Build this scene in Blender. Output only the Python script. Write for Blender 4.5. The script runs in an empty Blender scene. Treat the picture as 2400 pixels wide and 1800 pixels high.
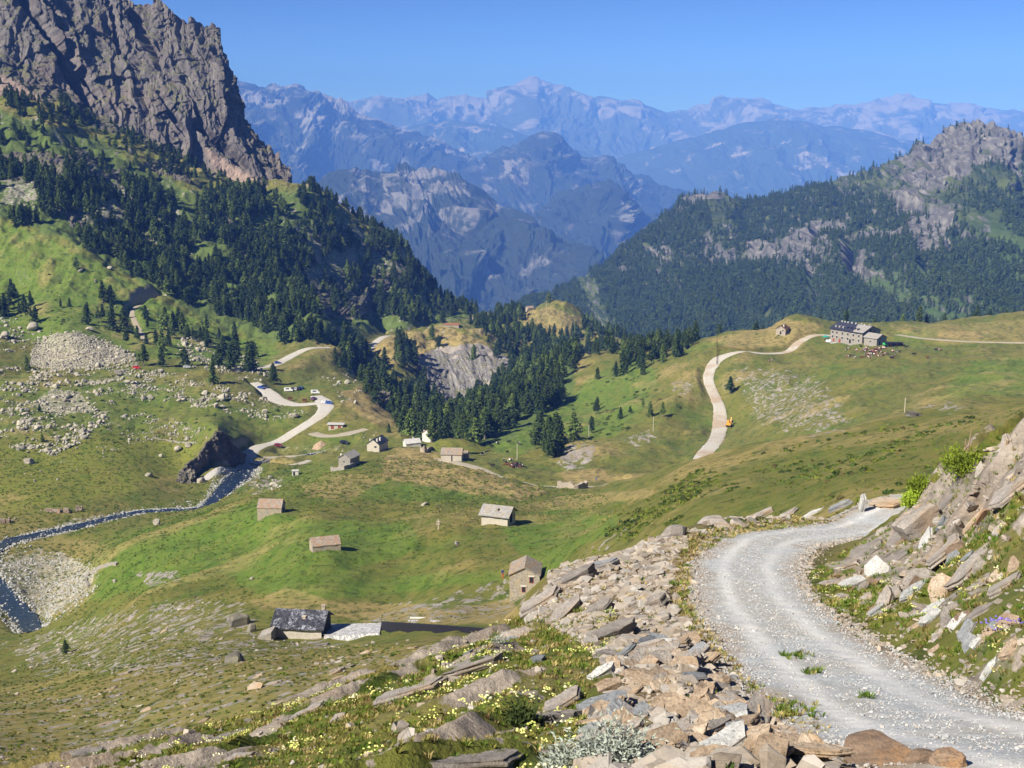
import bpy, bmesh, math, random
import numpy as np
from mathutils import Vector, Matrix, Euler

# ---------------------------------------------------------------- camera
scene = bpy.context.scene
def LINK(o): bpy.context.scene.collection.objects.link(o)
FPX, PIT = 2900.0, math.radians(11.68)
cp_, sp_ = math.cos(PIT), math.sin(PIT)
cam_d = bpy.data.cameras.new('camera'); cam = bpy.data.objects.new('camera', cam_d)
LINK(cam); scene.camera = cam
cam_d.sensor_width = 36.0; cam_d.lens = 36.0 * FPX / 2212.0
cam_d.clip_start = 0.5; cam_d.clip_end = 80000.0
cam.location = (0, 0, 0); cam.rotation_euler = (math.pi / 2 - PIT, 0, 0)

# ---------------------------------------------------------------- light
SUN_AZ, SUN_EL = math.radians(-130.0), math.radians(40.0)      # azimuth from +Y towards +X
sun_dir = Vector((math.sin(SUN_AZ) * math.cos(SUN_EL), math.cos(SUN_AZ) * math.cos(SUN_EL), math.sin(SUN_EL)))
sd = bpy.data.lights.new('sun', 'SUN'); so = bpy.data.objects.new('sun', sd); LINK(so)
sd.energy = 5.0; sd.angle = math.radians(0.53); sd.color = (1.0, 0.94, 0.85)
so.rotation_euler = sun_dir.to_track_quat('Z', 'Y').to_euler(); so.location = (0, 0, 500)
world = bpy.data.worlds.new("World"); scene.world = world; world.use_nodes = True
wn = world.node_tree; wn.nodes.clear()
wo = wn.nodes.new('ShaderNodeOutputWorld'); wb = wn.nodes.new('ShaderNodeBackground'); ws = wn.nodes.new('ShaderNodeTexSky')
ws.sky_type = 'NISHITA'; ws.sun_disc = False; ws.sun_elevation = SUN_EL; ws.sun_rotation = SUN_AZ
ws.altitude = 2300; ws.air_density = 0.36; ws.dust_density = 0.35; ws.ozone_density = 10.0
wn.links.new(ws.outputs[0], wb.inputs[0]); wn.links.new(wb.outputs[0], wo.inputs[0]); wb.inputs[1].default_value = 0.084
scene.view_settings.view_transform = 'Standard'; scene.view_settings.look = 'None'
scene.view_settings.exposure = 0.82; scene.view_settings.gamma = 1.0
scene.render.engine = 'CYCLES'
cy = scene.cycles
cy.use_denoising = True; cy.max_bounces = 4; cy.diffuse_bounces = 2; cy.glossy_bounces = 2
cy.volume_bounces = 0; cy.transparent_max_bounces = 8; cy.use_adaptive_sampling = True

# ---------------------------------------------------------------- pixels of a 2212 x 1659 picture <-> directions
def slope(py):
    c = (829.5 - np.asarray(py, float)) / FPX
    return (-sp_ + c * cp_) / (cp_ + c * sp_)
def side(px, py):
    c = (829.5 - np.asarray(py, float)) / FPX
    return ((np.asarray(px, float) - 1106) / FPX) / (cp_ + c * sp_)
def un(px, py, D):
    D = np.asarray(D, float)
    return np.stack([side(px, py) * D, D + 0 * side(px, py), slope(py) * D], -1)
def proj(x, y, z):
    d = y * cp_ - z * sp_
    return 1106 + FPX * x / d, 829.5 - FPX * (y * sp_ + z * cp_) / d

# ---------------------------------------------------------------- noise
rng = np.random.RandomState(7)
def _h(ix, iy, iz, seed):
    h = (ix * 374761393 + iy * 668265263 + iz * 2147483647 + seed * 974634777) & 0xffffffff
    h = ((h ^ (h >> 13)) * 1274126177) & 0xffffffff
    return (h ^ (h >> 16)) & 0xffffffff
_G = rng.normal(size=(256, 3)); _G /= np.linalg.norm(_G, axis=1)[:, None]; _G = _G.astype(np.float32)
def pn3(x, y, z, seed=0):
    x = np.asarray(x); y = np.asarray(y); z = np.asarray(z)
    ix = np.floor(x).astype(np.int64); iy = np.floor(y).astype(np.int64); iz = np.floor(z).astype(np.int64)
    fx = (x - ix).astype(np.float32); fy = (y - iy).astype(np.float32); fz = (z - iz).astype(np.float32)
    u = fx * fx * fx * (fx * (fx * 6 - 15) + 10); v = fy * fy * fy * (fy * (fy * 6 - 15) + 10); w = fz * fz * fz * (fz * (fz * 6 - 15) + 10)
    r = 0
    for a in (0, 1):
        for b in (0, 1):
            for c in (0, 1):
                g = _G[_h(ix + a, iy + b, iz + c, seed) & 255]
                d = g[..., 0] * (fx - a) + g[..., 1] * (fy - b) + g[..., 2] * (fz - c)
                r = r + d * (u if a else 1 - u) * (v if b else 1 - v) * (w if c else 1 - w)
    return r * 1.6
def pn2(x, y, seed=0):
    x = np.asarray(x); y = np.asarray(y)
    ix = np.floor(x).astype(np.int64); iy = np.floor(y).astype(np.int64)
    fx = (x - ix).astype(np.float32); fy = (y - iy).astype(np.float32)
    u = fx * fx * fx * (fx * (fx * 6 - 15) + 10); v = fy * fy * fy * (fy * (fy * 6 - 15) + 10)
    r = 0
    for a in (0, 1):
        for b in (0, 1):
            an = (_h(ix + a, iy + b, 0, seed) & 1023).astype(np.float32) * (2 * np.pi / 1024)
            r = r + (np.cos(an) * (fx - a) + np.sin(an) * (fy - b)) * (u if a else 1 - u) * (v if b else 1 - v)
    return r * 1.4
def fbm2(x, y, o=4, seed=0, g=0.5):
    r = 0; a = 1.0; f = 1.0
    for i in range(o):
        r = r + a * pn2(x * f, y * f, seed + i * 17); a *= g; f *= 2.03
    return r
def rid2(x, y, o=4, seed=0, g=0.5):
    r = 0; a = 1.0; f = 1.0
    for i in range(o):
        n = 1 - np.abs(pn2(x * f, y * f, seed + i * 17)) * 1.8
        r = r + a * n; a *= g; f *= 2.03
    return r
def fbm3(x, y, z, o=4, seed=0, g=0.5):
    r = 0; a = 1.0; f = 1.0
    for i in range(o):
        r = r + a * pn3(x * f, y * f, z * f, seed + i * 17); a *= g; f *= 2.03
    return r
def cell3(x, y, z, seed=0):
    """faceted rock: distance to nearest and second feature point, and a per-cell value"""
    ix = np.floor(x).astype(np.int64); iy = np.floor(y).astype(np.int64); iz = np.floor(z).astype(np.int64)
    d1 = np.full(x.shape, 9.0, np.float32); d2 = d1.copy(); val = np.zeros(x.shape, np.float32)
    for a in (-1, 0, 1):
        for b in (-1, 0, 1):
            for c in (-1, 0, 1):
                h = _h(ix + a, iy + b, iz + c, seed)
                px = ix + a + (h & 255) / 255.0; py = iy + b + ((h >> 8) & 255) / 255.0; pz = iz + c + ((h >> 16) & 255) / 255.0
                d = ((px - x) ** 2 + (py - y) ** 2 + (pz - z) ** 2).astype(np.float32)
                m = d < d1
                d2 = np.where(m, d1, np.minimum(d2, d)); val = np.where(m, ((h >> 20) & 255) / 255.0, val); d1 = np.where(m, d, d1)
    return np.sqrt(d1), np.sqrt(d2), val
def sstep(a, b, x):
    t = np.clip((x - a) / (b - a), 0, 1); return t * t * (3 - 2 * t)
def dist_poly(px, py, pts):
    """distance to a polyline and the parameter along it"""
    best = np.full(np.shape(px), 1e9); par = np.zeros(np.shape(px))
    for i in range(len(pts) - 1):
        ax, ay = pts[i][0], pts[i][1]; bx, by = pts[i + 1][0], pts[i + 1][1]
        L = (bx - ax) ** 2 + (by - ay) ** 2 + 1e-12
        t = np.clip(((px - ax) * (bx - ax) + (py - ay) * (by - ay)) / L, 0, 1)
        d = np.hypot(px - ax - t * (bx - ax), py - ay - t * (by - ay))
        m = d < best; best = np.where(m, d, best); par = np.where(m, i + t, par)
    return best, par
def in_poly(px, py, poly):
    r = np.zeros(np.shape(px), bool); n = len(poly)
    for i in range(n):
        x1, y1 = poly[i]; x2, y2 = poly[(i + 1) % n]
        if y1 == y2: continue
        c = ((y1 > py) != (y2 > py)) & (px < (x2 - x1) * (py - y1) / (y2 - y1) + x1)
        r ^= c
    return r
def soft_poly(px, py, poly, w):
    """1 inside, fading to 0 over w outside/inside the outline"""
    d, _ = dist_poly(px, py, list(poly) + [poly[0]])
    return sstep(-w, w, np.where(in_poly(px, py, poly), d, -d))

# ---------------------------------------------------------------- object helpers
def tag(o, label=None, cat=None, group=None, kind=None):
    if label: o['label'] = label
    if cat: o['category'] = cat
    if group: o['group'] = group
    if kind: o['kind'] = kind
    elif cat: o['kind'] = 'thing'
    return o
def empty(name, loc=(0, 0, 0), rz=0.0, label=None, cat=None, group=None, sc=1.0):
    o = bpy.data.objects.new(name, None); LINK(o); o.empty_display_size = 0.3
    o.location = loc; o.rotation_euler = (0, 0, rz); o.scale = (sc, sc, sc)
    return tag(o, label, cat, group)
def meshobj(name, me, mat=None, parent=None):
    o = bpy.data.objects.new(name, me); LINK(o)
    if mat is not None:
        for m in (mat if isinstance(mat, (list, tuple)) else [mat]): me.materials.append(m)
    if parent is not None: o.parent = parent
    return o
def kids(o): return [c for c in o.children]
def copy_tree(o, parent=None):
    c = o.copy(); LINK(c)
    if parent is not None:
        c.parent = parent; c.matrix_parent_inverse = o.matrix_parent_inverse.copy()
    for ch in kids(o): copy_tree(ch, c)
    return c
def np_mesh(name, V, Fq, smooth=True):
    """V (n,3); Fq (m,4) or (m,3)"""
    me = bpy.data.meshes.new(name); V = np.ascontiguousarray(V, np.float32); Fq = np.ascontiguousarray(Fq, np.int32)
    n, k = Fq.shape
    me.vertices.add(len(V)); me.vertices.foreach_set('co', V.ravel())
    me.loops.add(n * k); me.loops.foreach_set('vertex_index', Fq.ravel())
    me.polygons.add(n); me.polygons.foreach_set('loop_start', np.arange(0, n * k, k, dtype=np.int32))
    me.polygons.foreach_set('loop_total', np.full(n, k, np.int32))
    me.update(calc_edges=True)
    me.polygons.foreach_set('use_smooth', np.full(n, bool(smooth)))
    return me
def grid_faces(r, c):
    i = np.arange(r * c).reshape(r, c)
    return np.stack([i[:-1, :-1], i[:-1, 1:], i[1:, 1:], i[1:, :-1]], -1).reshape(-1, 4)
def vcol(me, name, arr):
    """arr (n,3) or (n,4) per-vertex colour"""
    a = np.ones((len(arr), 4), np.float32); a[:, :arr.shape[1]] = arr
    at = me.color_attributes.new(name, 'FLOAT_COLOR', 'POINT'); at.data.foreach_set('color', a.ravel())

# ---------------------------------------------------------------- materials
class NT:
    def __init__(s, name):
        s.m = bpy.data.materials.new(name); s.m.use_nodes = True; s.t = s.m.node_tree; s.t.nodes.clear()
        s.out = s.n('OutputMaterial'); s.b = s.n('BsdfPrincipled'); s.l(s.b.outputs[0], s.out.inputs[0])
        s.b.inputs['Roughness'].default_value = 0.9; s.b.inputs['Specular IOR Level'].default_value = 0.25
    def n(s, k): return s.t.nodes.new('ShaderNode' + k)
    def l(s, a, b): s.t.links.new(a, b)
    def set(s, sock, v):
        if hasattr(v, 'is_linked') or hasattr(v, 'links'): s.l(v, sock)
        elif isinstance(v, (tuple, list)): sock.default_value = tuple(v) + ((1,) if len(v) == 3 and sock.type == 'RGBA' else ())
        else: sock.default_value = v
    def pos(s, scale=(1, 1, 1), obj=False, rot=(0, 0, 0)):
        if obj: v = s.n('TexCoord').outputs['Object']
        else: v = s.n('NewGeometry').outputs['Position']
        m = s.n('Mapping'); s.l(v, m.inputs[0]); m.inputs['Scale'].default_value = scale; m.inputs['Rotation'].default_value = rot
        return m.outputs[0]
    def noise(s, vec, sc, det=4, rough=0.55, out=0, dist=0.0):
        t = s.n('TexNoise'); s.l(vec, t.inputs['Vector']); t.inputs['Scale'].default_value = sc; t.inputs['Detail'].default_value = det
        t.inputs['Roughness'].default_value = rough; t.inputs['Distortion'].default_value = dist
        return t.outputs[out]
    def vor(s, vec, sc, out='Distance', feat='F1', rnd=1.0):
        t = s.n('TexVoronoi'); t.feature = feat; s.l(vec, t.inputs['Vector']); t.inputs['Scale'].default_value = sc; t.inputs['Randomness'].default_value = rnd
        return t.outputs[out]
    def ramp(s, f, stops, const=False):
        r = s.n('ValToRGB'); s.l(f, r.inputs[0]); e = r.color_ramp.elements
        if const: r.color_ramp.interpolation = 'CONSTANT'
        while len(e) < len(stops): e.new(0.5)
        for i, (p, c) in enumerate(stops):
            e[i].position = p; e[i].color = tuple(c) + (1,) if isinstance(c, (tuple, list)) else (c, c, c, 1)
        return r.outputs[0]
    def mix(s, f, a, b, mode='MIX'):
        m = s.n('Mix'); m.data_type = 'RGBA'; m.blend_type = mode
        s.set(m.inputs[0], f); s.set(m.inputs[6], a); s.set(m.inputs[7], b)
        return m.outputs[2]
    def math(s, op, a, b=0.0, c=None, clamp=False):
        m = s.n('Math'); m.operation = op; m.use_clamp = clamp; s.set(m.inputs[0], a); s.set(m.inputs[1], b)
        if c is not None: s.set(m.inputs[2], c)
        return m.outputs[0]
    def attr(s, name, chan=None):
        a = s.n('Attribute'); a.attribute_name = name
        if chan is None: return a.outputs['Color']
        sp = s.n('SeparateColor'); s.l(a.outputs['Color'], sp.inputs[0]); return sp.outputs[chan]
    def nz(s):
        g = s.n('NewGeometry'); sp = s.n('SeparateXYZ'); s.l(g.outputs['Normal'], sp.inputs[0]); return sp.outputs[2]
    def bump(s, h, strength=0.5, dist=0.1, prev=None):
        b = s.n('Bump'); s.l(h, b.inputs['Height']); b.inputs['Strength'].default_value = strength; b.inputs['Distance'].default_value = dist
        if prev is not None: s.l(prev, b.inputs['Normal'])
        return b.outputs[0]
    def fin(s, col=None, normal=None, rough=None):
        if col is not None: s.set(s.b.inputs['Base Color'], col)
        if normal is not None: s.l(normal, s.b.inputs['Normal'])
        if rough is not None: s.set(s.b.inputs['Roughness'], rough)
        return s.m
# ================================================================ TERRAIN
CP = [
# --- row under the frame, camera foot
(1106,1900,5),(400,1900,6),(2000,1900,5),(-300,1800,40),(2600,1800,7),(-400,1650,80),
# near slope with flowers
(2212,1659,13),(1600,1659,12),(1300,1659,13),(900,1659,16),(600,1659,22),(380,1659,30),
(170,1646,40),(420,1582,40),(600,1533,41),(850,1443,43),(1000,1385,45),(1085,1350,47),(-100,1720,36),
(900,1560,22),(1200,1560,19.5),(1200,1450,26),(1000,1470,30),(700,1600,25),(1300,1400,29.5),(1150,1395,36),(1300,1330,37),(1180,1300,44),
# rubble bank and its crest
(1190,1240,48),(1290,1212,51),(1400,1178,57),(1520,1140,63),(1700,1120,68),(1900,1100,72),
(1450,1450,24.5),(1600,1560,17.5),(1780,1620,15),(1400,1300,38.5),
# road
(1480,1230,45),(1500,1300,37.5),(1560,1400,29),(1660,1500,22.5),(1850,1600,17),(2050,1659,13.8),
(1860,1146,65),(1790,1180,56),(1745,1230,46),(1755,1300,38),(1830,1360,32.5),(1930,1400,29),(2010,1450,25.5),(2080,1480,23),(2212,1510,21),(2400,1560,19),
# bank right of the road
(2212,1400,24),(2212,1300,27),(2212,1100,36),(2000,1300,34),(2212,1000,41),(2212,935,47),(1950,1180,46),(2080,1150,41),
(2400,1100,34),(2400,900,46),(2500,1400,22),(2040,1035,56),(2120,975,53),(1930,1125,62),
# hidden ground behind the near crests
('h',1200,-.47,75),('h',1400,-.44,85),('h',900,-.485,70),('h',600,-.51,65),('h',300,-.52,62),('h',1600,-.385,92),('h',1800,-.36,98),('h',2000,-.33,95),('h',2212,-.305,85),('h',2500,-.29,85),('h',50,-.54,58),
# slope beyond on the left
(0,1659,95),(0,1600,122),(300,1600,112),(600,1500,118),(300,1500,150),(0,1500,195),(500,1450,150),(800,1410,150),(-300,1500,190),(900,1400,140),
(650,1385,206),(560,1380,207),(760,1380,200),(900,1360,180),(1040,1362,160),(0,1385,330),(200,1350,300),(100,1440,245),(300,1300,290),(300,1400,220),(500,1290,258),(540,1250,285),(850,1300,238),(950,1325,200),(-300,1385,330),
# meadow humps
(700,1192,270),(400,1230,322),(250,1200,380),(550,1180,330),(420,1120,440),(580,1113,350),(800,1130,330),(850,1060,400),(650,1050,440),(800,1010,470),(740,1018,480),(1000,1040,430),
(950,1150,290),(1080,1133,310),(1150,1160,270),(1100,1070,390),(1230,1056,450),(1250,1110,335),(1300,1150,245),(1200,1200,222),(1130,1283,213),(1000,1280,225),(1190,1290,190),(1000,1220,250),(850,1200,275),
# river flat and left meadow
(0,1290,375),(45,1345,354),(0,1180,436),(150,1140,462),(300,1105,490),(450,1088,508),(500,1040,550),(480,1060,530),(530,1012,590),
(100,1000,560),(100,1080,492),(0,950,600),(300,1000,572),(300,1060,520),(440,985,588),(474,932,602),(430,945,612),(400,985,600),(505,1006,586),(500,990,600),(200,900,650),(0,900,640),(400,880,685),(-300,1100,480),(-300,1300,390),(-300,950,600),(150,1230,415),(100,1290,385),
# village terrace
(900,970,590),(980,997,536),(810,975,590),(700,960,640),(600,975,640),(560,1000,600),(1020,1000,530),(640,998,600),
# parking, valley road
(600,900,680),(690,872,705),(600,860,730),(640,780,840),(715,752,885),(720,720,955),(800,709,1060),(900,700,1150),(700,800,840),(780,840,760),(850,860,800,),
# rocky flats left
(100,765,800),(150,724,822),(0,705,850),(300,795,760),(450,805,760),(0,800,735),(550,835,740),(-300,800,735),(230,745,830),
# green slope and forest slope left
(0,600,960),(200,640,925),(0,500,1005),(200,530,1010),(-300,520,960),(300,640,960),(420,700,935),(560,750,920),
(0,350,1110),(300,500,1095),(500,600,1070),(650,650,1070),(0,210,1230),(-300,200,1210),(150,270,1240),(320,350,1240),(450,410,1240),(600,440,1245),(680,430,1290),
(740,470,1330),(860,535,1350),(900,600,1360),(960,652,1370),(1030,684,1380),(800,685,1190),(700,700,1040),(850,600,1270),(700,560,1200),(940,690,1250),
('h',1050,-.17,1490),('h',860,-.14,1490),('h',700,-.12,1490),('h',400,-.06,1490),('h',0,0.0,1490),
# gorge, rock face, plateau
(960,925,740),(900,900,790),(1010,866,1000),(960,800,1040),(1040,800,1040),(1000,752,1065),(930,760,1060),(1090,775,1070),(800,745,1090),(960,722,1140),(780,765,1000),(1000,700,1230),(750,800,900),
(1050,690,1340),(1190,668,1400),(1250,685,1400),(1150,700,1290),(1230,740,1250),(1300,720,1330),(1370,740,1280),
('h',1190,-.2,1490),('h',1300,-.215,1490),('h',1400,-.225,1490),
(860,880,790),(1060,880,840),(1130,820,960),
# green slope below the refuge
(1250,880,700),(1400,870,650),(1300,1000,520),(1150,962,580),(1100,1005,528),(1050,942,640),(1200,920,640),(1100,880,740),(1200,800,860),(1280,765,870),(1350,760,860),(1430,765,810),(1450,880,610),(1400,960,550),
# refuge plateau
(1490,1005,512),(1550,965,530),(1700,940,490),(1800,908,465),(1955,888,440),(2100,862,430),(2212,862,425),(2500,850,420),
(1575,925,585),(1640,850,610),(1750,850,565),(1900,830,540),(2100,810,530),(2212,815,490),(1540,840,650),(1530,790,680),
(1850,747,700),(1600,768,690),(1700,765,700),(1760,728,725),(1880,768,640),(2050,762,640),(2212,757,640),(2500,750,640),
(2212,682,780),(2100,692,795),(2000,704,800),(1930,698,805),(1830,704,790),(1775,692,765),(1700,690,765),(1660,714,775),(1580,719,780),(1530,735,785),(2500,660,800),(1490,745,800),
('h',2212,-.23,1050),('h',2000,-.235,1050),('h',1800,-.235,1050),('h',1600,-.24,1050),('h',1450,-.235,1050),('h',2500,-.22,1050),('h',1700,-.28,1490),('h',2000,-.28,1490),('h',2500,-.28,1490),
# hillside across, in front of the refuge plateau
(1350,1180,190),(1500,1110,168),(1700,1103,140),(1850,1080,124),(1980,1000,140),(2150,925,150),(2400,860,155),(1600,1040,210),(1800,1000,190),(1400,1060,275),(1330,1115,235),
(1500,1002,330),(1600,968,320),(1700,950,310),(1850,921,300),(2000,894,290),(2090,876,282),(2212,880,270),(2500,850,260),(2060,905,230),(1400,1030,350),
('h',1500,-.275,400),('h',1700,-.262,385),('h',1900,-.245,365),('h',2100,-.232,350),('h',2300,-.225,345),
]
cu, cv, cs = [], [], []
for p in CP:
    if p[0] == 'h':
        u = (p[1] - 1106) / FPX / (cp_ + 0.02 * sp_); s_ = p[2]; D = p[3]
    else:
        u = float(side(p[0], p[1])); s_ = float(slope(p[1])); D = p[2]
    cu.append(u); cv.append(math.log(D)); cs.append(s_)
cu = np.array(cu) * 4.2; cv = np.array(cv) * 1.5; cs = np.array(cs)
def _k(r2): return 0.5 * r2 * np.log(r2 + 1e-9)
n_ = len(cu)
A = np.zeros((n_ + 3, n_ + 3)); R2 = (cu[:, None] - cu[None]) ** 2 + (cv[:, None] - cv[None]) ** 2
A[:n_, :n_] = _k(R2) + np.eye(n_) * 2e-5
P = np.stack([np.ones(n_), cu, cv], 1); A[:n_, n_:] = P; A[n_:, :n_] = P.T
W = np.linalg.solve(A, np.concatenate([cs, [0, 0, 0]]))
U0, U1, V0, V1, NU, NV = -0.66, 0.66, math.log(4.0), math.log(1500.0), 420, 1000
gu = np.linspace(U0, U1, NU); gv = np.linspace(V0, V1, NV)
SG = np.zeros((NV, NU))
for i0 in range(0, NV, 50):
    uu, vv = np.meshgrid(gu * 4.2, gv[i0:i0 + 50] * 1.5)
    r = W[n_] + W[n_ + 1] * uu + W[n_ + 2] * vv
    r2 = (uu.ravel()[:, None] - cu[None]) ** 2 + (vv.ravel()[:, None] - cv[None]) ** 2
    SG[i0:i0 + 50] = r + (_k(r2) @ W[:n_]).reshape(uu.shape)
def base_h(x, y):
    x = np.asarray(x, float); y = np.maximum(np.asarray(y, float), 4.0)
    a = np.clip((x / y - U0) / (U1 - U0) * (NU - 1), 0, NU - 1.001); b = np.clip((np.log(y) - V0) / (V1 - V0) * (NV - 1), 0, NV - 1.001)
    i = a.astype(int); j = b.astype(int); fa = a - i; fb = b - j
    s_ = (SG[j, i] * (1 - fa) + SG[j, i + 1] * fa) * (1 - fb) + (SG[j + 1, i] * (1 - fa) + SG[j + 1, i + 1] * fa) * fb
    return s_ * np.maximum(y, 4.0)
def W3(pts): return [tuple(un(p[0], p[1], p[2])) for p in pts]
def smooth_line(pts, k=8):
    """Catmull-Rom through 3D points"""
    P_ = np.array(pts, float); out = []
    for i in range(len(P_) - 1):
        p0 = P_[max(i - 1, 0)]; p1 = P_[i]; p2 = P_[i + 1]; p3 = P_[min(i + 2, len(P_) - 1)]
        for t in np.linspace(0, 1, k, endpoint=False):
            out.append(0.5 * ((2 * p1) + (-p0 + p2) * t + (2 * p0 - 5 * p1 + 4 * p2 - p3) * t * t + (-p0 + 3 * p1 - 3 * p2 + p3) * t ** 3))
    out.append(P_[-1]); return np.array(out)
# roads: (px, py, D, half width m)
near_road = [(2500,1700,14,2.6),(2300,1625,15.2,2.6),(2120,1580,18,2.5),(1960,1530,20.5,2.3),(1850,1460,24,2.2),(1735,1390,29.5,1.95),(1640,1310,37,1.75),(1610,1240,45,1.8),(1655,1195,53,1.9),(1740,1165,59.5,1.9),(1850,1150,66,1.8),(1960,1143,71,1.7),(2080,1140,76,1.7)]
refuge_road = [(1510,1004,510,2.88),(1520,985,524,3.36),(1545,945,552,3.20),(1553,915,580,3.36),(1556,890,600,3.36),(1553,870,622,2.88),(1538,840,648,2.72),(1530,815,664,2.72),(1538,790,678,2.88),(1557,770,690,3.36),(1600,763,697,2.40),(1650,766,697,2.24),(1700,757,704,2.24),(1728,738,718,2.40),(1760,727,728,2.40),(1800,728,728,2.40)]
refuge_road_east = [(1938,742,716,2.6),(2000,748,690,2.2),(2100,752,672,2.0),(2250,756,656,2.0),(2500,760,640,2.0)]
valley_road = [(440,1026,556,2.2),(480,1010,572,2.4),(520,993,592,3.0),(536,968,618,3.8),(560,950,638,3.8),(600,933,652,3.4),(650,915,668,3.4),(690,897,684,3.6),(704,880,700,4.4),(696,862,712,4.4),(682,846,726,3.6)]
parking_track = [(690,868,706,3.5),(640,862,708,4.2),(600,850,722,5),(575,836,740,4),(550,824,752,3)]
upper_road = [(500,808,800,4),(530,804,806,6),(560,797,812,4),(590,788,826,3.6),(612,776,842,3.6),(640,764,860,3.4),(670,757,872,3),(712,750,884,3)]
far_road = [(722,721,958,2.2),(750,719,970,2.4),(785,717,985,3.4),(800,712,1015,3),(830,707,1060,3),(870,703,1110,2.6),(930,699,1160,2.6)]
quarry_track = [(536,975,612,3.6),(580,965,620,3.4),(640,964,622,3.6),(700,968,618,3.0)]
bridge_track = [(524,992,596,3.2),(560,997,598,2.2),(600,1001,592,2.2),(640,1003,588,2.2),(668,990,600,1.6)]
village_track = [(940,993,545,1.6),(985,1000,530,2.2),(1030,1013,508,2.4),(1060,1030,484,2.4),(1085,1043,466,2.4),(1130,1050,455,2.4),(1175,1055,450,2.2),(1290,1050,452,1.6),(1330,1040,462,2.4)]
hill_track = [(345,624,960,1.6),(300,636,940,1.6),(284,652,920,1.8),(292,672,895,2),(308,700,865,2),(318,716,850,2)]
shed_path = [(675,920,660,3.5),(700,926,654,3.5),(740,928,652,3.5),(790,922,662,2.2)]
ROADS = {'gravel_road': near_road, 'dirt_road': refuge_road, 'farm_track': refuge_road_east, 'valley_road': valley_road, 'parking_track': parking_track, 'upper_road': upper_road,
         'far_road': far_road, 'quarry_track': quarry_track, 'bridge_track': bridge_track, 'village_track': village_track, 'hill_track': hill_track, 'shed_path': shed_path}
RL = {}
for k_, pts in ROADS.items():
    w3 = np.array([[*un(a, b, c), w] for a, b, c, w in pts])
    w3[:, 2] = base_h(w3[:, 0], w3[:, 1])
    L = smooth_line(w3, 8)
    z = L[:, 2].copy()
    RL[k_] = L
# water: stream polyline (px,py,D,halfwidth)
stream = [(70,1365,345,4.5),(55,1330,358,6.5),(20,1295,374,5),(0,1262,388,4.5),(-25,1235,400,4.5),(-30,1205,418,5),(5,1175,440,5),(90,1152,455,4.5),(160,1140,464,4.5),(240,1120,478,4),(300,1107,490,3.4),(360,1103,495,3.2),(410,1100,498,3.2),(445,1092,506,3.2),(480,1064,530,3.2),(500,1042,550,4.6),(514,1024,566,5.4),(527,1011,580,4.6),(543,1004,590,3),(565,996,602,3),(600,990,612,2.6),(650,984,622,2.4),(700,980,630,2.4),(760,975,640,2.0)]
sw = np.array([[*un(a, b, c), w * (.85 if 470 < a < 540 else .42)] for a, b, c, w in stream]); sw[:, 2] = base_h(sw[:, 0], sw[:, 1])
SL = smooth_line(sw, 6); SL[:, 2] = np.minimum.accumulate(np.convolve(np.pad(SL[:, 2], 4, 'edge'), np.ones(9) / 9, 'valid') - 0.3)
def strata(x, y):
    """tilted rock benches running away to the right on the near slope"""
    w = (x - y * 0.9) * 0.74 + 0.5 * fbm2(x * .18, y * .18, 2, 5) + .15 * pn2(x * .9, y * .9, 31)
    f = w / 2.3; k = np.floor(f); f = f - k
    g = sstep(-.1, .25, pn2((x + y) * .09 + k * 7.3, k * 3.1, 77))
    return np.where(f < .8, f / .8, (1 - f) / .2) * .42 * g, g, f
def road_mod(x, y, h):
    for k_, L in RL.items():
        near = k_ == 'gravel_road'
        m = (x > L[:, 0].min() - 22) & (x < L[:, 0].max() + 22) & (y > L[:, 1].min() - 22) & (y < L[:, 1].max() + 22)
        if not m.any(): continue
        xs = x[m]; ys = y[m]
        d, t = dist_poly(xs, ys, L[:, :2]); i = np.clip(t.astype(int), 0, len(L) - 2); f = t - i
        z = L[i, 2] * (1 - f) + L[i + 1, 2] * f; w = L[i, 3] * (1 - f) + L[i + 1, 3] * f
        b = 1 - sstep(w * 1.0, w * 1.0 + (1.1 if near else 16 if k_ in ('far_road', 'upper_road') else 4.5), d)
        h[m] = h[m] * (1 - b) + (z) * b
    return h
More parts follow.
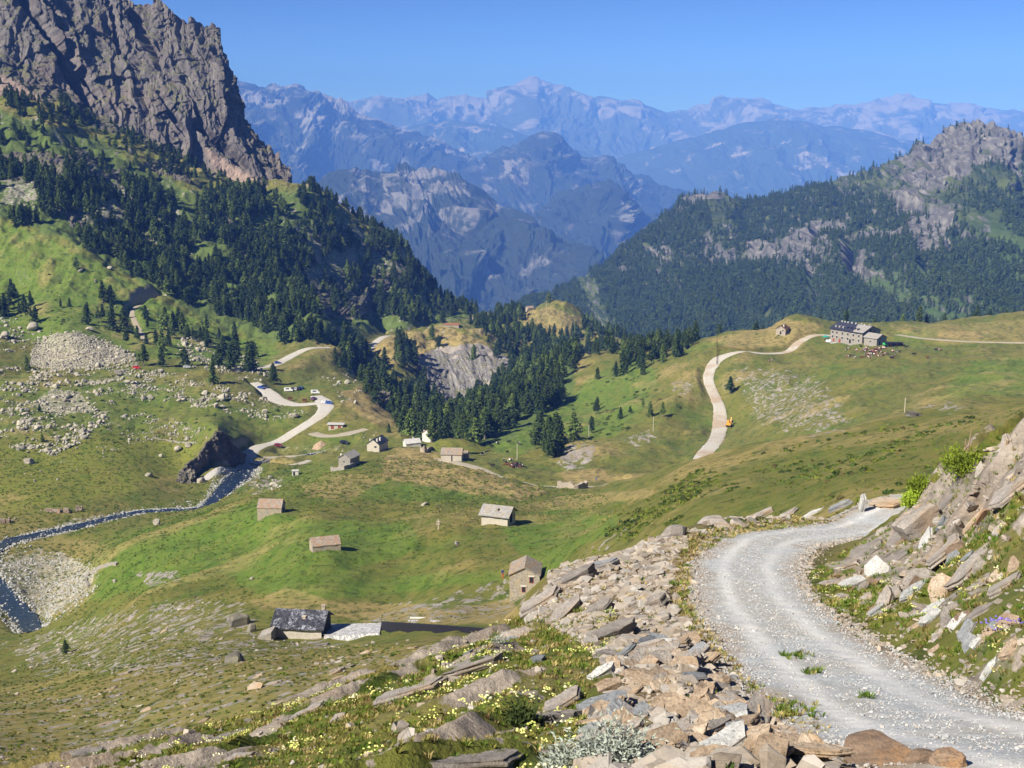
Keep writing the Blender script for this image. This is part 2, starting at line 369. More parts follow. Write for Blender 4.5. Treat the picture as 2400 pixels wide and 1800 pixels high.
def height(x, y, fine=True):
    x = np.asarray(x, float); y = np.asarray(y, float); shp = np.broadcast(x, y).shape
    x = np.broadcast_to(x, shp).ravel().copy(); y = np.broadcast_to(y, shp).ravel().copy()
    h = base_h(x, y)
    far = sstep(75, 130, y); 
    px, py = proj(x, y, h)
    flat = soft_poly(px, py, [(-300,960),(200,930),(500,1000),(560,1010),(480,1090),(200,1200),(200,1290),(80,1400),(-300,1400)], 25) * far
    forest = sstep(880, 960, y)
    # broad humps of the meadows
    hum = fbm2(x / 55, y / 70, 4, 3, .5) * 1.7 + rid2((x - y * .4) / 24, (y + x * .3) / 60, 3, 9) * .55
    hum = hum + (rid2((x - y * .3) / 9, (y + x * .3) / 22, 3, 19) - 1) * .32 + (rid2(x / 26, y / 15, 3, 29) - 1) * .5
    hum = hum * (1 - .8 * flat) * (1 + 1.3 * forest)
    crag = rid2(x / 90, y / 60, 5, 21, .55) * 5 * forest * sstep(0, 1, forest)
    h = h + far * hum * np.clip(y / 350, .35, 1.4) + crag * (1 - sstep(-.10, -.02, x / np.maximum(y, 1)))
    n = 1 - far
    if fine:
        st, _, _ = strata(x, y)
        slope_m = (1 - sstep(1060, 1250, px)) + sstep(1850, 2050, px)
        h = h + n * (.22 * fbm2(x / 3.2, y / 3.2, 4, 41, .5) + .05 * fbm2(x * 1.7, y * 1.7, 3, 43)) + n * st * np.clip(slope_m, 0, 1) * (1 + 1.1 * sstep(1850, 2050, px))
    h = road_mod(x, y, h)
    # stream bed
    m = (y > 330) & (y < 660) & (x < 0)
    if m.any():
        d, t = dist_poly(x[m], y[m], SL[:, :2]); i = np.clip(t.astype(int), 0, len(SL) - 2); f = t - i
        z = SL[i, 2] * (1 - f) + SL[i + 1, 2] * f; w = SL[i, 3] * (1 - f) + SL[i + 1, 3] * f
        b = 1 - sstep(w, w + 5, d)
        h[m] = h[m] * (1 - b) + (z - .7) * b
    return h.reshape(shp)
def hit(px, py, d0=8.0, d1=1480.0):
    """where the view ray through picture pixel meets the ground: gives a ground position in metres"""
    c = (829.5 - py) / FPX; a = side(px, py); s_ = slope(py)
    D = np.exp(np.linspace(math.log(d0), math.log(d1), 900))
    g = height(a * D, D) - s_ * D
    k = np.argmax(g > 0)
    if g[k] <= 0: k = len(D) - 1
    lo, hi = D[max(k - 1, 0)], D[k]
    Ds = np.linspace(lo, hi, 12); g = height(a * Ds, Ds) - s_ * Ds; k = int(np.argmax(g > 0)); D_ = Ds[k]
    return float(a * D_), float(D_), float(height(np.array([a * D_]), np.array([D_]))[0])

vrow = np.concatenate([np.linspace(math.log(2.0), math.log(5.5), 24, endpoint=False), np.linspace(math.log(5.5), math.log(90), 520, endpoint=False), np.linspace(math.log(90), math.log(850), 620, endpoint=False), np.linspace(math.log(850), math.log(1498), 330)])
ucol = np.concatenate([np.linspace(-1.8, -.64, 30, endpoint=False), np.linspace(-.64, -.425, 50, endpoint=False), np.linspace(-.425, .425, 1060, endpoint=False), np.linspace(.425, .64, 50, endpoint=False), np.linspace(.64, 1.8, 30)])
UU, VV = np.meshgrid(ucol, vrow); TY = np.exp(VV); TX = UU * TY
TZ = height(TX, TY)
# ================================================================ ground cover masks
PX, PY = proj(TX, TY, TZ)
def pm(poly, w): return soft_poly(PX, PY, poly, w)
nz1 = fbm2(TX / 16, TY / 22, 4, 61); nz2 = fbm2(TX / 5.0, TY / 7.0, 4, 63); nz3 = fbm2(TX / 70, TY / 90, 3, 67)
humv = fbm2(TX / 55, TY / 70, 4, 3, .5) * 1.7 + rid2((TX - TY * .4) / 24, (TY + TX * .3) / 60, 3, 9) * .55
far_ = sstep(75, 130, TY)
def noisy(m, n=None, k=.8): return sstep(.25, .75, m + (nz1 if n is None else n) * k * np.minimum(m * 4, 1) * .6)
dry = sstep(.7, 2.3, humv + nz1 * 1.1) * .5 * far_
for poly, w, a in [
    ([(830,985),(900,965),(1000,1000),(1100,1040),(1180,1060),(1120,1080),(1000,1060),(900,1050),(820,1030)], 14, .75),
    ([(650,1050),(760,1020),(830,1040),(760,1080),(660,1075)], 10, .5),
    ([(760,745),(850,722),(960,700),(1045,735),(1060,752),(990,748),(930,770),(880,790),(780,780)], 8, .7),
    ([(1130,672),(1190,662),(1262,690),(1260,705),(1200,725),(1130,715)], 5, .55),
    ([(735,850),(780,832),(830,850),(850,900),(870,930),(800,915),(760,880)], 8, .7),
    ([(730,1300),(880,1300),(960,1318),(1100,1290),(1130,1330),(1060,1350),(800,1345),(700,1330)], 10, .6),
    ([(-60,1110),(250,1180),(200,1290),(120,1340),(80,1300),(-60,1230)], 20, .35),
    ([(1530,735),(1600,715),(1700,690),(1780,700),(1740,740),(1600,755)], 6, .55),
    ([(1920,700),(2060,702),(2212,690),(2400,690),(2400,745),(2212,742),(2050,738),(1950,725)], 8, .35),
    ([(2020,712),(2150,715),(2120,732),(2030,730)], 5, .7),
    ([(1100,1100),(1230,1070),(1330,1060),(1440,1050),(1400,1075),(1250,1100)], 8, .55),
    ([(1210,1020),(1300,1010),(1320,1035),(1260,1045),(1220,1040)], 6, .7),
    ([(540,1300),(620,1270),(760,1310),(680,1330),(560,1320)], 8, .5),
    ([(0,1480),(700,1400),(1050,1400),(900,1440),(500,1560),(150,1659),(-400,1800),(-400,1500)], 40, .38),
    ([(1480,1010),(1700,960),(1900,925),(2212,880),(2300,900),(1950,950),(1600,1000)], 14, .35),
    ]: dry = np.maximum(dry, noisy(pm(poly, w)) * a)
lush = sstep(.2, -1.2, humv + nz1) * .5 * far_
for poly, w, a in [
    ([(190,1300),(190,1210),(300,1140),(430,1110),(560,1085),(640,1120),(880,1130),(900,1180),(760,1230),(820,1290),(560,1280),(480,1240)], 22, .95),
    ([(1080,1140),(1200,1100),(1340,1110),(1330,1150),(1250,1180),(1180,1250),(1120,1190)], 14, .9),
    ([(1040,960),(1120,900),(1230,860),(1290,800),(1370,780),(1420,800),(1400,880),(1330,940),(1200,940),(1120,990)], 14, .85),
    ([(2100,780),(2212,770),(2400,770),(2400,850),(2212,850),(2080,860),(2020,860)], 16, .75),
    ([(1930,720),(2010,705),(2040,720),(1980,738),(1935,738)], 6, .7),
    ([(-400,470),(0,470),(150,530),(300,620),(420,690),(600,750),(590,800),(300,770),(0,740),(-400,740)], 20, .85),
    ([(560,1020),(700,1000),(760,1010),(640,1080),(560,1070)], 12, .5), ([(-400,800),(300,820),(680,900),(560,940),(0,960),(-400,960)], 30, .5),
    ([(560,1300),(700,1270),(900,1240),(1080,1230),(1080,1255),(820,1290)], 14, .8),
    ([(760,1045),(900,1040),(1040,1075),(960,1085),(780,1075)], 8, .8),
    ]: lush = np.maximum(lush, noisy(pm(poly, w)) * a)
yel = pm([(0,960),(200,940),(430,960),(400,1040),(150,1090),(0,1110),(-400,1110),(-400,950)], 16)
rock = np.zeros_like(TX)
for poly, w, a in [
    ([(680,465),(760,490),(870,540),(900,610),(860,680),(760,690),(690,665),(600,600)], 16, .55),
    ([(905,768),(950,750),(1040,742),(1085,765),(1102,785),(1060,850),(1030,880),(980,850),(930,820)], 5, 1.0),
    ([(1590,810),(1640,800),(1720,800),(1780,830),(1850,905),(1800,930),(1700,930),(1620,900)], 34, .50),
    ([(1980,880),(2050,868),(2090,880),(2050,895)], 10, .5),
    ([(1190,1005),(1240,955),(1285,965),(1280,1000),(1230,1015)], 12, .66),
    ([(1345,950),(1400,925),(1420,945),(1370,970)], 10, .5),
    ([(1440,835),(1480,820),(1500,830),(1480,860)], 6, .5),
    ([(790,1335),(860,1300),(940,1290),(1080,1250),(1190,1270),(1180,1300),(1050,1340),(900,1350)], 16, .5),
    ([(0,1400),(200,1330),(420,1290),(520,1300),(560,1360),(760,1390),(400,1460),(100,1460)], 25, .5),
    ([(0,1520),(500,1440),(900,1400),(1060,1360),(1050,1390),(850,1440),(500,1560),(200,1640),(-100,1700)], 25, .42),
    ([(290,1240),(380,1230),(400,1260),(320,1265)], 8, .6),
    ([(0,330),(200,350),(420,480),(300,520),(100,450),(0,440)], 25, .6),
    ([(140,415),(300,440),(430,560),(300,520),(170,470)], 12, .5),
    ([(560,1070),(600,1050),(620,1060),(580,1085),(540,1110)], 8, .0),
    ([(540,1030),(600,1030),(620,1045),(560,1070),(530,1060)], 10, .55),
    ([(1400,735),(1480,745),(1500,760),(1440,770)], 6, .3),
    ([(1390,1100),(1330,1190),(1240,1200),(1190,1230),(1180,1300),(1230,1210)], 6, .4),
    ]: rock = np.maximum(rock, noisy(pm(poly, w), nz2, 1.1) * a)
rock = np.maximum(rock, sstep(960, 1150, TY) * (TX < 0) * sstep(.1, .9, nz2 + nz1 * .6) * .6)
rock = np.maximum(rock, (1 - far_) * 0)
scree = np.zeros_like(TX)
for poly, w, a in [
    ([(65,790),(70,750),(110,722),(170,718),(230,740),(290,768),(250,785),(200,795),(120,798)], 4, 1.0),
    ([(60,880),(110,840),(170,845),(205,890),(120,895)], 6, .6),
    ([(230,800),(380,810),(520,845),(660,880),(560,900),(400,870),(250,850),(160,820)], 10, .38),
    ([(0,800),(200,810),(250,900),(180,960),(0,950)], 14, .35),
    ([(0,1215),(60,1190),(140,1200),(200,1230),(205,1260),(180,1290),(110,1335),(70,1310),(0,1240)], 18, .75),
    ([(30,1160),(160,1120),(250,1105),(190,1130),(60,1168)], 5, .5),
    ([(590,965),(660,960),(780,960),(720,978),(600,985)], 5, .4),
    ([(545,1002),(700,990),(760,975),(740,990),(600,1010)], 4, .25),
    ]: scree = np.maximum(scree, noisy(pm(poly, w), nz2, .9) * a)
forest_m = np.clip(noisy(pm([(-400,240),(0,240),(200,300),(420,420),(680,410),(760,480),(900,600),(1030,680),(700,735),(560,740),(420,680),(290,600),(150,520),(0,470),(-400,450)], 18)), 0, 1)
forest_m = np.maximum(forest_m, noisy(pm([(830,870),(900,830),(1000,850),(1100,780),(1240,760),(1240,860),(1100,950),(1030,960),(900,940)], 12)))
st_, sg_, sf_ = strata(TX, TY)
slope_m = np.clip((1 - sstep(1060, 1330, PX)) + sstep(1800, 2000, PX), 0, 1)
nearrock = (1 - far_) * sg_ * slope_m * sstep(.05, .5, .35 + .8 * pn2(TX * .5, TY * .5, 90) + .35 * nz2 + .25 * fbm2(TX * 1.4, TY * 1.4, 3, 91)) * sstep(.2, .3, sf_)
bank = (1 - far_) * pm([(1130,1340),(1190,1240),(1290,1200),(1420,1160),(1530,1130),(1500,1200),(1480,1300),(1560,1420),(1680,1530),(1850,1640),(2050,1720),(1300,1720),(1250,1600),(1350,1450),(1300,1380)], 22)
outc = (1 - far_) * pm([(2400,850),(2212,925),(2050,1020),(1930,1120),(1860,1170),(1780,1250),(1850,1275),(1960,1240),(2060,1150),(2160,1100),(2212,1060),(2400,960)], 10)
rock = np.clip(np.maximum(np.maximum(rock, nearrock), outc * .9), 0, 1)
soil = np.clip(np.maximum(bank, (1 - far_) * .35 * sstep(0, .6, nz2)), 0, 1)
me = np_mesh('terrain', np.stack([TX, TY, TZ], -1).reshape(-1, 3), grid_faces(*TX.shape))
vcol(me, 'm1', np.stack([dry, rock, lush], -1).reshape(-1, 3))
vcol(me, 'm2', np.stack([scree, soil, forest_m], -1).reshape(-1, 3))
vcol(me, 'm3', np.stack([yel, 1 - far_, 0 * yel], -1).reshape(-1, 3))
def terrain_mat():
    t = NT('terrain'); P = t.pos()
    dry = t.attr('m1', 0); rock = t.attr('m1', 1); lush = t.attr('m1', 2)
    scr = t.attr('m2', 0); soil = t.attr('m2', 1); fo = t.attr('m2', 2); yel = t.attr('m3', 0); near = t.attr('m3', 1)
    nA = t.noise(P, .035, 10, .7); nB = t.noise(P, .4, 8, .65); nC = t.noise(P, 4.0, 6, .7)
    st = t.pos((.06, .022, .25), rot=(0, 0, .5)); nS = t.noise(st, 3.0, 10, .68, dist=.6)
    nL = t.noise(P, 1.3, 5, .7)
    g = t.mix(t.ramp(nA, [(.35, 0), (.65, 1)]), (.080, .118, .013), (.148, .142, .026))
    g = t.mix(t.math('MULTIPLY', lush, t.ramp(nS, [(.3, .55), (.6, 1)])), g, (.070, .168, .010))
    g = t.mix(t.math('MULTIPLY', yel, .75), g, (.175, .20, .018))
    g = t.mix(t.math('MULTIPLY', t.ramp(nS, [(.38, 0), (.62, 1)]), .42), g, (.20, .155, .042))
    g = t.mix(t.ramp(nS, [(.30, .75), (.46, 0)]), g, (.040, .082, .006))
    d = t.math('MULTIPLY', dry, 1.0); d = t.math('ADD', d, t.math('MULTIPLY', t.math('SUBTRACT', nB, .5), t.math('MULTIPLY', dry, 2.2)), clamp=True)
    g = t.mix(d, g, t.mix(nB, (.22, .16, .055), (.45, .33, .145)))
    # small tussock mottling, shrubs and dark tufts
    g = t.mix(t.ramp(nB, [(.34, .85), (.47, 0)]), g, (.030, .052, .006))
    g = t.mix(t.math('MULTIPLY', t.ramp(nL, [(.55, 0), (.7, 1)]), .38), g, (.27, .23, .085))
    g = t.mix(fo, g, t.mix(nB, (.045, .085, .016), (.13, .165, .035)))
    so_ = t.mix(nC, (.13, .085, .045), (.30, .215, .13))
    g = t.mix(t.math('MULTIPLY', soil, t.ramp(nL, [(.3, .6), (.6, 1)])), g, so_)
    # rock: grey brown, layered
    rs = t.noise(t.pos((.35, .35, 2.2), rot=(.25, .3, .5)), 1.2, 9, .68)
    rk = t.ramp(rs, [(.28, (.10, .085, .07)), (.45, (.25, .215, .18)), (.58, (.36, .305, .25)), (.75, (.49, .445, .39))])
    rk = t.mix(t.ramp(nB, [(.5, 0), (.75, .7)]), rk, (.30, .20, .11))
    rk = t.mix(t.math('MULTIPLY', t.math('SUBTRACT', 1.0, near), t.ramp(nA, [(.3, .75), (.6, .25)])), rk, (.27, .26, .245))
    # rock fraction appears in flecks where the mask is partial
    fl = t.math('ADD', rock, t.math('MULTIPLY', t.math('SUBTRACT', t.noise(t.pos((.5, .3, 1.0), rot=(0, 0, .5)), .9, 7, .7), .52), t.math('MULTIPLY', t.math('GREATER_THAN', rock, .02), 2.6)))
    steep = t.ramp(t.nz(), [(.42, 1), (.62, 0)])
    fl = t.math('MAXIMUM', t.ramp(fl, [(.48, 0), (.58, 1)]), t.math('MULTIPLY', steep, .85))
    col = t.mix(fl, g, rk)
    # pale boulder ground
    vo = t.vor(t.pos(), .55, 'Color'); vs = t.n('SeparateColor'); t.l(vo, vs.inputs[0])
    sc_ = t.mix(vs.outputs[0], (.22, .20, .15), (.47, .43, .34))
    sm = t.math('ADD', scr, t.math('MULTIPLY', t.math('SUBTRACT', nB, .5), t.math('MULTIPLY', scr, 2.0)))
    col = t.mix(t.math('MULTIPLY', t.ramp(sm, [(.40, 0), (.56, 1)]), t.ramp(t.noise(P, .7, 6, .75), [(.40, .25), (.55, 1)])), col, sc_)
    bh = t.math('ADD', t.math('MULTIPLY', nB, 1.0), t.math('MULTIPLY', nC, .25))
    b1 = t.bump(bh, .55, 1.2)
    b2 = t.bump(t.math('ADD', rs, t.noise(P, 9, 5, .7)), .5, .12, b1)
    return t.fin(col, b2, .95)
M_TERR = terrain_mat()
tag(meshobj('terrain', me, M_TERR), kind='structure')

# ================================================================ roads and water
def ribbon(name, L, off, mat, nx=9, wn=.10, rough=.02, step=1.0, kind='structure', under=False):
    seg = np.hypot(np.diff(L[:, 0]), np.diff(L[:, 1])); s = np.concatenate([[0], np.cumsum(seg)])
    n = max(int(s[-1] / step), 12); ss = np.linspace(0, s[-1], n)
    C = np.stack([np.interp(ss, s, L[:, k]) for k in range(4)], 1)
    T = np.gradient(C[:, :2], axis=0); T /= np.linalg.norm(T, axis=1)[:, None] + 1e-9; N = np.stack([-T[:, 1], T[:, 0]], 1)
    q = np.linspace(-1, 1, nx)
    wl = C[:, 3] * (1 + wn * fbm2(ss / (3 * L[:, 3].mean()), ss * 0 + 3, 4, 71)); wr = C[:, 3] * (1 + wn * fbm2(ss / (3 * L[:, 3].mean()), ss * 0 + 9, 4, 73))
    W_ = np.where(q[None] < 0, wl[:, None], wr[:, None]) * q[None]
    X = C[:, 0:1] + N[:, 0:1] * W_; Y = C[:, 1:2] + N[:, 1:2] * W_
    Z = height(X, Y) + off if not under else np.broadcast_to(C[:, 2:3], X.shape) + off
    Z = Z + rough * fbm2(X / .6, Y / .6, 4, 75)
    edge = np.abs(q)[None] ** 8
    Z = Z - edge * off * 1.2
    me = np_mesh(name, np.stack([X, Y, Z], -1).reshape(-1, 3), grid_faces(n, nx))
    vcol(me, 'q', np.stack([np.broadcast_to(q[None] * .5 + .5, X.shape), X * 0, X * 0], -1).reshape(-1, 3))
    return tag(meshobj(name, me, mat), kind=kind)
def gravel_mat(name, c1, c2, c3, sc=1.0, blotch=None, ruts=False):
    t = NT(name); P = t.pos()
    n1 = t.noise(P, .5 * sc, 6, .6); n2 = t.noise(P, 14 * sc, 6, .75); v = t.vor(P, 24 * sc, 'Color'); s = t.n('SeparateColor'); t.l(v, s.inputs[0])
    c = t.mix(s.outputs[0], c1, c2); c = t.mix(t.ramp(n2, [(.35, .0), (.7, .8)]), c, c3)
    c = t.mix(t.ramp(n1, [(.42, 0), (.62, .6)]), c, (c3[0] * .8, c3[1] * .73, c3[2] * .62))
    if ruts:
        q = t.attr('q', 0)
        r1 = t.math('ABSOLUTE', t.math('SUBTRACT', q, t.math('ADD', .5, t.math('MULTIPLY', t.math('SUBTRACT', t.noise(P, .15, 2), .5), .12))))
        rut = t.ramp(t.math('ABSOLUTE', t.math('SUBTRACT', r1, .21)), [(.02, 1), (.10, 0)])
        c = t.mix(t.math('MULTIPLY', rut, t.ramp(n1, [(.3, .25), (.7, .8)])), c, (.70, .69, .67))
        e = t.ramp(t.math('ADD', r1, t.math('MULTIPLY', t.math('SUBTRACT', n1, .5), .45)), [(.32, 0), (.5, 1)])
        c = t.mix(e, c, t.mix(n2, (.22, .165, .11), (.40, .32, .24)))
    if blotch: c = t.mix(t.ramp(t.noise(P, .06, 4), [(.46, 0), (.56, 1)]), c, blotch)
    b = t.bump(t.math('ADD', n2, t.math('MULTIPLY', s.outputs[0], .5)), .7, .03 / sc)
    return t.fin(c, b, .95)
M_NROAD = gravel_mat('pale_gravel', (.22, .25, .27), (.52, .54, .55), (.47, .47, .46), 1.0, ruts=True)
M_FROAD = gravel_mat('white_dirt', (.36, .34, .30), (.52, .49, .44), (.56, .54, .50), .08)
M_BROAD = gravel_mat('brown_dirt', (.38, .35, .29), (.50, .465, .40), (.60, .58, .54), .08, blotch=(.42, .33, .24))
M_TRACK = gravel_mat('farm_dirt', (.34, .30, .23), (.44, .38, .29), (.40, .36, .28), .08)
for k_, L in RL.items():
    if k_ == 'gravel_road': ribbon('gravel_road', L, .03, M_NROAD, 61, .10, .022, .06)
    elif k_ == 'dirt_road': ribbon(k_, L, .14, M_BROAD, 13, .10, .05, .8)
    elif k_ in ('valley_road', 'parking_track', 'upper_road', 'far_road', 'bridge_track'): ribbon(k_, L, .16, M_FROAD, 11, .10, .03, .9)
    else: ribbon(k_, L, .13, M_TRACK, 9, .22, .03, .9)
def water_mat():
    t = NT('stream_water'); P = t.pos()
    n = t.noise(P, 1.1, 5, .6); n2 = t.noise(P, .22, 4, .6); wr = t.noise(t.pos((1, .35, 1)), .55, 8, .75, dist=.8)
    c = t.mix(t.ramp(wr, [(.60, 0), (.70, 1)]), (.014, .028, .055), (.42, .46, .50))
    return t.fin(c, t.bump(t.math('ADD', n, n2), .55, .35), t.ramp(wr, [(.60, .10), (.70, .8)]))
M_WATER = water_mat()
SLw = SL.copy(); SLw[:, 3] = SL[:, 3] + .6
ribbon('mountain_stream', SLw, -.1, M_WATER, 9, .34, .03, .8, under=True)

# ================================================================ lofted mountains
def loft(cols, nu, nt, tback=()):
    """cols: list of columns, each a list of (px,py,D) from foot to crest. returns (nt,nu,3) world grid"""
    C = np.array([[un(*p) for p in c] for c in cols])            # nc, nk, 3
    nc, nk, _ = C.shape
    d = np.linalg.norm(np.diff(C.mean(1), axis=0), axis=1); s = np.concatenate([[0], np.cumsum(d)]); ss = np.linspace(0, s[-1], nu)
    E = np.stack([[np.interp(ss, s, C[:, k, a]) for a in range(3)] for k in range(nk)])   # nk,3,nu
    tt = np.linspace(0, nk - 1, nt); i = np.minimum(tt.astype(int), nk - 2); f = (tt - i)[:, None, None]
    G = E[i] * (1 - f) + E[i + 1] * f
    return G.transpose(0, 2, 1)
def normals(G):
    a = np.gradient(G, axis=0); b = np.gradient(G, axis=1); n = np.cross(b, a); n /= np.linalg.norm(n, axis=-1, keepdims=True) + 1e-9
    n = np.where(n[..., 1:2] > 0, -n, n); return n
def add_back(G, steps):
    """rows behind the crest: (outward metres, drop metres)"""
    top = G[-1]; r = top[:, :2] / np.linalg.norm(top[:, :2], axis=1)[:, None]
    rows = [G]
    for o, d in steps:
        rows.append(np.concatenate([top[:, :2] + r * o, top[:, 2:3] - d], 1)[None])
    return np.concatenate(rows, 0)
# --- the big cliff on the left
cl = [[(-260,215,1190),(-260,60,1290),(-260,-380,1430)],
 [(-60,225,1200),(-60,70,1300),(-60,-300,1440)],
 [(90,250,1215),(80,150,1290),(60,-200,1440)],
 [(180,310,1225),(170,220,1290),(150,-110,1440)],
 [(250,350,1230),(240,270,1290),(225,-40,1440)],
 [(310,370,1235),(300,300,1285),(290,8,1430)],
 [(350,385,1240),(345,310,1285),(348,-2,1420)],
 [(385,400,1245),(380,330,1285),(375,30,1410)],
 [(420,415,1250),(415,345,1285),(402,47,1400)],
 [(455,425,1255),(450,360,1290),(440,48,1395)],
 [(490,437,1260),(480,370,1295),(472,56,1390)],
 [(520,443,1262),(510,380,1295),(490,100,1385)],
 [(548,446,1265),(540,385,1295),(505,165,1375)],
 [(575,450,1268),(565,385,1295),(525,215,1365)],
 [(598,450,1270),(590,385,1300),(548,262,1355)],
 [(620,450,1275),(610,390,1300),(572,300,1345)],
 [(638,450,1280),(626,400,1305),(605,328,1335)],
 [(652,450,1285),(640,410,1305),(632,360,1325)],
 [(668,450,1290),(655,425,1305),(648,400,1315)],
 [(690,455,1300),(680,445,1310),(668,436,1320)]]
G = loft(cl, 1000, 760)
T_ = np.linspace(0, 1, 760)[:, None]
nrm = normals(G)
ax = G[..., 0]; az = G[..., 2]; ay = G[..., 1]
gu_ = (ax + az * .42)          # gullies lean: constant along lines going down to the right
ribs = rid2(gu_ / 46 + .25 * fbm2(ax / 60, az / 60, 3, 5), az / 260, 4, 101, .52)
ribs2 = rid2(gu_ / 15 + .3 * fbm2(ax / 22, az / 22, 3, 6), az / 60, 3, 103, .5)
d1, d2, cvl = cell3(ax / 13, ay / 13, az / 22, 5); e1, e2, cv2 = cell3(ax / 5, ay / 5, az / 8, 9)
gul = 0
for (x0, y0, x1, y1, w, dp) in [(50,-20,190,215,17,40),(130,50,190,215,12,16),(283,30,345,140,14,26),(240,20,262,110,8,12),(425,265,530,360,12,26),(180,150,215,205,10,16),(340,200,400,290,7,12),(100,0,150,60,8,12),(255,90,300,150,7,9),(395,170,440,270,6,8)]:
    gpx, gpy = proj(ax, ay, az)
    dd, _ = dist_poly(gpx + 5 * fbm2(ax / 14, az / 14, 3, 8), gpy, [(x0, y0), (x1, y1)]); gul = np.maximum(gul, dp * (1 - sstep(w * .3, w, dd)))
talus = soft_poly(gpx, gpy, [(445,318),(490,350),(570,400),(660,445),(560,470),(480,400)], 8)
talus = np.maximum(talus, soft_poly(gpx, gpy, [(-300,140),(0,160),(60,190),(90,215),(60,260),(-300,230)], 8))
g1, g2, cv0 = cell3(ax / 30 + .4 * fbm3(ax / 40, ay / 40, az / 40, 2, 4), ay / 30, az / 44, 15)
disp = (ribs - 1.0) * 13 + (ribs2 - 1) * 3.4 + (cv0 - .5) * 9 + (cvl - .5) * 4.5 + (cv2 - .5) * 2.6 - np.minimum(d1, .7) * 2.2 - np.minimum(e1, .7) * .8 - gul * sstep(0, .15, T_ * 1.0)
disp = disp * (1 - .93 * talus) * sstep(0, .10, T_) + talus * fbm2(ax / 5, az / 5, 4, 3) * .8
edge = np.minimum(1, np.linspace(1, 0, 1000)[None] * 30 + .15)
disp = disp * edge
pin = (1 - sstep(.90, 1.0, T_))
G = G + nrm * disp[..., None] * np.array([1, 1, .35])
jag = (fbm2(ax[-1] / 9, ax[-1] * 0, 4, 15, .6) * 4.5) * edge[0] * (ax[-1] > un(300, 0, 1430)[0] - 400)
G[..., 2] += (T_ ** 6) * jag[None]
cliff_talus = np.concatenate([talus, np.repeat(talus[-1:], 4, 0)], 0)
G2 = add_back(G, [(6, 3), (25, 16), (110, 90), (500, 420)])
me = np_mesh('cliff_mountain', G2.reshape(-1, 3), grid_faces(*G2.shape[:2])); vcol(me, 'm1', np.stack([cliff_talus, 0 * cliff_talus, 0 * cliff_talus], -1).reshape(-1, 3))
CLIFF_G = G
def cliff_mat():
    t = NT('cliff_rock'); P = t.pos((1, 1, .55)); ta = t.attr('m1', 0)
    n1 = t.noise(P, .012, 6, .6); n2 = t.noise(P, .12, 9, .7); n3 = t.noise(t.pos((1, 1, .3)), .5, 6, .7)
    c = t.ramp(n2, [(.28, (.062, .053, .048)), (.45, (.115, .103, .098)), (.6, (.175, .158, .148)), (.78, (.26, .232, .205))])
    c = t.mix(t.ramp(n1, [(.50, 0), (.68, .45)]), c, (.20, .145, .115))
    c = t.mix(t.ramp(n3, [(.3, .55), (.5, 0)]), c, (.06, .052, .05))
    gr = t.math('MULTIPLY', t.ramp(t.nz(), [(.62, 0), (.8, 1)]), t.ramp(n2, [(.42, 0), (.55, .9)]))
    c = t.mix(gr, c, (.11, .115, .04))
    c = t.mix(ta, c, t.mix(n3, (.24, .175, .135), (.44, .33, .26)))
    return t.fin(c, t.bump(t.math('ADD', n2, t.math('MULTIPLY', n3, .5)), .8, 3.0), .95)
M_CLIFF = cliff_mat()
tag(meshobj('cliff_mountain', me, M_CLIFF), kind='structure')

# --- crags standing out of the slopes: rock faces lofted a little in front of the ground
def face(name, cols, out, nu, nt, seed, mat, folds=.0, amp=3.0, wl=9.0):
    C = []
    for c in cols:
        C.append([]); 
        for k, (a, b) in enumerate(c):
            h_ = hit(a, b, 300); o_ = out if 0 < k < len(c) - 1 else -4
            f_ = 1 - o_ / h_[1]; C[-1].append((a, b, h_[1] * f_))
    G = loft(C, nu, nt); nr = normals(G); ax, ay, az = G[..., 0], G[..., 1], G[..., 2]
    T1 = np.linspace(0, 1, nt)[:, None]; U1_ = np.linspace(0, 1, nu)[None]; ed = sstep(0, .1, T1) * (1 - sstep(.93, 1, T1)) * sstep(0, .06, U1_) * (1 - sstep(.94, 1, U1_))
    gx_ = ax + az * folds
    d = (rid2(gx_ / wl, az / (wl * 2.2), 4, seed) - 1) * amp + (rid2(gx_ / (wl * .35), (az - ax * folds * .6) / (wl * .5), 3, seed + 3) - 1) * amp * .4
    d1, d2, cv = cell3(ax / (wl * .45), ay / (wl * .45), az / (wl * .6), seed); d = d + (cv - .5) * amp * .9 - np.minimum(d1, .7) * amp * .35
    G = G + nr * (d * ed)[..., None] * np.array([1, 1, .5]); G = np.concatenate([G, G[-1:] + np.array([0, 14, -9])], 0)
    me = np_mesh(name, G.reshape(-1, 3), grid_faces(*G.shape[:2])); vcol(me, 'm1', np.zeros((G.shape[0] * G.shape[1], 3)))
    return tag(meshobj(name, me, mat), kind='structure')
def palecliff():
    t = NT('pale_cliff_rock'); P = t.pos((1, 1, .8), rot=(0, .6, 0)); n2 = t.noise(P, .16, 9, .72, dist=.5); n3 = t.noise(P, .9, 6, .7)
    c = t.ramp(n2, [(.28, (.09, .08, .078)), (.42, (.20, .185, .18)), (.56, (.32, .305, .305)), (.75, (.47, .455, .45))]); c = t.mix(t.ramp(n3, [(.3, .6), (.48, 0)]), c, (.10, .09, .08))
    gr = t.math('MULTIPLY', t.ramp(t.nz(), [(.6, 0), (.78, .9)]), t.ramp(n2, [(.45, 0), (.6, 1)])); c = t.mix(gr, c, (.14, .13, .045))
    return t.fin(c, t.bump(t.math('ADD', n2, t.math('MULTIPLY', n3, .5)), .9, 2.5), .95)
M_PALEC = palecliff()
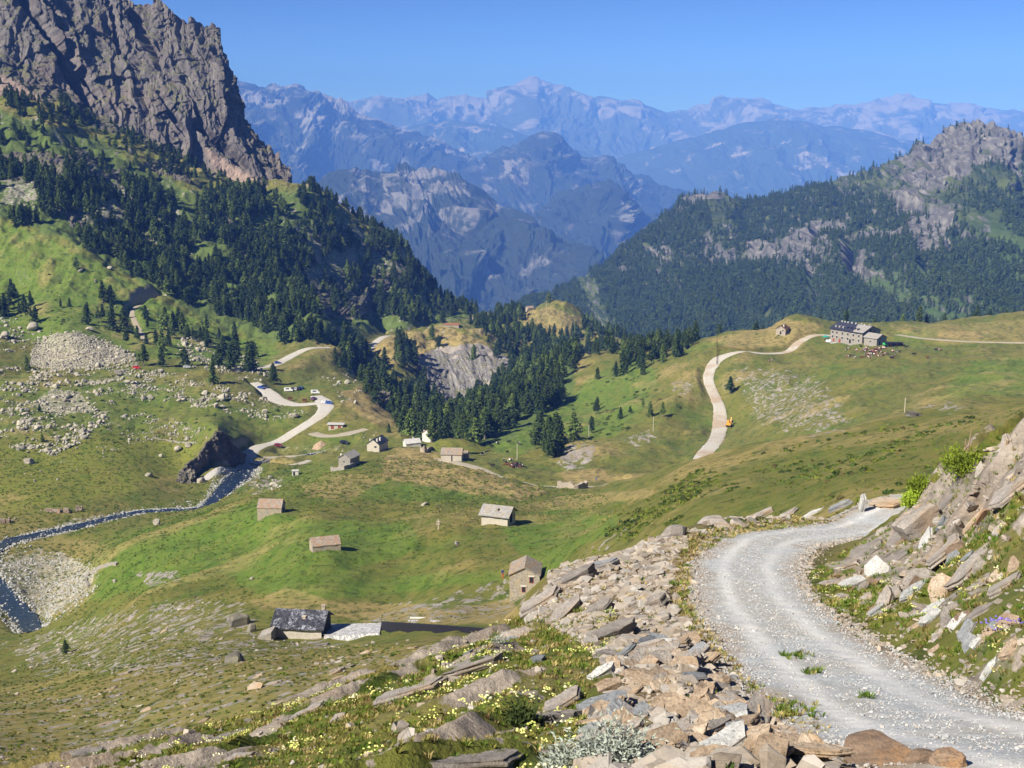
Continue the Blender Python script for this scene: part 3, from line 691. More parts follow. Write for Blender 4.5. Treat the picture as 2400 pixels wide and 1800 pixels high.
face('gorge_cliff', [[(902,800),(903,785),(904,768)],[(915,835),(915,800),(912,762)],[(940,858),(938,805),(935,754)],[(975,880),(970,815),(965,748)],[(1010,888),(1005,815),(1000,744)],[(1040,870),(1040,805),(1035,740)],[(1070,835),(1068,795),(1062,752)],[(1098,805),(1094,785),(1088,768)],[(1104,795),(1103,788),(1102,780)]], 14, 380, 300, 401, M_PALEC, 1.1, 3.2, 17)
for nm, cols, sd, ou in [('spur_crag', [[(668,655),(668,625),(672,592)],[(700,675),(702,640),(704,585)],[(735,690),(738,640),(742,590)],[(765,690),(770,640),(775,580)],[(800,672),(804,620),(808,565)],[(835,650),(838,600),(842,548)],[(868,622),(868,590),(868,560)],[(884,606),(884,592),(884,580)]], 411, 12),
    ('spur_crag', [[(682,500),(684,490),(686,478)],[(700,520),(704,495),(708,470)],[(735,528),(738,505),(742,484)],[(760,525),(762,512),(764,500)]], 415, 7),
    ('forest_crag', [[(-60,385),(-60,360),(-60,335)],[(20,395),(22,360),(24,322)],[(80,392),(82,350),(84,305)],[(130,385),(134,345),(140,308)],[(190,410),(196,370),(200,330)],[(240,418),(246,385),(250,350)],[(290,420),(292,405),(296,388)]], 421, 10),
    ('forest_crag', [[(300,372),(302,362),(304,350)],[(330,388),(334,365),(338,340)],[(372,398),(376,375),(380,350)],[(410,400),(412,390),(414,380)]], 425, 7),
    ('forest_crag', [[(118,470),(120,455),(122,432)],[(140,490),(146,460),(150,428)],[(165,500),(170,475),(176,450)],[(186,500),(188,490),(190,480)]], 427, 6),
    ('forest_crag', [[(445,470),(447,460),(449,448)],[(470,485),(474,465),(478,450)],[(500,490),(502,478),(504,466)]], 431, 6),
    ('forest_crag', [[(240,548),(242,540),(244,532)],[(270,562),(274,550),(278,540)],[(300,566),(302,560),(304,553)]], 433, 4),
    ('forest_crag', [[(520,560),(522,550),(524,540)],[(555,585),(560,565),(564,550)],[(600,600),(604,585),(606,572)]], 435, 5)]:
    face(nm, cols, ou, 220, 130, sd, M_CLIFF, .3, 3.0, 9)

# --- forested mountain on the right
rm = [[(1120,720,2500),(1120,690,2600),(1120,662,2700)],
 [(1190,735,2250),(1190,690,2450),(1190,640,2750)],
 [(1260,745,2100),(1260,680,2400),(1250,598,2800)],
 [(1330,760,1950),(1330,660,2350),(1330,555,2850)],
 [(1400,770,1850),(1400,650,2300),(1400,502,2850)],
 [(1450,775,1800),(1445,640,2250),(1440,465,2850)],
 [(1500,780,1750),(1490,620,2200),(1482,424,2850)],
 [(1550,785,1700),(1545,610,2150),(1540,412,2850)],
 [(1600,785,1650),(1600,610,2150),(1600,438,2900)],
 [(1660,785,1600),(1670,610,2100),(1680,425,2900)],
 [(1740,785,1550),(1750,600,2050),(1765,402,2850)],
 [(1820,780,1500),(1830,570,2000),(1845,377,2800)],
 [(1900,775,1450),(1910,560,1950),(1925,345,2750)],
 [(1980,770,1400),(1990,540,1950),(2005,302,2700)],
 [(2040,765,1380),(2045,520,1950),(2050,276,2650)],
 [(2090,760,1360),(2090,510,1950),(2090,263,2620)],
 [(2150,755,1340),(2150,510,1900),(2145,283,2600)],
 [(2200,755,1330),(2200,520,1900),(2200,306,2600)],
 [(2260,755,1320),(2260,530,1900),(2260,335,2600)],
 [(2400,750,1300),(2400,530,1900),(2400,360,2600)],
 [(2700,750,1300),(2700,530,1900),(2700,300,2600)]]
G = loft(rm, 1100, 560); T_ = np.linspace(0, 1, 560)[:, None]; nrm = normals(G)
ax, ay, az = G[..., 0], G[..., 1], G[..., 2]
RPX, RPY = proj(ax, ay, az)
peak = soft_poly(RPX, RPY, [(1820,400),(1950,320),(2050,262),(2100,250),(2212,290),(2400,330),(2400,420),(2212,440),(2100,420),(2000,470),(1900,430)], 25)
nose = soft_poly(RPX, RPY, [(1460,440),(1500,410),(1560,405),(1580,440),(1520,470)], 12)
ra = rid2((ax + az * .5) / 150, az / 300 + ay / 500, 5, 201, .55); rb = rid2((ax + az * .3) / 38, az / 60, 4, 203, .55)
disp = (ra - 1) * 34 * sstep(0, .2, T_) * (1 - .75 * sstep(.9, 1, T_)) + (rb - 1) * (7 + 9 * peak)
c1, c2_, cvv = cell3(ax / 26, ay / 26, az / 38, 4)
disp = disp + (cvv - .5) * (6 + 12 * peak)
G = G + nrm * disp[..., None] * np.array([1, 1, .5])
G[..., 2] += (T_ ** 8) * fbm2(ax / 18, ay / 400, 4, 205, .6) * 4 * (1 + peak * 1.6 + nose)
rn = fbm2((ax + az * .5) / 60, az / 50 + ay / 200, 5, 207, .6)
bare = np.zeros_like(ax)
for poly, w, a in [([(1930,345),(2010,296),(2055,265),(2100,255),(2212,295),(2212,370),(2130,360),(2060,400),(2000,440),(1960,480),(1930,470),(1970,400)], 16, .85),
    ([(2000,395),(2030,380),(1990,470),(1930,520),(1960,500)], 6, .9), ([(1960,480),(2050,440),(2090,470),(2030,510),(1960,520)], 8, .8),
    ([(1970,505),(2005,490),(2060,490),(2040,560),(1985,560)], 10, .75),
    ([(1420,520),(1560,500),(1720,480),(1880,440),(1990,520),(1900,590),(1700,590),(1500,580),(1350,600)], 30, .60),
    ([(1985,500),(2030,490),(2010,560),(1980,550)], 5, 1.0), ([(1475,430),(1510,412),(1560,415),(1550,440),(1490,450)], 6, .7)]:
    bare = np.maximum(bare, soft_poly(RPX, RPY, poly, w) * a)
rockm = sstep(.42, .62, bare + rn * .55 * (bare > .03) + .0)
greenm = soft_poly(RPX, RPY, [(1650,560),(1800,600),(2000,540),(2212,480),(2400,480),(2400,760),(2000,720),(1900,640),(1750,640)], 50)
RM_G, RM_ROCK = G, rockm
cr = np.concatenate([np.stack([rockm, greenm, 0 * rockm], -1), np.repeat(np.stack([rockm, greenm, 0 * rockm], -1)[-1:], 3, 0)], 0)
G2 = add_back(G, [(30, 15), (200, 200), (800, 900)])
me = np_mesh('forest_mountain', G2.reshape(-1, 3), grid_faces(*G2.shape[:2])); vcol(me, 'm1', cr.reshape(-1, 3))
def fmount_mat():
    t = NT('forest_mountain'); P = t.pos(); rk = t.attr('m1', 0); gm = t.attr('m1', 1)
    n1 = t.noise(P, .02, 7, .6); n2 = t.noise(t.pos((1, 1, .4)), .06, 9, .7)
    g = t.mix(t.ramp(n1, [(.4, 0), (.6, 1)]), (.030, .048, .014), (.075, .095, .025))
    g = t.mix(t.math('MULTIPLY', gm, .6), g, (.060, .105, .02))
    r = t.ramp(n2, [(.3, (.055, .053, .05)), (.5, (.125, .12, .11)), (.72, (.27, .255, .23))])
    st = t.ramp(t.nz(), [(.3, .8), (.5, 0)])
    return t.fin(t.mix(t.math('MAXIMUM', rk, st), g, r), t.bump(n2, .8, 6.0), .95)
tag(meshobj('forest_mountain', me, fmount_mat()), kind='structure')

# --- distant ranges
def range_mat(name, rock, dark, h0, h1, seed, nsc, lean=.6):
    t = NT(name); g = t.n('NewGeometry'); sp = t.n('SeparateXYZ'); t.l(g.outputs['Position'], sp.inputs[0])
    P = t.pos((1, 1, .30), rot=(0, lean, 0)); n1 = t.noise(P, nsc * 1.15, 10, .70); n2 = t.noise(P, nsc * .16, 5, .6)
    hh = t.n('MapRange'); t.l(sp.outputs[2], hh.inputs[0]); hh.inputs[1].default_value = h0; hh.inputs[2].default_value = h1
    f = t.math('ADD', t.math('MULTIPLY', hh.outputs[0], .55), t.math('ADD', t.math('MULTIPLY', t.math('SUBTRACT', n1, .5), 3.2), t.math('MULTIPLY', t.math('SUBTRACT', n2, .5), 1.3)))
    k = t.ramp(f, [(.36, 0), (.60, 1)])
    c = t.mix(k, dark, t.mix(t.noise(P, nsc * 3, 6, .7), tuple(v * .72 for v in rock), tuple(v * 1.25 for v in rock)))
    return t.fin(c, t.bump(n1, .6, 1.0 / nsc * .12), .95)
def mrange(name, crest, foot_py, foot_D, amp, wl, mat, seed, nu=900, nt=300, jag=.22, lean=.5):
    crest = [(a, b, c * 1.3) for a, b, c in crest]; foot_D *= 1.15; amp *= 1.3; wl *= 1.3
    cols = [[(p[0] + (q if len(p) < 4 else 0), foot_py, foot_D), ((p[0]), p[1] * .45 + foot_py * .55, foot_D * .55 + p[2] * .45), p[:3]] for p in crest for q in (0,)]
    G = loft(cols, nu, nt); T_ = np.linspace(0, 1, nt)[:, None]; nr = normals(G); ax, ay, az = G[..., 0], G[..., 1], G[..., 2]
    ax = ax + wl * .35 * fbm2(ax / wl, az / wl, 3, seed + 9); r1 = rid2((ax + az * lean) / wl, az / (wl * 1.6) + ay / (wl * 3), 6, seed, .55)
    r2 = rid2((ax - az * lean) / (wl * .45), az / (wl * .7), 4, seed + 50, .55)
    d = ((r1 - 1) * amp + (r2 - 1) * amp * .32 + (rid2((ax + az * .2) / (wl * .12), az / (wl * .2), 4, seed + 90, .6) - 1) * amp * .10) * (1 - .8 * sstep(.85, 1, T_)) * sstep(0, .1, T_)
    G = G + nr * d[..., None] * np.array([1, 1, .4])
    G[..., 2] += T_ ** 10 * fbm2(ax / (wl * .35), ay * 0, 5, seed + 7, .6) * amp * jag
    G2 = add_back(G, [(wl * .2, amp * .2), (wl, amp * 1.5), (wl * 5, amp * 12)])
    me = np_mesh(name, G2.reshape(-1, 3), grid_faces(*G2.shape[:2]))
    return tag(meshobj(name, me, mat), kind='structure')
ROCKF, DARKF = (.165, .16, .15), (.022, .032, .018)
mrange('blue_mountain', [(540,470,5600),(600,440,5600),(660,402,5600),(690,386,5600),(725,374,5600),(760,362,5600),(790,357,5600),(815,368,5600),(835,372,5600),(855,357,5580),(872,351,5560),(900,358,5500),(925,368,5450),(950,374,5400),(975,388,5300),(1005,393,5250),(1012,402,5200),(1040,425,5150),(1070,445,5100),(1110,452,5000),(1150,468,4900),(1200,502,4700),(1250,532,4500),(1330,600,4300),(1400,680,4200)],
       800, 3700, 210, 620, range_mat('blue_mountain', ROCKF, DARKF, -900, 0, 1, .0035, .9), 301, 1100, 420, .16, .8)
mrange('rocky_shoulder', [(1040,500,6800),(1100,475,6700),(1150,452,6600),(1180,428,6550),(1215,412,6500),(1240,408,6450),(1265,398,6400),(1290,391,6400),(1310,394,6400),(1335,412,6450),(1360,432,6500),(1385,455,6500),(1402,478,6500),(1460,540,6500),(1540,600,6500)],
       760, 5200, 190, 520, range_mat('rocky_shoulder', (.18, .175, .165), DARKF, -900, -150, 2, .004, .7), 331, 700, 320, .16, .8)
mrange('pyramid_peak', [(920,440,9300),(960,410,9300),(1000,375,9300),(1040,348,9200),(1080,322,9100),(1120,305,9000),(1150,292,9000),(1172,283,9000),(1195,286,9000),(1215,298,9000),(1240,318,9000),(1270,335,9000),(1300,341,9000),(1340,352,9000),(1380,372,9000),(1410,385,9000),(1440,402,9000),(1460,420,9000),(1500,470,9000),(1580,540,9000)],
       620, 7200, 260, 800, range_mat('pyramid_peak', (.17, .165, .155), DARKF, -1100, 100, 3, .0028, .7), 341, 900, 300, .14, .6)
mrange('left_range', [(440,150,11000),(500,170,11000),(525,178,11000),(538,182,11000),(558,190,11000),(590,184,11000),(610,186,11000),(640,180,11000),(655,184,11000),(690,203,10900),(720,216,10800),(745,224,10700),(775,238,10600),(805,253,10500),(840,266,10500),(870,274,10500),(910,288,10500),(950,305,10400),(980,322,10300),(1020,345,10200),(1080,395,10200),(1140,450,10200)],
       560, 8200, 330, 1000, range_mat('left_range', (.21, .205, .195), DARKF, -1000, 200, 4, .0022, .7), 351, 1000, 340, .12, .6)
mrange('forested_spur', [(820,300,14500),(870,280,14500),(920,268,14500),(985,262,14500),(1060,268,14300),(1150,300,14000),(1260,330,13800),(1330,345,13700),(1400,322,13600),(1460,305,13500),(1530,285,13500),(1600,268,13500),(1660,260,13500),(1720,258,13500),(1780,275,13500),(1860,283,13500),(1960,300,13500),(2060,320,13500),(2200,360,13500),(2400,400,13500)],
       520, 10800, 260, 1300, range_mat('forested_spur', (.34, .31, .28), (.04, .06, .03), -1200, 900, 5, .0018, .6), 361, 900, 260, .10, .6)
mrange('far_range', [(600,240,19000),(700,230,19000),(760,222,19000),(790,215,19000),(820,208,19000),(838,212,19000),(870,214,19000),(900,208,19000),(923,201,19000),(945,214,19000),(970,208,19000),(1010,202,19000),(1045,214,19000),(1078,208,19000),(1100,195,19000),(1125,180,19000),(1150,169,19000),(1175,175,19000),(1200,186,19000),(1225,193,19000),(1250,200,19000),(1283,216,19000),(1303,213,19000),(1340,222,19000),(1367,211,19000),(1400,224,19000),(1435,238,19000),(1475,240,19000),(1505,222,19000),(1530,224,19000),(1558,210,19000),(1600,212,19000),(1645,211,19000),(1670,225,19000),(1728,240,19000),(1780,232,19000),(1845,226,19000),(1895,206,19000),(1925,209,19000),(1960,202,19000),(2000,224,19000),(2050,224,19000),(2080,226,19000),(2100,236,19000),(2135,231,19000),(2170,238,19000),(2212,235,19000),(2400,230,19000)],
       420, 15000, 420, 1500, range_mat('far_range', (.25, .235, .22), (.06, .075, .05), -900, 200, 6, .0016, .5), 371, 1400, 260, .10, .5)
mrange('side_ridge', [(1600,455,4600),(1640,440,4600),(1690,428,4600),(1740,415,4600),(1800,398,4600),(1880,376,4600),(1960,340,4700),(2100,300,4700)],
       560, 4000, 60, 300, range_mat('side_ridge', (.34, .30, .26), DARKF, -700, 0, 8, .006, .5), 381, 300, 120, .12, .5)
# valley floor between the ranges
vf = np.array([[-9000, 1500, -1100], [9000, 1500, -1100], [18000, 26000, -3400], [-18000, 26000, -3400]], float)
tag(meshobj('valley_floor', np_mesh('valley_floor', vf, np.array([[0, 1, 2, 3]])), NT('valley_floor').fin((.05, .07, .03))), kind='structure')
# ================================================================ scattering tools
def rotm(rx, ry, rz):
    return np.array(Euler((rx, ry, rz)).to_matrix())
def merge_scatter(name, protos, pos, scl, rz, mat, tilt=None, smooth=False, parent=None, kind='stuff', colfn=None, sc3=None):
    """one mesh holding many small pieces; protos: list of (V, F tri)"""
    vs, fs, cs_, off = [], [], [], 0
    n = len(pos); which = rng.randint(0, len(protos), n)
    for k, (V, F_) in enumerate(protos):
        m = np.where(which == k)[0]
        if not len(m): continue
        c, s = np.cos(rz[m]), np.sin(rz[m])
        VV = V[None] * scl[m][:, None, None] * (1 if sc3 is None else sc3[m][:, None, :])
        if tilt is not None:
            tx, ty = tilt[0][m], tilt[1][m]
            y = VV[..., 1] * np.cos(tx)[:, None] - VV[..., 2] * np.sin(tx)[:, None]; z = VV[..., 1] * np.sin(tx)[:, None] + VV[..., 2] * np.cos(tx)[:, None]
            x = VV[..., 0] * np.cos(ty)[:, None] + z * np.sin(ty)[:, None]; z2 = -VV[..., 0] * np.sin(ty)[:, None] + z * np.cos(ty)[:, None]
            VV = np.stack([x, y, z2], -1)
        X = VV[..., 0] * c[:, None] - VV[..., 1] * s[:, None]; Y = VV[..., 0] * s[:, None] + VV[..., 1] * c[:, None]
        O = np.stack([X, Y, VV[..., 2]], -1) + pos[m][:, None, :]
        vs.append(O.reshape(-1, 3)); fs.append((F_[None] + (np.arange(len(m)) * len(V))[:, None, None]).reshape(-1, F_.shape[1]) + off)
        if colfn is not None: cs_.append(np.repeat(colfn[m], len(V), 0))
        off += len(m) * len(V)
    me = np_mesh(name, np.concatenate(vs), np.concatenate(fs), smooth)
    if colfn is not None: vcol(me, 'tint', np.concatenate(cs_))
    o = meshobj(name, me, mat, parent)
    return tag(o, kind=kind) if kind else o
def gn_scatter(name, pos, scl, rot, variants, idx):
    """one object whose geometry nodes set whole trees / rocks (variants: lists of mesh objects) on its points"""
    me = bpy.data.meshes.new(name); me.vertices.add(len(pos)); me.vertices.foreach_set('co', np.ascontiguousarray(pos, np.float32).ravel())
    a = me.attributes.new('scl', 'FLOAT_VECTOR', 'POINT'); a.data.foreach_set('vector', np.ascontiguousarray(scl, np.float32).ravel())
    a = me.attributes.new('rot', 'FLOAT_VECTOR', 'POINT'); a.data.foreach_set('vector', np.ascontiguousarray(rot, np.float32).ravel())
    a = me.attributes.new('idx', 'INT', 'POINT'); a.data.foreach_set('value', np.ascontiguousarray(idx, np.int32))
    o = bpy.data.objects.new(name, me); LINK(o)
    g = bpy.data.node_groups.new(name, 'GeometryNodeTree')
    g.interface.new_socket('Geometry', in_out='INPUT', socket_type='NodeSocketGeometry'); g.interface.new_socket('Geometry', in_out='OUTPUT', socket_type='NodeSocketGeometry')
    gi = g.nodes.new('NodeGroupInput'); go = g.nodes.new('NodeGroupOutput'); ip = g.nodes.new('GeometryNodeInstanceOnPoints'); jo = g.nodes.new('GeometryNodeJoinGeometry')
    for v in variants:
        j = g.nodes.new('GeometryNodeJoinGeometry')
        for ob in v:
            oi = g.nodes.new('GeometryNodeObjectInfo'); oi.inputs['Object'].default_value = ob; g.links.new(oi.outputs['Geometry'], j.inputs[0])
        gt = g.nodes.new('GeometryNodeGeometryToInstance'); g.links.new(j.outputs[0], gt.inputs[0]); g.links.new(gt.outputs[0], jo.inputs[0])
    def na(nm, ty):
        n = g.nodes.new('GeometryNodeInputNamedAttribute'); n.data_type = ty; n.inputs['Name'].default_value = nm
        return [s for s in n.outputs if s.enabled][0]
    g.links.new(gi.outputs[0], ip.inputs['Points']); g.links.new(jo.outputs[0], ip.inputs['Instance']); ip.inputs['Pick Instance'].default_value = True
    g.links.new(na('idx', 'INT'), ip.inputs['Instance Index']); g.links.new(na('rot', 'FLOAT_VECTOR'), ip.inputs['Rotation']); g.links.new(na('scl', 'FLOAT_VECTOR'), ip.inputs['Scale'])
    g.links.new(ip.outputs[0], go.inputs[0])
    md = o.modifiers.new('scatter', 'NODES'); md.node_group = g
    return tag(o, kind='stuff')

# ================================================================ trees
def foliage_mat(name, a, b, c):
    t = NT(name); oi = t.n('ObjectInfo'); P = t.pos(obj=True); n = t.noise(P, .9, 3, .6); W_ = t.noise(t.pos(), .03, 3, .6)
    col = t.mix(t.ramp(n, [(.35, 0), (.65, 1)]), a, b)
    col = t.mix(t.math('MULTIPLY', t.math('ADD', oi.outputs['Random'], t.math('SUBTRACT', W_, .5)), .75), col, c)
    col = t.mix(t.ramp(oi.outputs['Random'], [(.80, 0), (.86, .85)]), col, tuple(v * 1.9 for v in c))
    t.b.inputs['Roughness'].default_value = .8; t.b.inputs['Specular IOR Level'].default_value = .15
    return t.fin(col)
M_NEEDLE = foliage_mat('needles', (.022, .044, .014), (.058, .098, .026), (.075, .105, .022))
M_NEEDLE_Y = foliage_mat('young_needles', (.10, .15, .012), (.24, .30, .03), (.16, .22, .02))
def bark():
    t = NT('bark'); n = t.noise(t.pos((1, 1, .2), obj=True), 3, 4)
    return t.fin(t.mix(n, (.07, .055, .04), (.26, .22, .18)))
M_BARK = bark()
def crown_mesh(name, seed, H=12.0, nb=62, leaf=9, wide=.22, r=None, full=.12, size=1.0):
    r = np.random.RandomState(seed); V, F_ = [], []
    top = H; base = H * full
    lean = r.uniform(-.04, .04, 2)
    for i in range(nb):
        t = (i + r.rand()) / nb; z0 = base + (top - base) * (t ** .92)
        Rm = H * wide * (1 - t) ** .72 * (1 + .28 * math.sin(seed + t * 9)) * r.uniform(.7, 1.15) + .25
        a = i * 2.4 + r.uniform(-.5, .5); dx, dy = math.cos(a), math.sin(a)
        for k in range(leaf):
            q = (k + r.rand()) / leaf; rad = Rm * (.12 + .88 * q)
            z = z0 + Rm * (.12 * q + -.42 * q * q) + r.uniform(-.18, .18)
            cx = dx * rad + r.uniform(-.35, .35) * (.5 + Rm * .2) + lean[0] * z; cy_ = dy * rad + r.uniform(-.35, .35) * (.5 + Rm * .2) + lean[1] * z
            s = (.42 + .30 * (1 - q)) * (1.15 - .5 * t) * r.uniform(.7, 1.25) * H / 12 * size
            n = r.normal(size=3); n[2] = abs(n[2]) + .6; n /= np.linalg.norm(n); u = np.cross(n, r.normal(size=3)); u /= np.linalg.norm(u); w = np.cross(n, u)
            b = len(V)
            V += [np.array([cx, cy_, z]) + s * u * 1.25, np.array([cx, cy_, z]) - s * .7 * u + s * w * .8, np.array([cx, cy_, z]) - s * .7 * u - s * w * .8 + s * .3 * n, np.array([cx, cy_, z]) + n * s * .75]
            F_ += [[b, b + 1, b + 2], [b, b + 1, b + 3]]
    return np_mesh(name, np.array(V), np.array(F_), False)
def trunk_mesh(name, seed, H=12.0, rad=.2, k=6):
    r = np.random.RandomState(seed); V = []; n = 7
    for i in range(n):
        t = i / (n - 1); R_ = rad * (1 - t) ** .8 + .02 + (.12 * rad if i == 0 else 0); ox, oy = (r.uniform(-.06, .06, 2) * i * .6)
        for j in range(k): V.append((ox + R_ * math.cos(j * 6.283 / k), oy + R_ * math.sin(j * 6.283 / k), -.8 + t * (H * .93 + .8)))
    F_ = [[i * k + j, i * k + (j + 1) % k, (i + 1) * k + (j + 1) % k, (i + 1) * k + j] for i in range(n - 1) for j in range(k)]
    return np_mesh(name, np.array(V), np.array(F_), True)
TREEV = []
specs = [(1, .19, .10), (2, .255, .10), (3, .17, .18), (4, .30, .12), (5, .225, .26)]
for sd_, wd, fl in specs:
    TREEV.append((crown_mesh('crown', sd_, 12, 66, 9, wd, full=fl), trunk_mesh('trunk', sd_)))
def new_tree(k, loc, sc, rz, label, group, name='pine_tree', sxy=1.0):
    e = empty(name, loc, rz, label, 'tree', group); e.scale = (sc * sxy, sc * sxy, sc)
    for nm, me, mt in (('crown', TREEV[k][0], M_NEEDLE), ('trunk', TREEV[k][1], M_BARK)):
        o = bpy.data.objects.new(nm, me); LINK(o); o.parent = e
        if not me.materials: me.materials.append(mt)
    return e
# sample the ground evenly in square metres
cx_ = (TX[:-1, :-1] + TX[1:, 1:]) / 2; cy__ = (TY[:-1, :-1] + TY[1:, 1:]) / 2
carea = (TX[:-1, 1:] - TX[:-1, :-1]) * (TY[1:, :-1] - TY[:-1, :-1])
cpx, cpy = (PX[:-1, :-1] + PX[1:, 1:]) / 2, (PY[:-1, :-1] + PY[1:, 1:]) / 2
# cells hidden behind nearer ground are skipped when visible_only
smax = np.maximum.accumulate(TZ / TY, axis=0)[:-1, :-1]; cvis = (TZ / TY)[:-1, :-1] >= smax - .004
def sample(poly, per_m2, ymin=0, ymax=2000, w=4, vis=True, mask=None, nmax=200000):
    p = soft_poly(cpx, cpy, poly, w) * (cy__ > ymin) * (cy__ < ymax)
    if vis: p = p * cvis
    if mask is not None: p = p * mask[:-1, :-1]
    wgt = (p * carea).ravel(); tot = wgt.sum(); n = int(min(tot * per_m2, nmax))
    if n < 1: return np.zeros((0, 3))
    c = np.searchsorted(np.cumsum(wgt), rng.rand(n) * tot); c = np.minimum(c, wgt.size - 1)
    i, j = np.unravel_index(c, p.shape); a = rng.rand(n); b = rng.rand(n)
    y = TY[i, 0] * (1 - a) + TY[i + 1, 0] * a; u = ucol[j] * (1 - b) + ucol[j + 1] * b; x = u * y
    return np.stack([x, y, height(x, y)], 1)
ROAD_ALL = [(L, k) for k, L in RL.items()]
def off_roads(P_, m=1.5):
    ok = np.ones(len(P_), bool)
    for L, k in ROAD_ALL:
        d, t = dist_poly(P_[:, 0], P_[:, 1], L[:, :2]); ok &= d > (L[:, 3].max() + m)
    d, t = dist_poly(P_[:, 0], P_[:, 1], SL[:, :2]); ok &= d > SL[:, 3].max() * .8
    return ok
GROVES = [
 ([(-60,330),(80,365),(180,385),(300,405),(420,445),(500,405),(560,418),(640,440),(690,398),(760,462),(800,530),(700,560),(650,600),(690,680),(715,738),(620,752),(540,700),(430,668),(340,630),(290,600),(250,560),(150,522),(60,500),(-60,450)], .048, 'dark conifer in the dense wood under the grey cliff', 'conifers of the dense wood under the cliff', .55),
 ([(-60,150),(100,195),(180,250),(300,300),(420,345),(500,390),(300,395),(180,372),(-60,325)], .016, 'dark conifer among crags at the foot of the cliff', 'conifers among the crags below the cliff', .3),
 ([(760,462),(860,525),(905,590),(960,648),(1035,680),(940,702),(800,690),(720,690),(690,620),(800,560)], .024, 'dark conifer on the rocky spur that drops to the valley mouth', 'conifers on the rocky spur', .35),
 ([(100,640),(330,690),(420,700),(560,745),(605,790),(545,830),(450,800),(330,770),(200,722)], .0045, 'dark conifer standing loose on the green slope above the boulder field', 'loose conifers above the boulder field', .3),
 ([(-60,615),(60,635),(90,700),(-60,692)], .008, 'dark conifer in the small stand at the left edge of the slope', 'small stand of conifers at the left edge', 0),
 ([(712,735),(800,752),(835,800),(875,850),(905,820),(960,895),(1012,960),(950,965),(870,940),(840,892),(800,862),(765,805),(728,800)], .020, 'dark conifer on the near side of the gorge', 'conifers on the near side of the gorge', 0),
 ([(1000,885),(1080,815),(1150,765),(1240,752),(1252,790),(1205,850),(1215,862),(1190,892),(1110,925),(1040,965),(1000,965),(960,935)], .024, 'tall green conifer in the wood climbing from the gorge', 'conifers climbing from the gorge', 0),
 ([(1010,695),(1080,695),(1180,725),(1240,715),(1280,685),(1340,715),(1375,740),(1340,765),(1240,762),(1150,762),(1090,790),(1050,745)], .013, 'dark conifer in the wood behind the gorge', 'conifers in the wood behind the gorge', 0),
 ([(853,740),(885,735),(907,785),(895,802),(860,790)], .04, 'dark conifer in the clump left of the grey rock face', 'conifer clump left of the rock face', 0),
 ([(1070,680),(1130,668),(1138,692),(1082,702)], .03, 'dark conifer in the clump left of the grassy knoll', 'conifer clump left of the knoll', 0),
 ([(1320,800),(1380,748),(1440,732),(1502,725),(1502,752),(1440,785),(1380,818),(1330,830)], .016, 'green conifer in the grove on the slope left of the refuge', 'conifer grove left of the refuge', 0),
 ([(1240,800),(1400,770),(1480,800),(1470,900),(1380,930),(1250,930)], .0011, 'small green conifer alone on the open slope', 'lone conifers on the open slope', 0),
 ([(1158,965),(1200,945),(1240,955),(1232,972),(1185,992),(1155,990)], .035, 'dark conifer in the clump above the village pasture', 'conifer clump above the pasture', 0),
 ([(1440,770),(1600,770),(1600,735),(1900,715),(2300,705),(2400,720),(2400,735),(1500,800)], .0, '', '', 0),
]
TR = []
thin = fbm2(TX / 45, TY / 45, 4, 88, .6)
for gi_, (poly, dens, lab, grp, thr) in enumerate(GROVES):
    if not dens: continue
    mk = None
    if thr: mk = sstep(-.55 + thr * .5, -.15 + thr * .5, thin)
    S = sample(poly, dens, 300, 1495, 5, vis=False, mask=mk)
    S = S[off_roads(S, 3)] if len(S) else S
    for s in S: TR.append((*s, gi_))
# trees beyond the refuge ridge, rooted on the far slope
for q in [(1640,842),(1655,850),(1780,815),(1835,822),(1995,822),(2012,826),(2050,824),(2075,830),(2120,822),(2150,826),(2185,815),(2200,812),(1560,835),(1590,850),(2230,820),(1900,860),(1960,850),(2100,850),(1730,860),(1700,880)]:
    u = (q[0] - 1106) / FPX; y = q[1]; x = u * y; TR.append((x, y, float(height(np.array([x]), np.array([y]))[0]), 90))
TR = np.array(TR)
th = rng.uniform(.42, 1.22, len(TR)); th *= np.where(TR[:, 3] == 11, .5, 1) * np.where(TR[:, 3] == 1, .75, 1) * np.where(TR[:, 3] == 90, 1.05, 1)
th = np.where(np.isin(TR[:, 3], (5, 6, 12)), th * 1.12, th)
tk = rng.randint(0, 5, len(TR)); trz = rng.uniform(0, 6.28, len(TR)); tsx = rng.uniform(.9, 1.3, len(TR))
tpx, tpy = proj(TR[:, 0], TR[:, 1], TR[:, 2] + 6 * th)
th = np.where(TR[:, 3] < 4, th * 1.14, th); size = th / TR[:, 1]
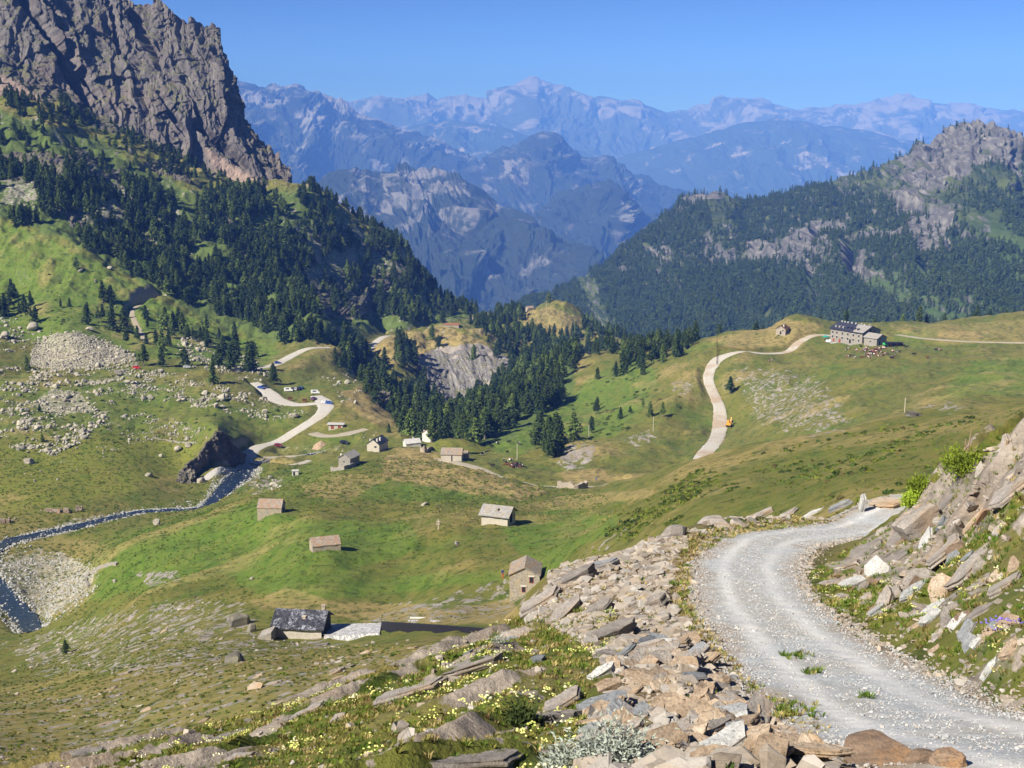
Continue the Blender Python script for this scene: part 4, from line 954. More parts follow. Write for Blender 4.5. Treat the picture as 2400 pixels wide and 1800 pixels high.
# which are really in sight: nothing of the ground in front of the crown
infr = (tpx > 5) & (tpx < 2205) & (tpy > 5)
crownS = (TR[:, 2] + 9 * th) / TR[:, 1]
ui = np.clip(np.searchsorted(ucol, TR[:, 0] / TR[:, 1]), 0, len(ucol) - 1); vi = np.clip(np.searchsorted(vrow, np.log(TR[:, 1])) - 1, 0, len(vrow) - 1)
SM = np.maximum.accumulate(TZ / TY, axis=0); seen = crownS > SM[vi, ui] + .0005
order = np.argsort(-(size * (infr & seen)))
NIND = 285; ind = np.zeros(len(TR), bool); ind[order[:NIND]] = True; ind |= (TR[:, 3] == 90) & seen & infr
first = {}
for i in np.where(ind)[0]:
    gi_ = int(TR[i, 3])
    if gi_ == 90: lab, grp = 'dark conifer top showing over the grassy ridge by the refuge', 'conifer tops over the refuge ridge'
    else: lab, grp = GROVES[gi_][2], GROVES[gi_][3]
    e = new_tree(int(tk[i]), (TR[i, 0], TR[i, 1], TR[i, 2] - .2), float(th[i]), float(trz[i]), lab, grp, sxy=float(tsx[i]))
    first.setdefault(int(tk[i]), e)
rest = ~ind
VAR = []
for k in range(5):
    e = first[k]; VAR.append([c for c in e.children])
gn_scatter('forest', TR[rest, :3] - [0, 0, .2], np.stack([th[rest] * tsx[rest], th[rest] * tsx[rest], th[rest]], 1), np.stack([0 * trz[rest], 0 * trz[rest], trz[rest]], 1), VAR, tk[rest])
# lone trees the photo shows one by one (px, py of the foot, height m, label)
for (x_, y_, hm, lab) in [(1576,852,9,'single dark conifer on the slope right of the dirt road bend'),(164,583,9,'small round conifer alone on the green slope, uppermost'),(222,652,15,'tall conifer beside the dark hollow on the left slope'),(240,655,13,'conifer right beside the dark hollow on the left slope'),(187,700,13,'conifer in the middle of the left slope above the boulders'),
        (933,735,13,'lone conifer on the dry plateau above the rock face'),(948,750,10,'lower conifer of the two on the dry plateau'),(1405,900,7,'small conifer left of the lower dirt road'),(1340,905,6,'small conifer on the green slope below the grove'),(1278,935,8,'bushy conifer beside the wooden pole on the slope'),
        (143,1412,3.2,'young green conifer on the rocky slope at lower left'),(1023,782,14,'conifer rooted in the rock face of the gorge'),(1075,775,13,'conifer at the right edge of the rock face'),(310,790,13,'conifer behind the red car'),(350,792,12,'conifer right of the red car'),(400,792,12,'conifer by the rocks right of the red car'),
        (540,800,16,'tall dark conifer by the car park track'),(505,790,15,'dark conifer left of the car park track'),(460,830,13,'dark conifer at the edge of the boulder field'),(592,828,12,'dark conifer with a broad crown beside the parked cars'),(60,800,8,'small conifer beside the big stone mound'),(85,890,4,'tiny conifer in the boulder field, left'),(92,955,4,'tiny conifer low in the boulder field'),(1185,655,12,'conifer on top of the grassy knoll'),(840,935,5,'small conifer on the grassy knoll by the parking')]:
    p = hit(x_, y_, 90)
    k = rng.randint(0, 5); new_tree(k, (p[0], p[1], p[2] - .2), hm / 12, rng.uniform(0, 6), lab, None, sxy=1.25)
# --- the wooded mountain on the right: thousands of trees far off
i0 = rng.randint(0, RM_G.shape[0] - 1, 90000); j0 = rng.randint(0, RM_G.shape[1] - 1, 90000)
P0 = RM_G[i0, j0]; P1 = RM_G[np.minimum(i0 + 1, RM_G.shape[0] - 1), j0]; rp = rng.rand(len(i0))[:, None]; PP = P0 * (1 - rp) + P1 * rp + rng.normal(size=(len(i0), 3)) * [2, 2, 0]
keep = rng.rand(len(PP)) < np.where(RM_ROCK[i0, j0] > .5, .07, .62) * (1 - .75 * peak[i0, j0]) * sstep(-.5, .0, fbm2(PP[:, 0] / 120, PP[:, 2] / 90, 3, 9)) * sstep(-700, -260, -P0[:, 1] * .12)
pxr, pyr = proj(PP[:, 0], PP[:, 1], PP[:, 2]); keep &= (pxr > -60) & (pxr < 2290) & (pyr < 790) & (i0 > 8)
gl = soft_poly(pxr, pyr, [(1650,570),(1800,600),(2000,540),(2212,500),(2300,500),(2300,720),(2000,700),(1900,640),(1750,640)], 30); keep &= rng.rand(len(PP)) > .45 * gl
PP = PP[keep]
SMV = []
for sd_ in (11, 12, 13):
    cm = crown_mesh('far_crown', sd_, 12, 16, 3, .22, full=.05, size=2.3); V = np.empty(len(cm.vertices) * 3); cm.vertices.foreach_get('co', V); V = V.reshape(-1, 3)
    T_f = np.empty(len(cm.polygons) * 3, int); cm.loops.foreach_get('vertex_index', T_f); SMV.append((V, T_f.reshape(-1, 3)))
n = len(PP); print('FAR TREES', n)
merge_scatter('distant_wood', SMV, PP - [0, 0, .5], rng.uniform(.65, 1.25, n), rng.uniform(0, 6.28, n), M_NEEDLE)
# ================================================================ rocks
def rock_mat(name, stops, lichen=(.33, .20, .09), lay=2.4, lf=.45, tint=.5):
    t = NT(name); oi = t.n('ObjectInfo'); P = t.pos(obj=True)
    L = t.pos((.8, .8, 5), obj=True); n = t.noise(L, lay, 8, .68, dist=.4); m = t.noise(P, 1.7, 6, .6); f = t.noise(t.pos(), 22, 4, .7)
    c = t.ramp(t.math('ADD', n, t.math('MULTIPLY', t.math('SUBTRACT', oi.outputs['Random'], .5), .22)), stops)
    c = t.mix(t.math('MULTIPLY', t.ramp(m, [(.45, 0), (.62, 1)]), t.math('MULTIPLY', oi.outputs['Random'], lf * 2)), c, lichen)
    c = t.mix(t.ramp(f, [(.36, .6), (.5, 0)]), c, (.09, .08, .07))
    return t.fin(c, t.bump(t.math('ADD', n, f), .55, .05), .92)
M_TAN = rock_mat('tan_rock', [(.25, (.17, .115, .07)), (.45, (.33, .25, .175)), (.6, (.45, .36, .265)), (.8, (.58, .50, .41))], (.42, .28, .15), lf=.4)
M_GREY = rock_mat('grey_rock', [(.25, (.11, .10, .095)), (.45, (.25, .225, .20)), (.6, (.36, .325, .29)), (.8, (.50, .46, .41))], (.36, .25, .15), lf=.45)
M_BLUE = rock_mat('blue_grey_rock', [(.25, (.09, .10, .115)), (.5, (.21, .225, .24)), (.7, (.34, .35, .36)), (.85, (.52, .52, .52))], (.33, .24, .16), lf=.25)
M_WHITE = rock_mat('white_banded_rock', [(.3, (.22, .24, .23)), (.45, (.40, .40, .385)), (.6, (.52, .52, .50)), (.8, (.40, .42, .40))], (.42, .32, .2), lf=.15)
M_BROWN = rock_mat('brown_rock', [(.25, (.10, .07, .05)), (.5, (.21, .145, .10)), (.7, (.30, .215, .15)), (.85, (.38, .29, .22))], (.36, .20, .09), lf=.4)
M_BOULD = rock_mat('pale_boulder', [(.25, (.17, .155, .12)), (.45, (.33, .30, .24)), (.6, (.44, .405, .33)), (.8, (.54, .50, .42))], (.38, .34, .22), lay=1.0, lf=.3)
M_DARKR = rock_mat('dark_outcrop_rock', [(.25, (.05, .046, .04)), (.45, (.12, .11, .09)), (.6, (.20, .18, .145)), (.8, (.32, .295, .24))], (.28, .26, .14), lay=.5, lf=.4)
MATS = dict(t=M_TAN, g=M_GREY, b=M_BLUE, w=M_WHITE, n=M_BROWN, p=M_BOULD, d=M_DARKR)
def slab_mesh(name, seed, el=1.6, th=.16, seg=26):
    """flat broken flagstone, about 1 long: angular outline, split layers round the edge"""
    r = np.random.RandomState(seed); k = r.randint(5, 8); ca = np.sort((np.arange(k) + r.uniform(-.32, .32, k)) / k * 2 * np.pi)
    cr = r.uniform(.36, .52, k); cx = np.cos(ca) * cr; cz = np.sin(ca) * cr / el
    out = []
    for i in range(k):
        j = (i + 1) % k; m = max(3, seg // k)
        for q in range(m):
            t = q / m; out.append([cx[i] * (1 - t) + cx[j] * t, cz[i] * (1 - t) + cz[j] * t])
    out = np.array(out); n = len(out)
    rings = []
    lay = r.randint(3, 6); zs = np.linspace(th / 2, -th / 2, lay * 2)
    wedge = r.uniform(-.5, .5)
    rings.append((out * .5, th / 2)); rings.append((out * .88, th / 2 * 1.0))
    f = 1.0
    for i in range(lay):
        f = r.uniform(.88, 1.03); jit = 1 + r.uniform(-.035, .035, (n, 1))
        rings.append((out * f * jit, zs[2 * i])); rings.append((out * f * jit * r.uniform(.985, 1.01), zs[2 * i + 1]))
    rings.append((out * .6, -th / 2))
    V = []
    for o_, z in rings:
        zz = z * (1 + wedge * o_[:, 0:1] * 1.4) + .005 * r.normal(size=(n, 1)) + .007 * np.sin(o_[:, 0:1] * 6 + seed) * (abs(z) > th * .45)
        V.append(np.concatenate([o_, zz], 1))
    V = np.concatenate(V); nr = len(rings); F_ = []
    for a in range(nr - 1):
        for b in range(n): F_.append([a * n + b, (a + 1) * n + b, (a + 1) * n + (b + 1) % n, a * n + (b + 1) % n])
    c0 = len(V); V = np.concatenate([V, [[0, 0, th / 2 + .012]], [[0, 0, -th / 2]]])
    F_ = np.array([[f_[0], f_[1], f_[2]] for f_ in F_] + [[f_[0], f_[2], f_[3]] for f_ in F_] + [[c0, b, (b + 1) % n] for b in range(n)] + [[c0 + 1, (nr - 1) * n + (b + 1) % n, (nr - 1) * n + b] for b in range(n)])
    return np_mesh(name, V, F_, False)
def bould_mesh(name, seed, sx=1, sy=.8, sz=.7, cuts=11, rough=.03, sub=3):
    r = np.random.RandomState(seed); bm = bmesh.new(); bmesh.ops.create_icosphere(bm, subdivisions=sub, radius=.5)
    V = np.array([v.co[:] for v in bm.verts])
    for i in range(cuts):
        n = r.normal(size=3); n /= np.linalg.norm(n); d = r.uniform(.25, .42); h = V @ n - d
        V = V - np.clip(h, 0, None)[:, None] * n * .96
    V = V * (1 + rough * fbm3(V[:, 0] * 5 + seed, V[:, 1] * 5, V[:, 2] * 5, 3, seed)[:, None] * 2); V *= [sx, sy, sz]
    F_ = np.array([[v.index for v in f.verts] for f in bm.faces]); bm.free()
    return np_mesh(name, V, F_, False)
SLABS = [slab_mesh('stone_slab', s, el, th) for s, el, th in [(1, 1.5, .10), (2, 1.9, .13), (3, 1.3, .08), (4, 2.3, .17), (5, 1.6, .20), (6, 2.6, .14), (7, 1.2, .12), (8, 1.8, .09), (9, 2.0, .22), (10, 1.45, .15), (13, 3.0, .2), (14, 1.5, .26)]]
BOULD = [bould_mesh('boulder', s, 1, sy, sz) for s, sy, sz in [(1, .8, .7), (2, .9, .6), (3, .7, .75), (4, .85, .55), (5, .75, .9), (6, .95, .7)]]
_mc = {}
def rockobj(name, me, mk, loc, rot, scl, label, cat, group=None):
    key = (me.name, mk)
    if key not in _mc:
        m2 = me.copy(); m2.materials.clear(); m2.materials.append(MATS[mk]); _mc[key] = m2
    o = bpy.data.objects.new(name, _mc[key]); LINK(o); o.location = [float(v) for v in loc]; o.rotation_euler = [float(v) for v in rot]; o.scale = [float(v) for v in scl]
    return tag(o, label, cat, group)
def gslope(x, y, e=.25):
    a = height(np.array([x + e, x - e, x, x]), np.array([y, y, y + e, y - e])); return math.atan2(a[0] - a[1], 2 * e), math.atan2(a[2] - a[3], 2 * e)
# (px, py, width px, thickness factor, heading deg, pitch, roll, material, slab mesh, label)
BIG = [
(1900,1640,205,.85,22,.1,.0,'n',103,'long brown humped rock at the bottom edge below the gravel road'),
(1985,1652,95,1.0,10,.1,.0,'n',101,'square brown block at the bottom edge, right of the humped rock'),
(2052,1656,85,1.0,-20,.2,.1,'n',104,'brown block at the bottom edge, nearest to the gravel'),
(1560,1628,205,1.2,38,.5,.0,'w',3,'long white banded slab leaning at the bottom of the rubble bank'),
(1678,1600,118,1.7,20,.45,.15,'t',4,'slab with a rusty orange face above a dark gap'),
(1520,1600,115,.9,15,.3,.0,'t',103,'big tan rock left of the white banded slab'),
(1578,1470,56,.8,-30,.6,.2,'b',2,'smooth blue grey flagstone on the tan rubble'),
(1783,1628,66,.9,20,.1,.0,'b',105,'greenish grey rock between the brown ones'),
(1240,1256,118,1.3,12,.1,.05,'g',5,'layered ledge jutting out of the bank right of the stone house'),
(1297,1226,92,.9,8,.15,.0,'b',3,'flat blue grey slab on top of the bank'),
(1165,1312,135,1.1,28,.2,.1,'g',3,'long layered outcrop slab pointing down to the dark wall'),
(1222,1330,122,1.2,40,.35,.0,'g',5,'broad leaning slab below the layered ledge'),
(1290,1322,85,1.4,10,.4,.1,'g',9,'blocky grey slab with a shadowed foot, middle of the bank'),
(1410,1306,90,1.1,-25,.7,.0,'g',4,'steep pale slab standing against the bank below the road edge'),
(1452,1160,70,.9,10,.2,.1,'g',101,'pointed grey boulder at the bend of the road'),
(1325,1374,150,1.0,42,.25,.1,'g',10,'long weathered slab like a plank on the bank'),
(1256,1368,84,.8,35,.25,.0,'g',2,'pale slab lying in the flowers'),
(1213,1527,138,1.0,38,.3,.0,'g',3,'long grey slab with a dark shadow beside it, lower bank'),
(1200,1563,128,1.3,12,.1,.05,'g',10,'beam shaped grey slab at the lower bank'),
(1308,1534,140,1.2,15,.35,.15,'b',4,'folded blue grey slab in the lower rubble'),
(1428,1487,100,.8,75,1.0,.0,'t',1,'upright tan flagstone in the rubble'),
(1342,1562,82,1.1,60,.9,.1,'t',6,'rough tan slab standing on edge'),
(1315,1490,75,1.2,20,.6,.0,'t',11,'tan rock above the folded slab'),
(1395,1447,84,1.4,50,.75,.0,'t',4,'broad tan face of rock in the middle of the rubble'),
(1273,1586,80,1.4,10,.5,.1,'b',9,'dull grey rock beside the silvery shrub'),
(1300,1458,78,1.6,20,.5,.1,'w',5,'white and green striped rock in the bank'),
(1437,1616,58,1.2,40,.7,.0,'t',6,'tan flagstone right of the silvery shrub'),
(1010,1645,300,.55,24,.0,.0,'g',3,'huge flat grey bedrock slab at the bottom edge'),
(1187,1632,34,1.2,80,1.1,.0,'g',6,'small pale stone on edge by the silvery shrub'),
(1550,1134,90,.75,5,.1,.1,'g',103,'light grey boulder at the far edge of the road bend'),
(1596,1136,44,1.0,5,.1,.1,'g',100,'small boulder next to the light grey one at the bend'),
(1648,1116,66,1.2,10,.2,.0,'g',4,'dark mouthed slab on the far road edge'),
(1700,1116,60,1.0,0,.2,.1,'g',3,'low pale slab on the far road edge'),
(1758,1108,70,.7,4,.1,.0,'w',1,'thin white slab on the far road edge'),
(1815,1098,62,1.2,-32,.2,.2,'b',10,'tilted log like slab beside the upright stone'),
(1912,1092,90,1.0,0,.1,.0,'t',9,'broad tan slab right of the upright stone'),
(1872,1192,150,.7,48,.35,.0,'g',1,'big smooth slab leaning up the bank right of the road'),
(1935,1175,90,.9,50,.45,.1,'g',3,'second smooth slab leaning above the road'),
(1990,1152,125,2.2,30,.3,.1,'g',11,'jagged overhanging block with a black gap, right bank'),
(2098,1234,165,.8,22,.2,.05,'g',5,'long dark layered slab in the right bank'),
(2120,1258,88,.7,10,.1,.0,'g',6,'square grey slab under the long layered one'),
(2168,1272,118,.8,20,.15,.0,'g',3,'grey slab at the right edge in the grass'),
(1842,1264,78,1.0,30,.3,.1,'w',4,'white faced rock close to the right road edge'),
(1970,1284,86,1.2,5,.3,.0,'w',9,'pale block on the right bank'),
(1972,1255,52,1.0,55,.5,.0,'g',3,'narrow brown slab above the pale block'),
(2060,1292,90,.6,15,.15,.0,'g',6,'flat dark slab in the middle of the right bank'),
(2012,1338,70,1.1,25,.4,.1,'w',4,'whitish rock beside the upright splinter'),
(2042,1345,82,.8,62,.9,.2,'g',10,'splinter of rock standing at an angle, right bank'),
(2120,1318,104,.6,5,.15,.0,'g',1,'thin long slab above the leaning one'),
(2088,1370,88,.9,48,.5,.1,'b',3,'leaning grey slab with a pale foot'),
(2182,1406,78,1.1,25,.2,.1,'t',6,'tan rock at the right edge above the gravel'),
(2018,1406,60,.5,48,.6,.0,'t',1,'thin tan splinter by the right road edge'),
(2110,1395,40,1.4,20,.5,.1,'w',11,'pale rounded stone below the leaning slab'),
(1815,1222,150,.45,42,.12,.0,'g',1,'broad tan grey slab slanting right beside the inner road bend'),
(1885,1236,120,.5,35,.12,.0,'t',3,'layered tan slab just above the broad one at the road bend'),
(1790,1262,80,.7,30,.25,.0,'g',6,'flat slab touching the gravel at the inside of the bend'),
(1925,1215,140,.45,38,.12,.05,'g',5,'long stratified slab climbing the right bank'),
(2035,1190,150,.5,34,.12,.0,'g',3,'large pale stratified slab under the spruce bush'),
(2100,1130,170,.5,32,.12,.0,'t',5,'large tan stratified slab high on the right outcrop'),
(2180,1060,170,.5,32,.12,.0,'g',1,'topmost big slab of the right outcrop at the picture edge'),
(2050,1085,130,.55,34,.12,.0,'g',10,'narrow stratified slab left on the right outcrop'),
(1880,1300,90,.6,20,.2,.0,'t',2,'flat tan slab low on the right bank'),
(655,1542,140,.6,42,.0,.0,'g',3,'long grey bedrock slab in the flowery slope, right of two'),
(495,1592,155,.6,40,.0,.0,'g',5,'long grey bedrock slab in the flowery slope, left of two'),
(500,1640,150,.6,38,.0,.0,'g',1,'bedrock slab at the very bottom of the flowery slope'),
(560,1548,98,.6,35,.0,.0,'g',2,'pinkish slab above the long bedrock slabs'),
(730,1552,52,.9,30,.2,.0,'g',2,'small pale slab between the long ones'),
(880,1495,210,.5,26,.0,.0,'g',3,'long low bench of grey rock across the flowery slope'),
(1010,1440,200,.5,26,.0,.0,'g',5,'upper bench of grey rock across the flowery slope'),
(1160,1425,45,1.2,10,.1,.0,'b',6,'small blue grey stone in the flowers, right'),
(1010,1412,30,1.2,10,.1,.0,'b',6,'small blue grey stone in the flowers, left'),
(1102,1386,42,1.0,10,.1,.0,'b',8,'blue grey stone near the top of the flowery slope'),
(520,1350,50,1.2,25,.4,.1,'d',104,'dark split crag left of the hut with the black roof'),
(543,1364,34,1.2,60,.4,.1,'d',102,'lower piece of the dark split crag'),
(505,1430,56,1.0,10,.2,.1,'d',105,'dark crag on the brown slope below the hut'),
(293,1404,38,.6,15,.0,.0,'g',6,'flat slab on the brown slope, upper left'),
(100,1489,42,.6,15,.0,.0,'g',6,'flat slab on the brown slope, far left'),
(190,1632,88,.9,20,.15,.0,'g',4,'low rock with a dark hollow at lower left'),
(230,1563,58,.6,10,.0,.0,'t',2,'reddish slab on the brown slope'),
(262,1468,60,.5,30,.0,.0,'g',1,'grey slab near the small conifer'),
(690,1395,60,.7,40,.0,.0,'g',3,'streaked slab just below the hut with the black roof'),
]
for (x_, y_, w_, thk, hd, pi_, ro_, mk, sm, lab) in BIG:
    p = hit(min(x_, 2205), min(y_, 1655)); W_ = w_ * p[1] / FPX / .88
    gx, gy = gslope(p[0], p[1], max(.3, W_ * .6))
    R_ = Matrix.Rotation(-gx * .8, 3, 'Y') @ Matrix.Rotation(gy * .8, 3, 'X') @ Matrix.Rotation(math.radians(hd), 3, 'Z') @ Matrix.Rotation(-pi_ * .55, 3, 'Y') @ Matrix.Rotation(ro_ + pi_ * .35, 3, 'X')
    bo = thk >= 1.6 or sm > 99
    rockobj('boulder' if bo else 'stone_slab', BOULD[sm - 100] if sm > 99 else SLABS[sm], mk, (p[0], p[1], p[2] + (.04 if thk > .75 else -.012) * W_), R_.to_euler(), (W_, W_, W_ * thk), lab, 'boulder' if bo else 'slab')
p = hit(1862, 1106); rockobj('standing_stone', SLABS[3], 'w', (p[0], p[1], p[2] + .45), (.06, -1.48, .25), (1.25, .95, 1.3), 'small white stone standing upright at the far side of the road bend', 'stone')
# --- rubble: many broken slabs; the largest are single stones, the rest one mass
BANK = [(1150,1335),(1195,1240),(1290,1200),(1420,1160),(1500,1150),(1462,1200),(1452,1300),(1500,1400),(1600,1520),(1700,1600),(1800,1659),(1290,1700),(1255,1600),(1330,1470),(1290,1400)]
rub = np.concatenate([sample(BANK, 23.0, 8, 80, 12, vis=False), sample([(1470,1150),(1560,1122),(1700,1108),(1860,1100),(1920,1112),(1860,1124),(1700,1132),(1560,1150)], 5, 40, 85, 3, vis=False)])
rub = rub[off_roads(rub, -.6)]
rsz = np.exp(rng.normal(-1.22, .58, len(rub))); rsz = np.clip(rsz, .06, .85)
rpx, rpy = proj(rub[:, 0], rub[:, 1], rub[:, 2]); tanw = sstep(1250, 1400, rpx) * sstep(1380, 1480, rpy)
rmk = np.where(rng.rand(len(rub)) < .14 + .50 * tanw, 0, np.where(rng.rand(len(rub)) < .72, 1, np.where(rng.rand(len(rub)) < .85, 2, 3)))
rap = rsz / rub[:, 1] * ((rpx > 20) & (rpx < 2190) & (rpy < 1655)); ro = np.argsort(-rap); ri = np.zeros(len(rub), bool); ri[ro[:150]] = True
LABR = ['tan broken slab in the rubble bank left of the gravel road', 'grey broken slab in the rubble bank left of the gravel road', 'blue grey broken slab in the rubble bank left of the gravel road', 'white banded piece in the rubble bank left of the gravel road']
rrot = np.stack([rng.normal(.15, .22, len(rub)), rng.normal(-.22, .22, len(rub)), rng.normal(.6, .7, len(rub))], 1)
rth = rng.uniform(.40, .9, len(rub)); rk_ = rng.randint(0, 12, len(rub))
for i in np.where(ri)[0]:
    m_ = 'tgbw'[rmk[i]]
    rockobj('stone_slab', SLABS[rk_[i]], m_, (rub[i, 0], rub[i, 1], rub[i, 2] + .06 * rsz[i] + rng.uniform(0, .06)), tuple(rrot[i]), (rsz[i], rsz[i], rsz[i] * rth[i]), LABR[rmk[i]], 'slab', 'broken slabs of the rubble bank, ' + 'tan grey blue white'.split()[rmk[i]])
def slab_geo(me):
    V = np.empty(len(me.vertices) * 3); me.vertices.foreach_get('co', V); F_ = np.empty(len(me.polygons) * 3, int); me.loops.foreach_get('vertex_index', F_)
    return V.reshape(-1, 3), F_.reshape(-1, 3)
def small_slab(seed, el, th):
    r = np.random.RandomState(seed); k = r.randint(5, 7); a = np.sort((np.arange(k) + r.uniform(-.3, .3, k)) / k * 6.283); rr = r.uniform(.35, .5, k)
    o_ = np.stack([np.cos(a) * rr, np.sin(a) * rr / el], 1); V = np.concatenate([np.c_[o_ * .85, np.full(k, th / 2) + r.normal(0, .02, k)], np.c_[o_, np.full(k, th * .25)], np.c_[o_ * .95, np.full(k, -th / 2)]])
    F_ = [[0, j, j + 1] for j in range(1, k - 1)]
    for q in (0, k):
        for j in range(k): F_ += [[q + j, q + k + j, q + k + (j + 1) % k], [q + j, q + k + (j + 1) % k, q + (j + 1) % k]]
    return V, np.array(F_)
CHIP = [small_slab(s, e, t) for s, e, t in [(1, 1.4, .2), (2, 1.8, .25), (3, 1.2, .3), (4, 2.4, .2), (5, 1.5, .35), (6, 1.3, .18)]]
def stone_mass(name, P_, sz, mat, tl=.5, thick=(.7, 1.8), z=0.0, protos=None, bias=None):
    n = len(P_); t = (rng.normal(0, tl, n), rng.normal(0, tl, n))
    if bias: t = (t[0] + bias[0], t[1] + bias[1])
    s3 = np.stack([np.ones(n), np.ones(n), rng.uniform(*thick, n)], 1)
    return merge_scatter(name, protos or CHIP, P_ + np.stack([0 * sz, 0 * sz, sz * z], 1), sz, rng.normal(.6, .55, n) if bias else rng.uniform(0, 6.28, n), mat, tilt=t, sc3=s3)
def mass_mat(name, pal, sc=3.0):
    t = NT(name); P = t.pos(); v = t.vor(P, sc, 'Color'); s = t.n('SeparateColor'); t.l(v, s.inputs[0]); n = t.noise(P, 9, 5, .7)
    c = t.ramp(t.math('ADD', t.math('MULTIPLY', s.outputs[0], .75), t.math('MULTIPLY', n, .25)), [(i / (len(pal) - 1) * .8 + .1, p) for i, p in enumerate(pal)])
    return t.fin(c, t.bump(n, .5, .05), .93)
M_RUB = mass_mat('rubble', [(.12, .10, .08), (.32, .26, .195), (.22, .20, .175), (.40, .335, .265), (.28, .26, .235), (.45, .41, .36)])
M_CHIP = mass_mat('chips', [(.25, .27, .28), (.42, .43, .44), (.32, .34, .35), (.50, .49, .48), (.36, .31, .26), (.46, .48, .50)], 14)
M_SCREE = mass_mat('scree', [(.18, .165, .125), (.39, .36, .29), (.28, .255, .205), (.45, .415, .34)], .5)
stone_mass('rubble', rub[~ri], rsz[~ri], M_RUB, .20, (.20, .50), z=.06, bias=(.14, -.22))
fine = sample(BANK, 55, 8, 60, 14, vis=False); fine = fine[off_roads(fine, -1.0)]
stone_mass('stone_chips', fine, np.clip(np.exp(rng.normal(-2.6, .45, len(fine))), .03, .25), M_RUB, .6)
# slabs set in the ground of the right bank and the slopes
rb = sample([(1790,1245),(1900,1160),(1960,1110),(2060,1020),(2140,955),(2212,920),(2400,880),(2400,1500),(2212,1490),(2100,1455),(2000,1410),(1900,1350),(1780,1300),(1765,1260)], 5.0, 18, 75, 6)
rb = rb[off_roads(rb, -.3)]; n = len(rb); zb = np.clip(np.exp(rng.normal(-1.25, .65, n)), .1, 1.5)
ap = np.argsort(-zb / rb[:, 1]); bx, by = proj(rb[:, 0], rb[:, 1], rb[:, 2]); ii = [i for i in ap if bx[i] < 2195][:45]; mm = np.zeros(n, bool); mm[ii] = True
for i in ii:
    m_ = 'ggwtggbn'[rng.randint(8)]; gx, gy = gslope(rb[i, 0], rb[i, 1])
    rockobj('stone_slab', SLABS[rng.randint(12)], m_, (rb[i, 0], rb[i, 1], rb[i, 2]), (gy + rng.normal(.1, .25), -gx + rng.normal(-.1, .25), rng.normal(.7, .5)), (zb[i], zb[i], zb[i] * rng.uniform(.6, 1.4)),
            {'g': 'grey', 'w': 'whitish', 't': 'tan', 'b': 'blue grey', 'n': 'brown'}[m_] + ' slab half sunk in the grassy bank right of the gravel road', 'slab', 'half sunk slabs of the right bank, ' + {'g': 'grey', 'w': 'whitish', 't': 'tan', 'b': 'blue grey', 'n': 'brown'}[m_])
stone_mass('bank_stones', rb[~mm], zb[~mm] * .8, M_RUB, .3, (.4, 1.0))
nb_ = sample([(0,1659),(420,1585),(600,1536),(850,1446),(1000,1388),(1100,1350),(1330,1330),(1290,1420),(1250,1600),(1250,1700),(0,1700)], 1.6, 10, 60, 6); stone_mass('slope_stones', nb_, np.clip(np.exp(rng.normal(-1.9, .6, len(nb_))), .05, .7), M_RUB, .25)
ms = sample([(-50,1400),(200,1340),(420,1290),(560,1380),(900,1390),(1050,1370),(850,1436),(600,1526),(160,1640),(-50,1700)], .22, 85, 340, 10, mask=sstep(-.05, .45, fbm2((TX + TY) / 30, (TX - TY) / 9, 3, 120))); 
mz = np.clip(np.exp(rng.normal(-.25, .55, len(ms))), .25, 2.6); mo = np.argsort(-mz / ms[:, 1]); mpx, mpy = proj(ms[:, 0], ms[:, 1], ms[:, 2]); mi = [i for i in mo if 10 < mpx[i] < 2200 and mpy[i] < 1650][:30]; mk_ = np.zeros(len(ms), bool); mk_[mi] = True
for i in mi:
    gx, gy = gslope(ms[i, 0], ms[i, 1], 1.0); m_ = 'gt'[int(rng.rand() < .3)]
    rockobj('stone_slab', SLABS[rng.randint(12)], m_, tuple(ms[i]), (gy, -gx, rng.normal(.5, .4)), (mz[i], mz[i], mz[i] * .7), {'g': 'grey', 't': 'reddish tan'}[m_] + ' flat slab showing through the brown grass of the middle slope', 'slab', 'flat slabs of the brown slope, ' + {'g': 'grey', 't': 'tan'}[m_])
stone_mass('flat_stones', ms[~mk_], mz[~mk_] * .8, M_RUB, .22, (.4, .9))
# --- boulder fields on the left
SC = [([(65,790),(72,750),(112,722),(170,716),(232,738),(292,768),(300,790),(200,800),(110,800)], .55, .1, .4),
      ([(230,795),(300,800),(400,812),(520,845),(660,882),(690,900),(600,910),(440,880),(300,860),(180,830)], .50, .1, .5),
      ([(-20,790),(120,800),(230,810),(250,860),(210,950),(120,985),(-20,960)], .38, .1, .6),
      ([(170,930),(300,890),(480,935),(480,958),(300,955),(220,990)], .34, -.15, .5),
      ([(380,720),(470,750),(600,800),(560,830),(450,800),(380,780)], .28, .15, .5),
      ([(-20,690),(60,690),(110,730),(60,760),(-20,760)], .12, .4, .5),
      ([(690,800),(760,810),(830,860),(760,890),(720,880)], .05, .1, .5), ([(1040,690),(960,700),(900,705),(980,715),(1060,705)], .03, .3, .5),
      ([(-20,930),(150,960),(200,1040),(100,1050),(-20,1040)], .012, .2, .5), ([(0,560),(230,600),(330,680),(100,700),(0,690)], .006, .1, .5),
      ([(740,900),(860,930),(820,960),(740,940)], .05, -.1, .4), ([(560,1020),(620,1030),(600,1060),(540,1055)], .06, .3, .4),
      ([(560,1000),(700,985),(780,970),(760,985),(620,1006)], .04, -.5, .4), ([(480,1030),(540,1000),(570,1000),(560,1040),(500,1080)], .03, -.3, .4)]
bb, bz = [], []
nzb = fbm2(TX / 14, TY / 18, 3, 95)
for k, (poly, dn, mu, sg) in enumerate(SC):
    s = sample(poly, dn, 300, 1300, 5, mask=(sstep(-.25, .25, nzb) if k else None)); s = s[off_roads(s, .5)]
    bb.append(s); bz.append(np.exp(rng.normal(mu, sg, len(s))))
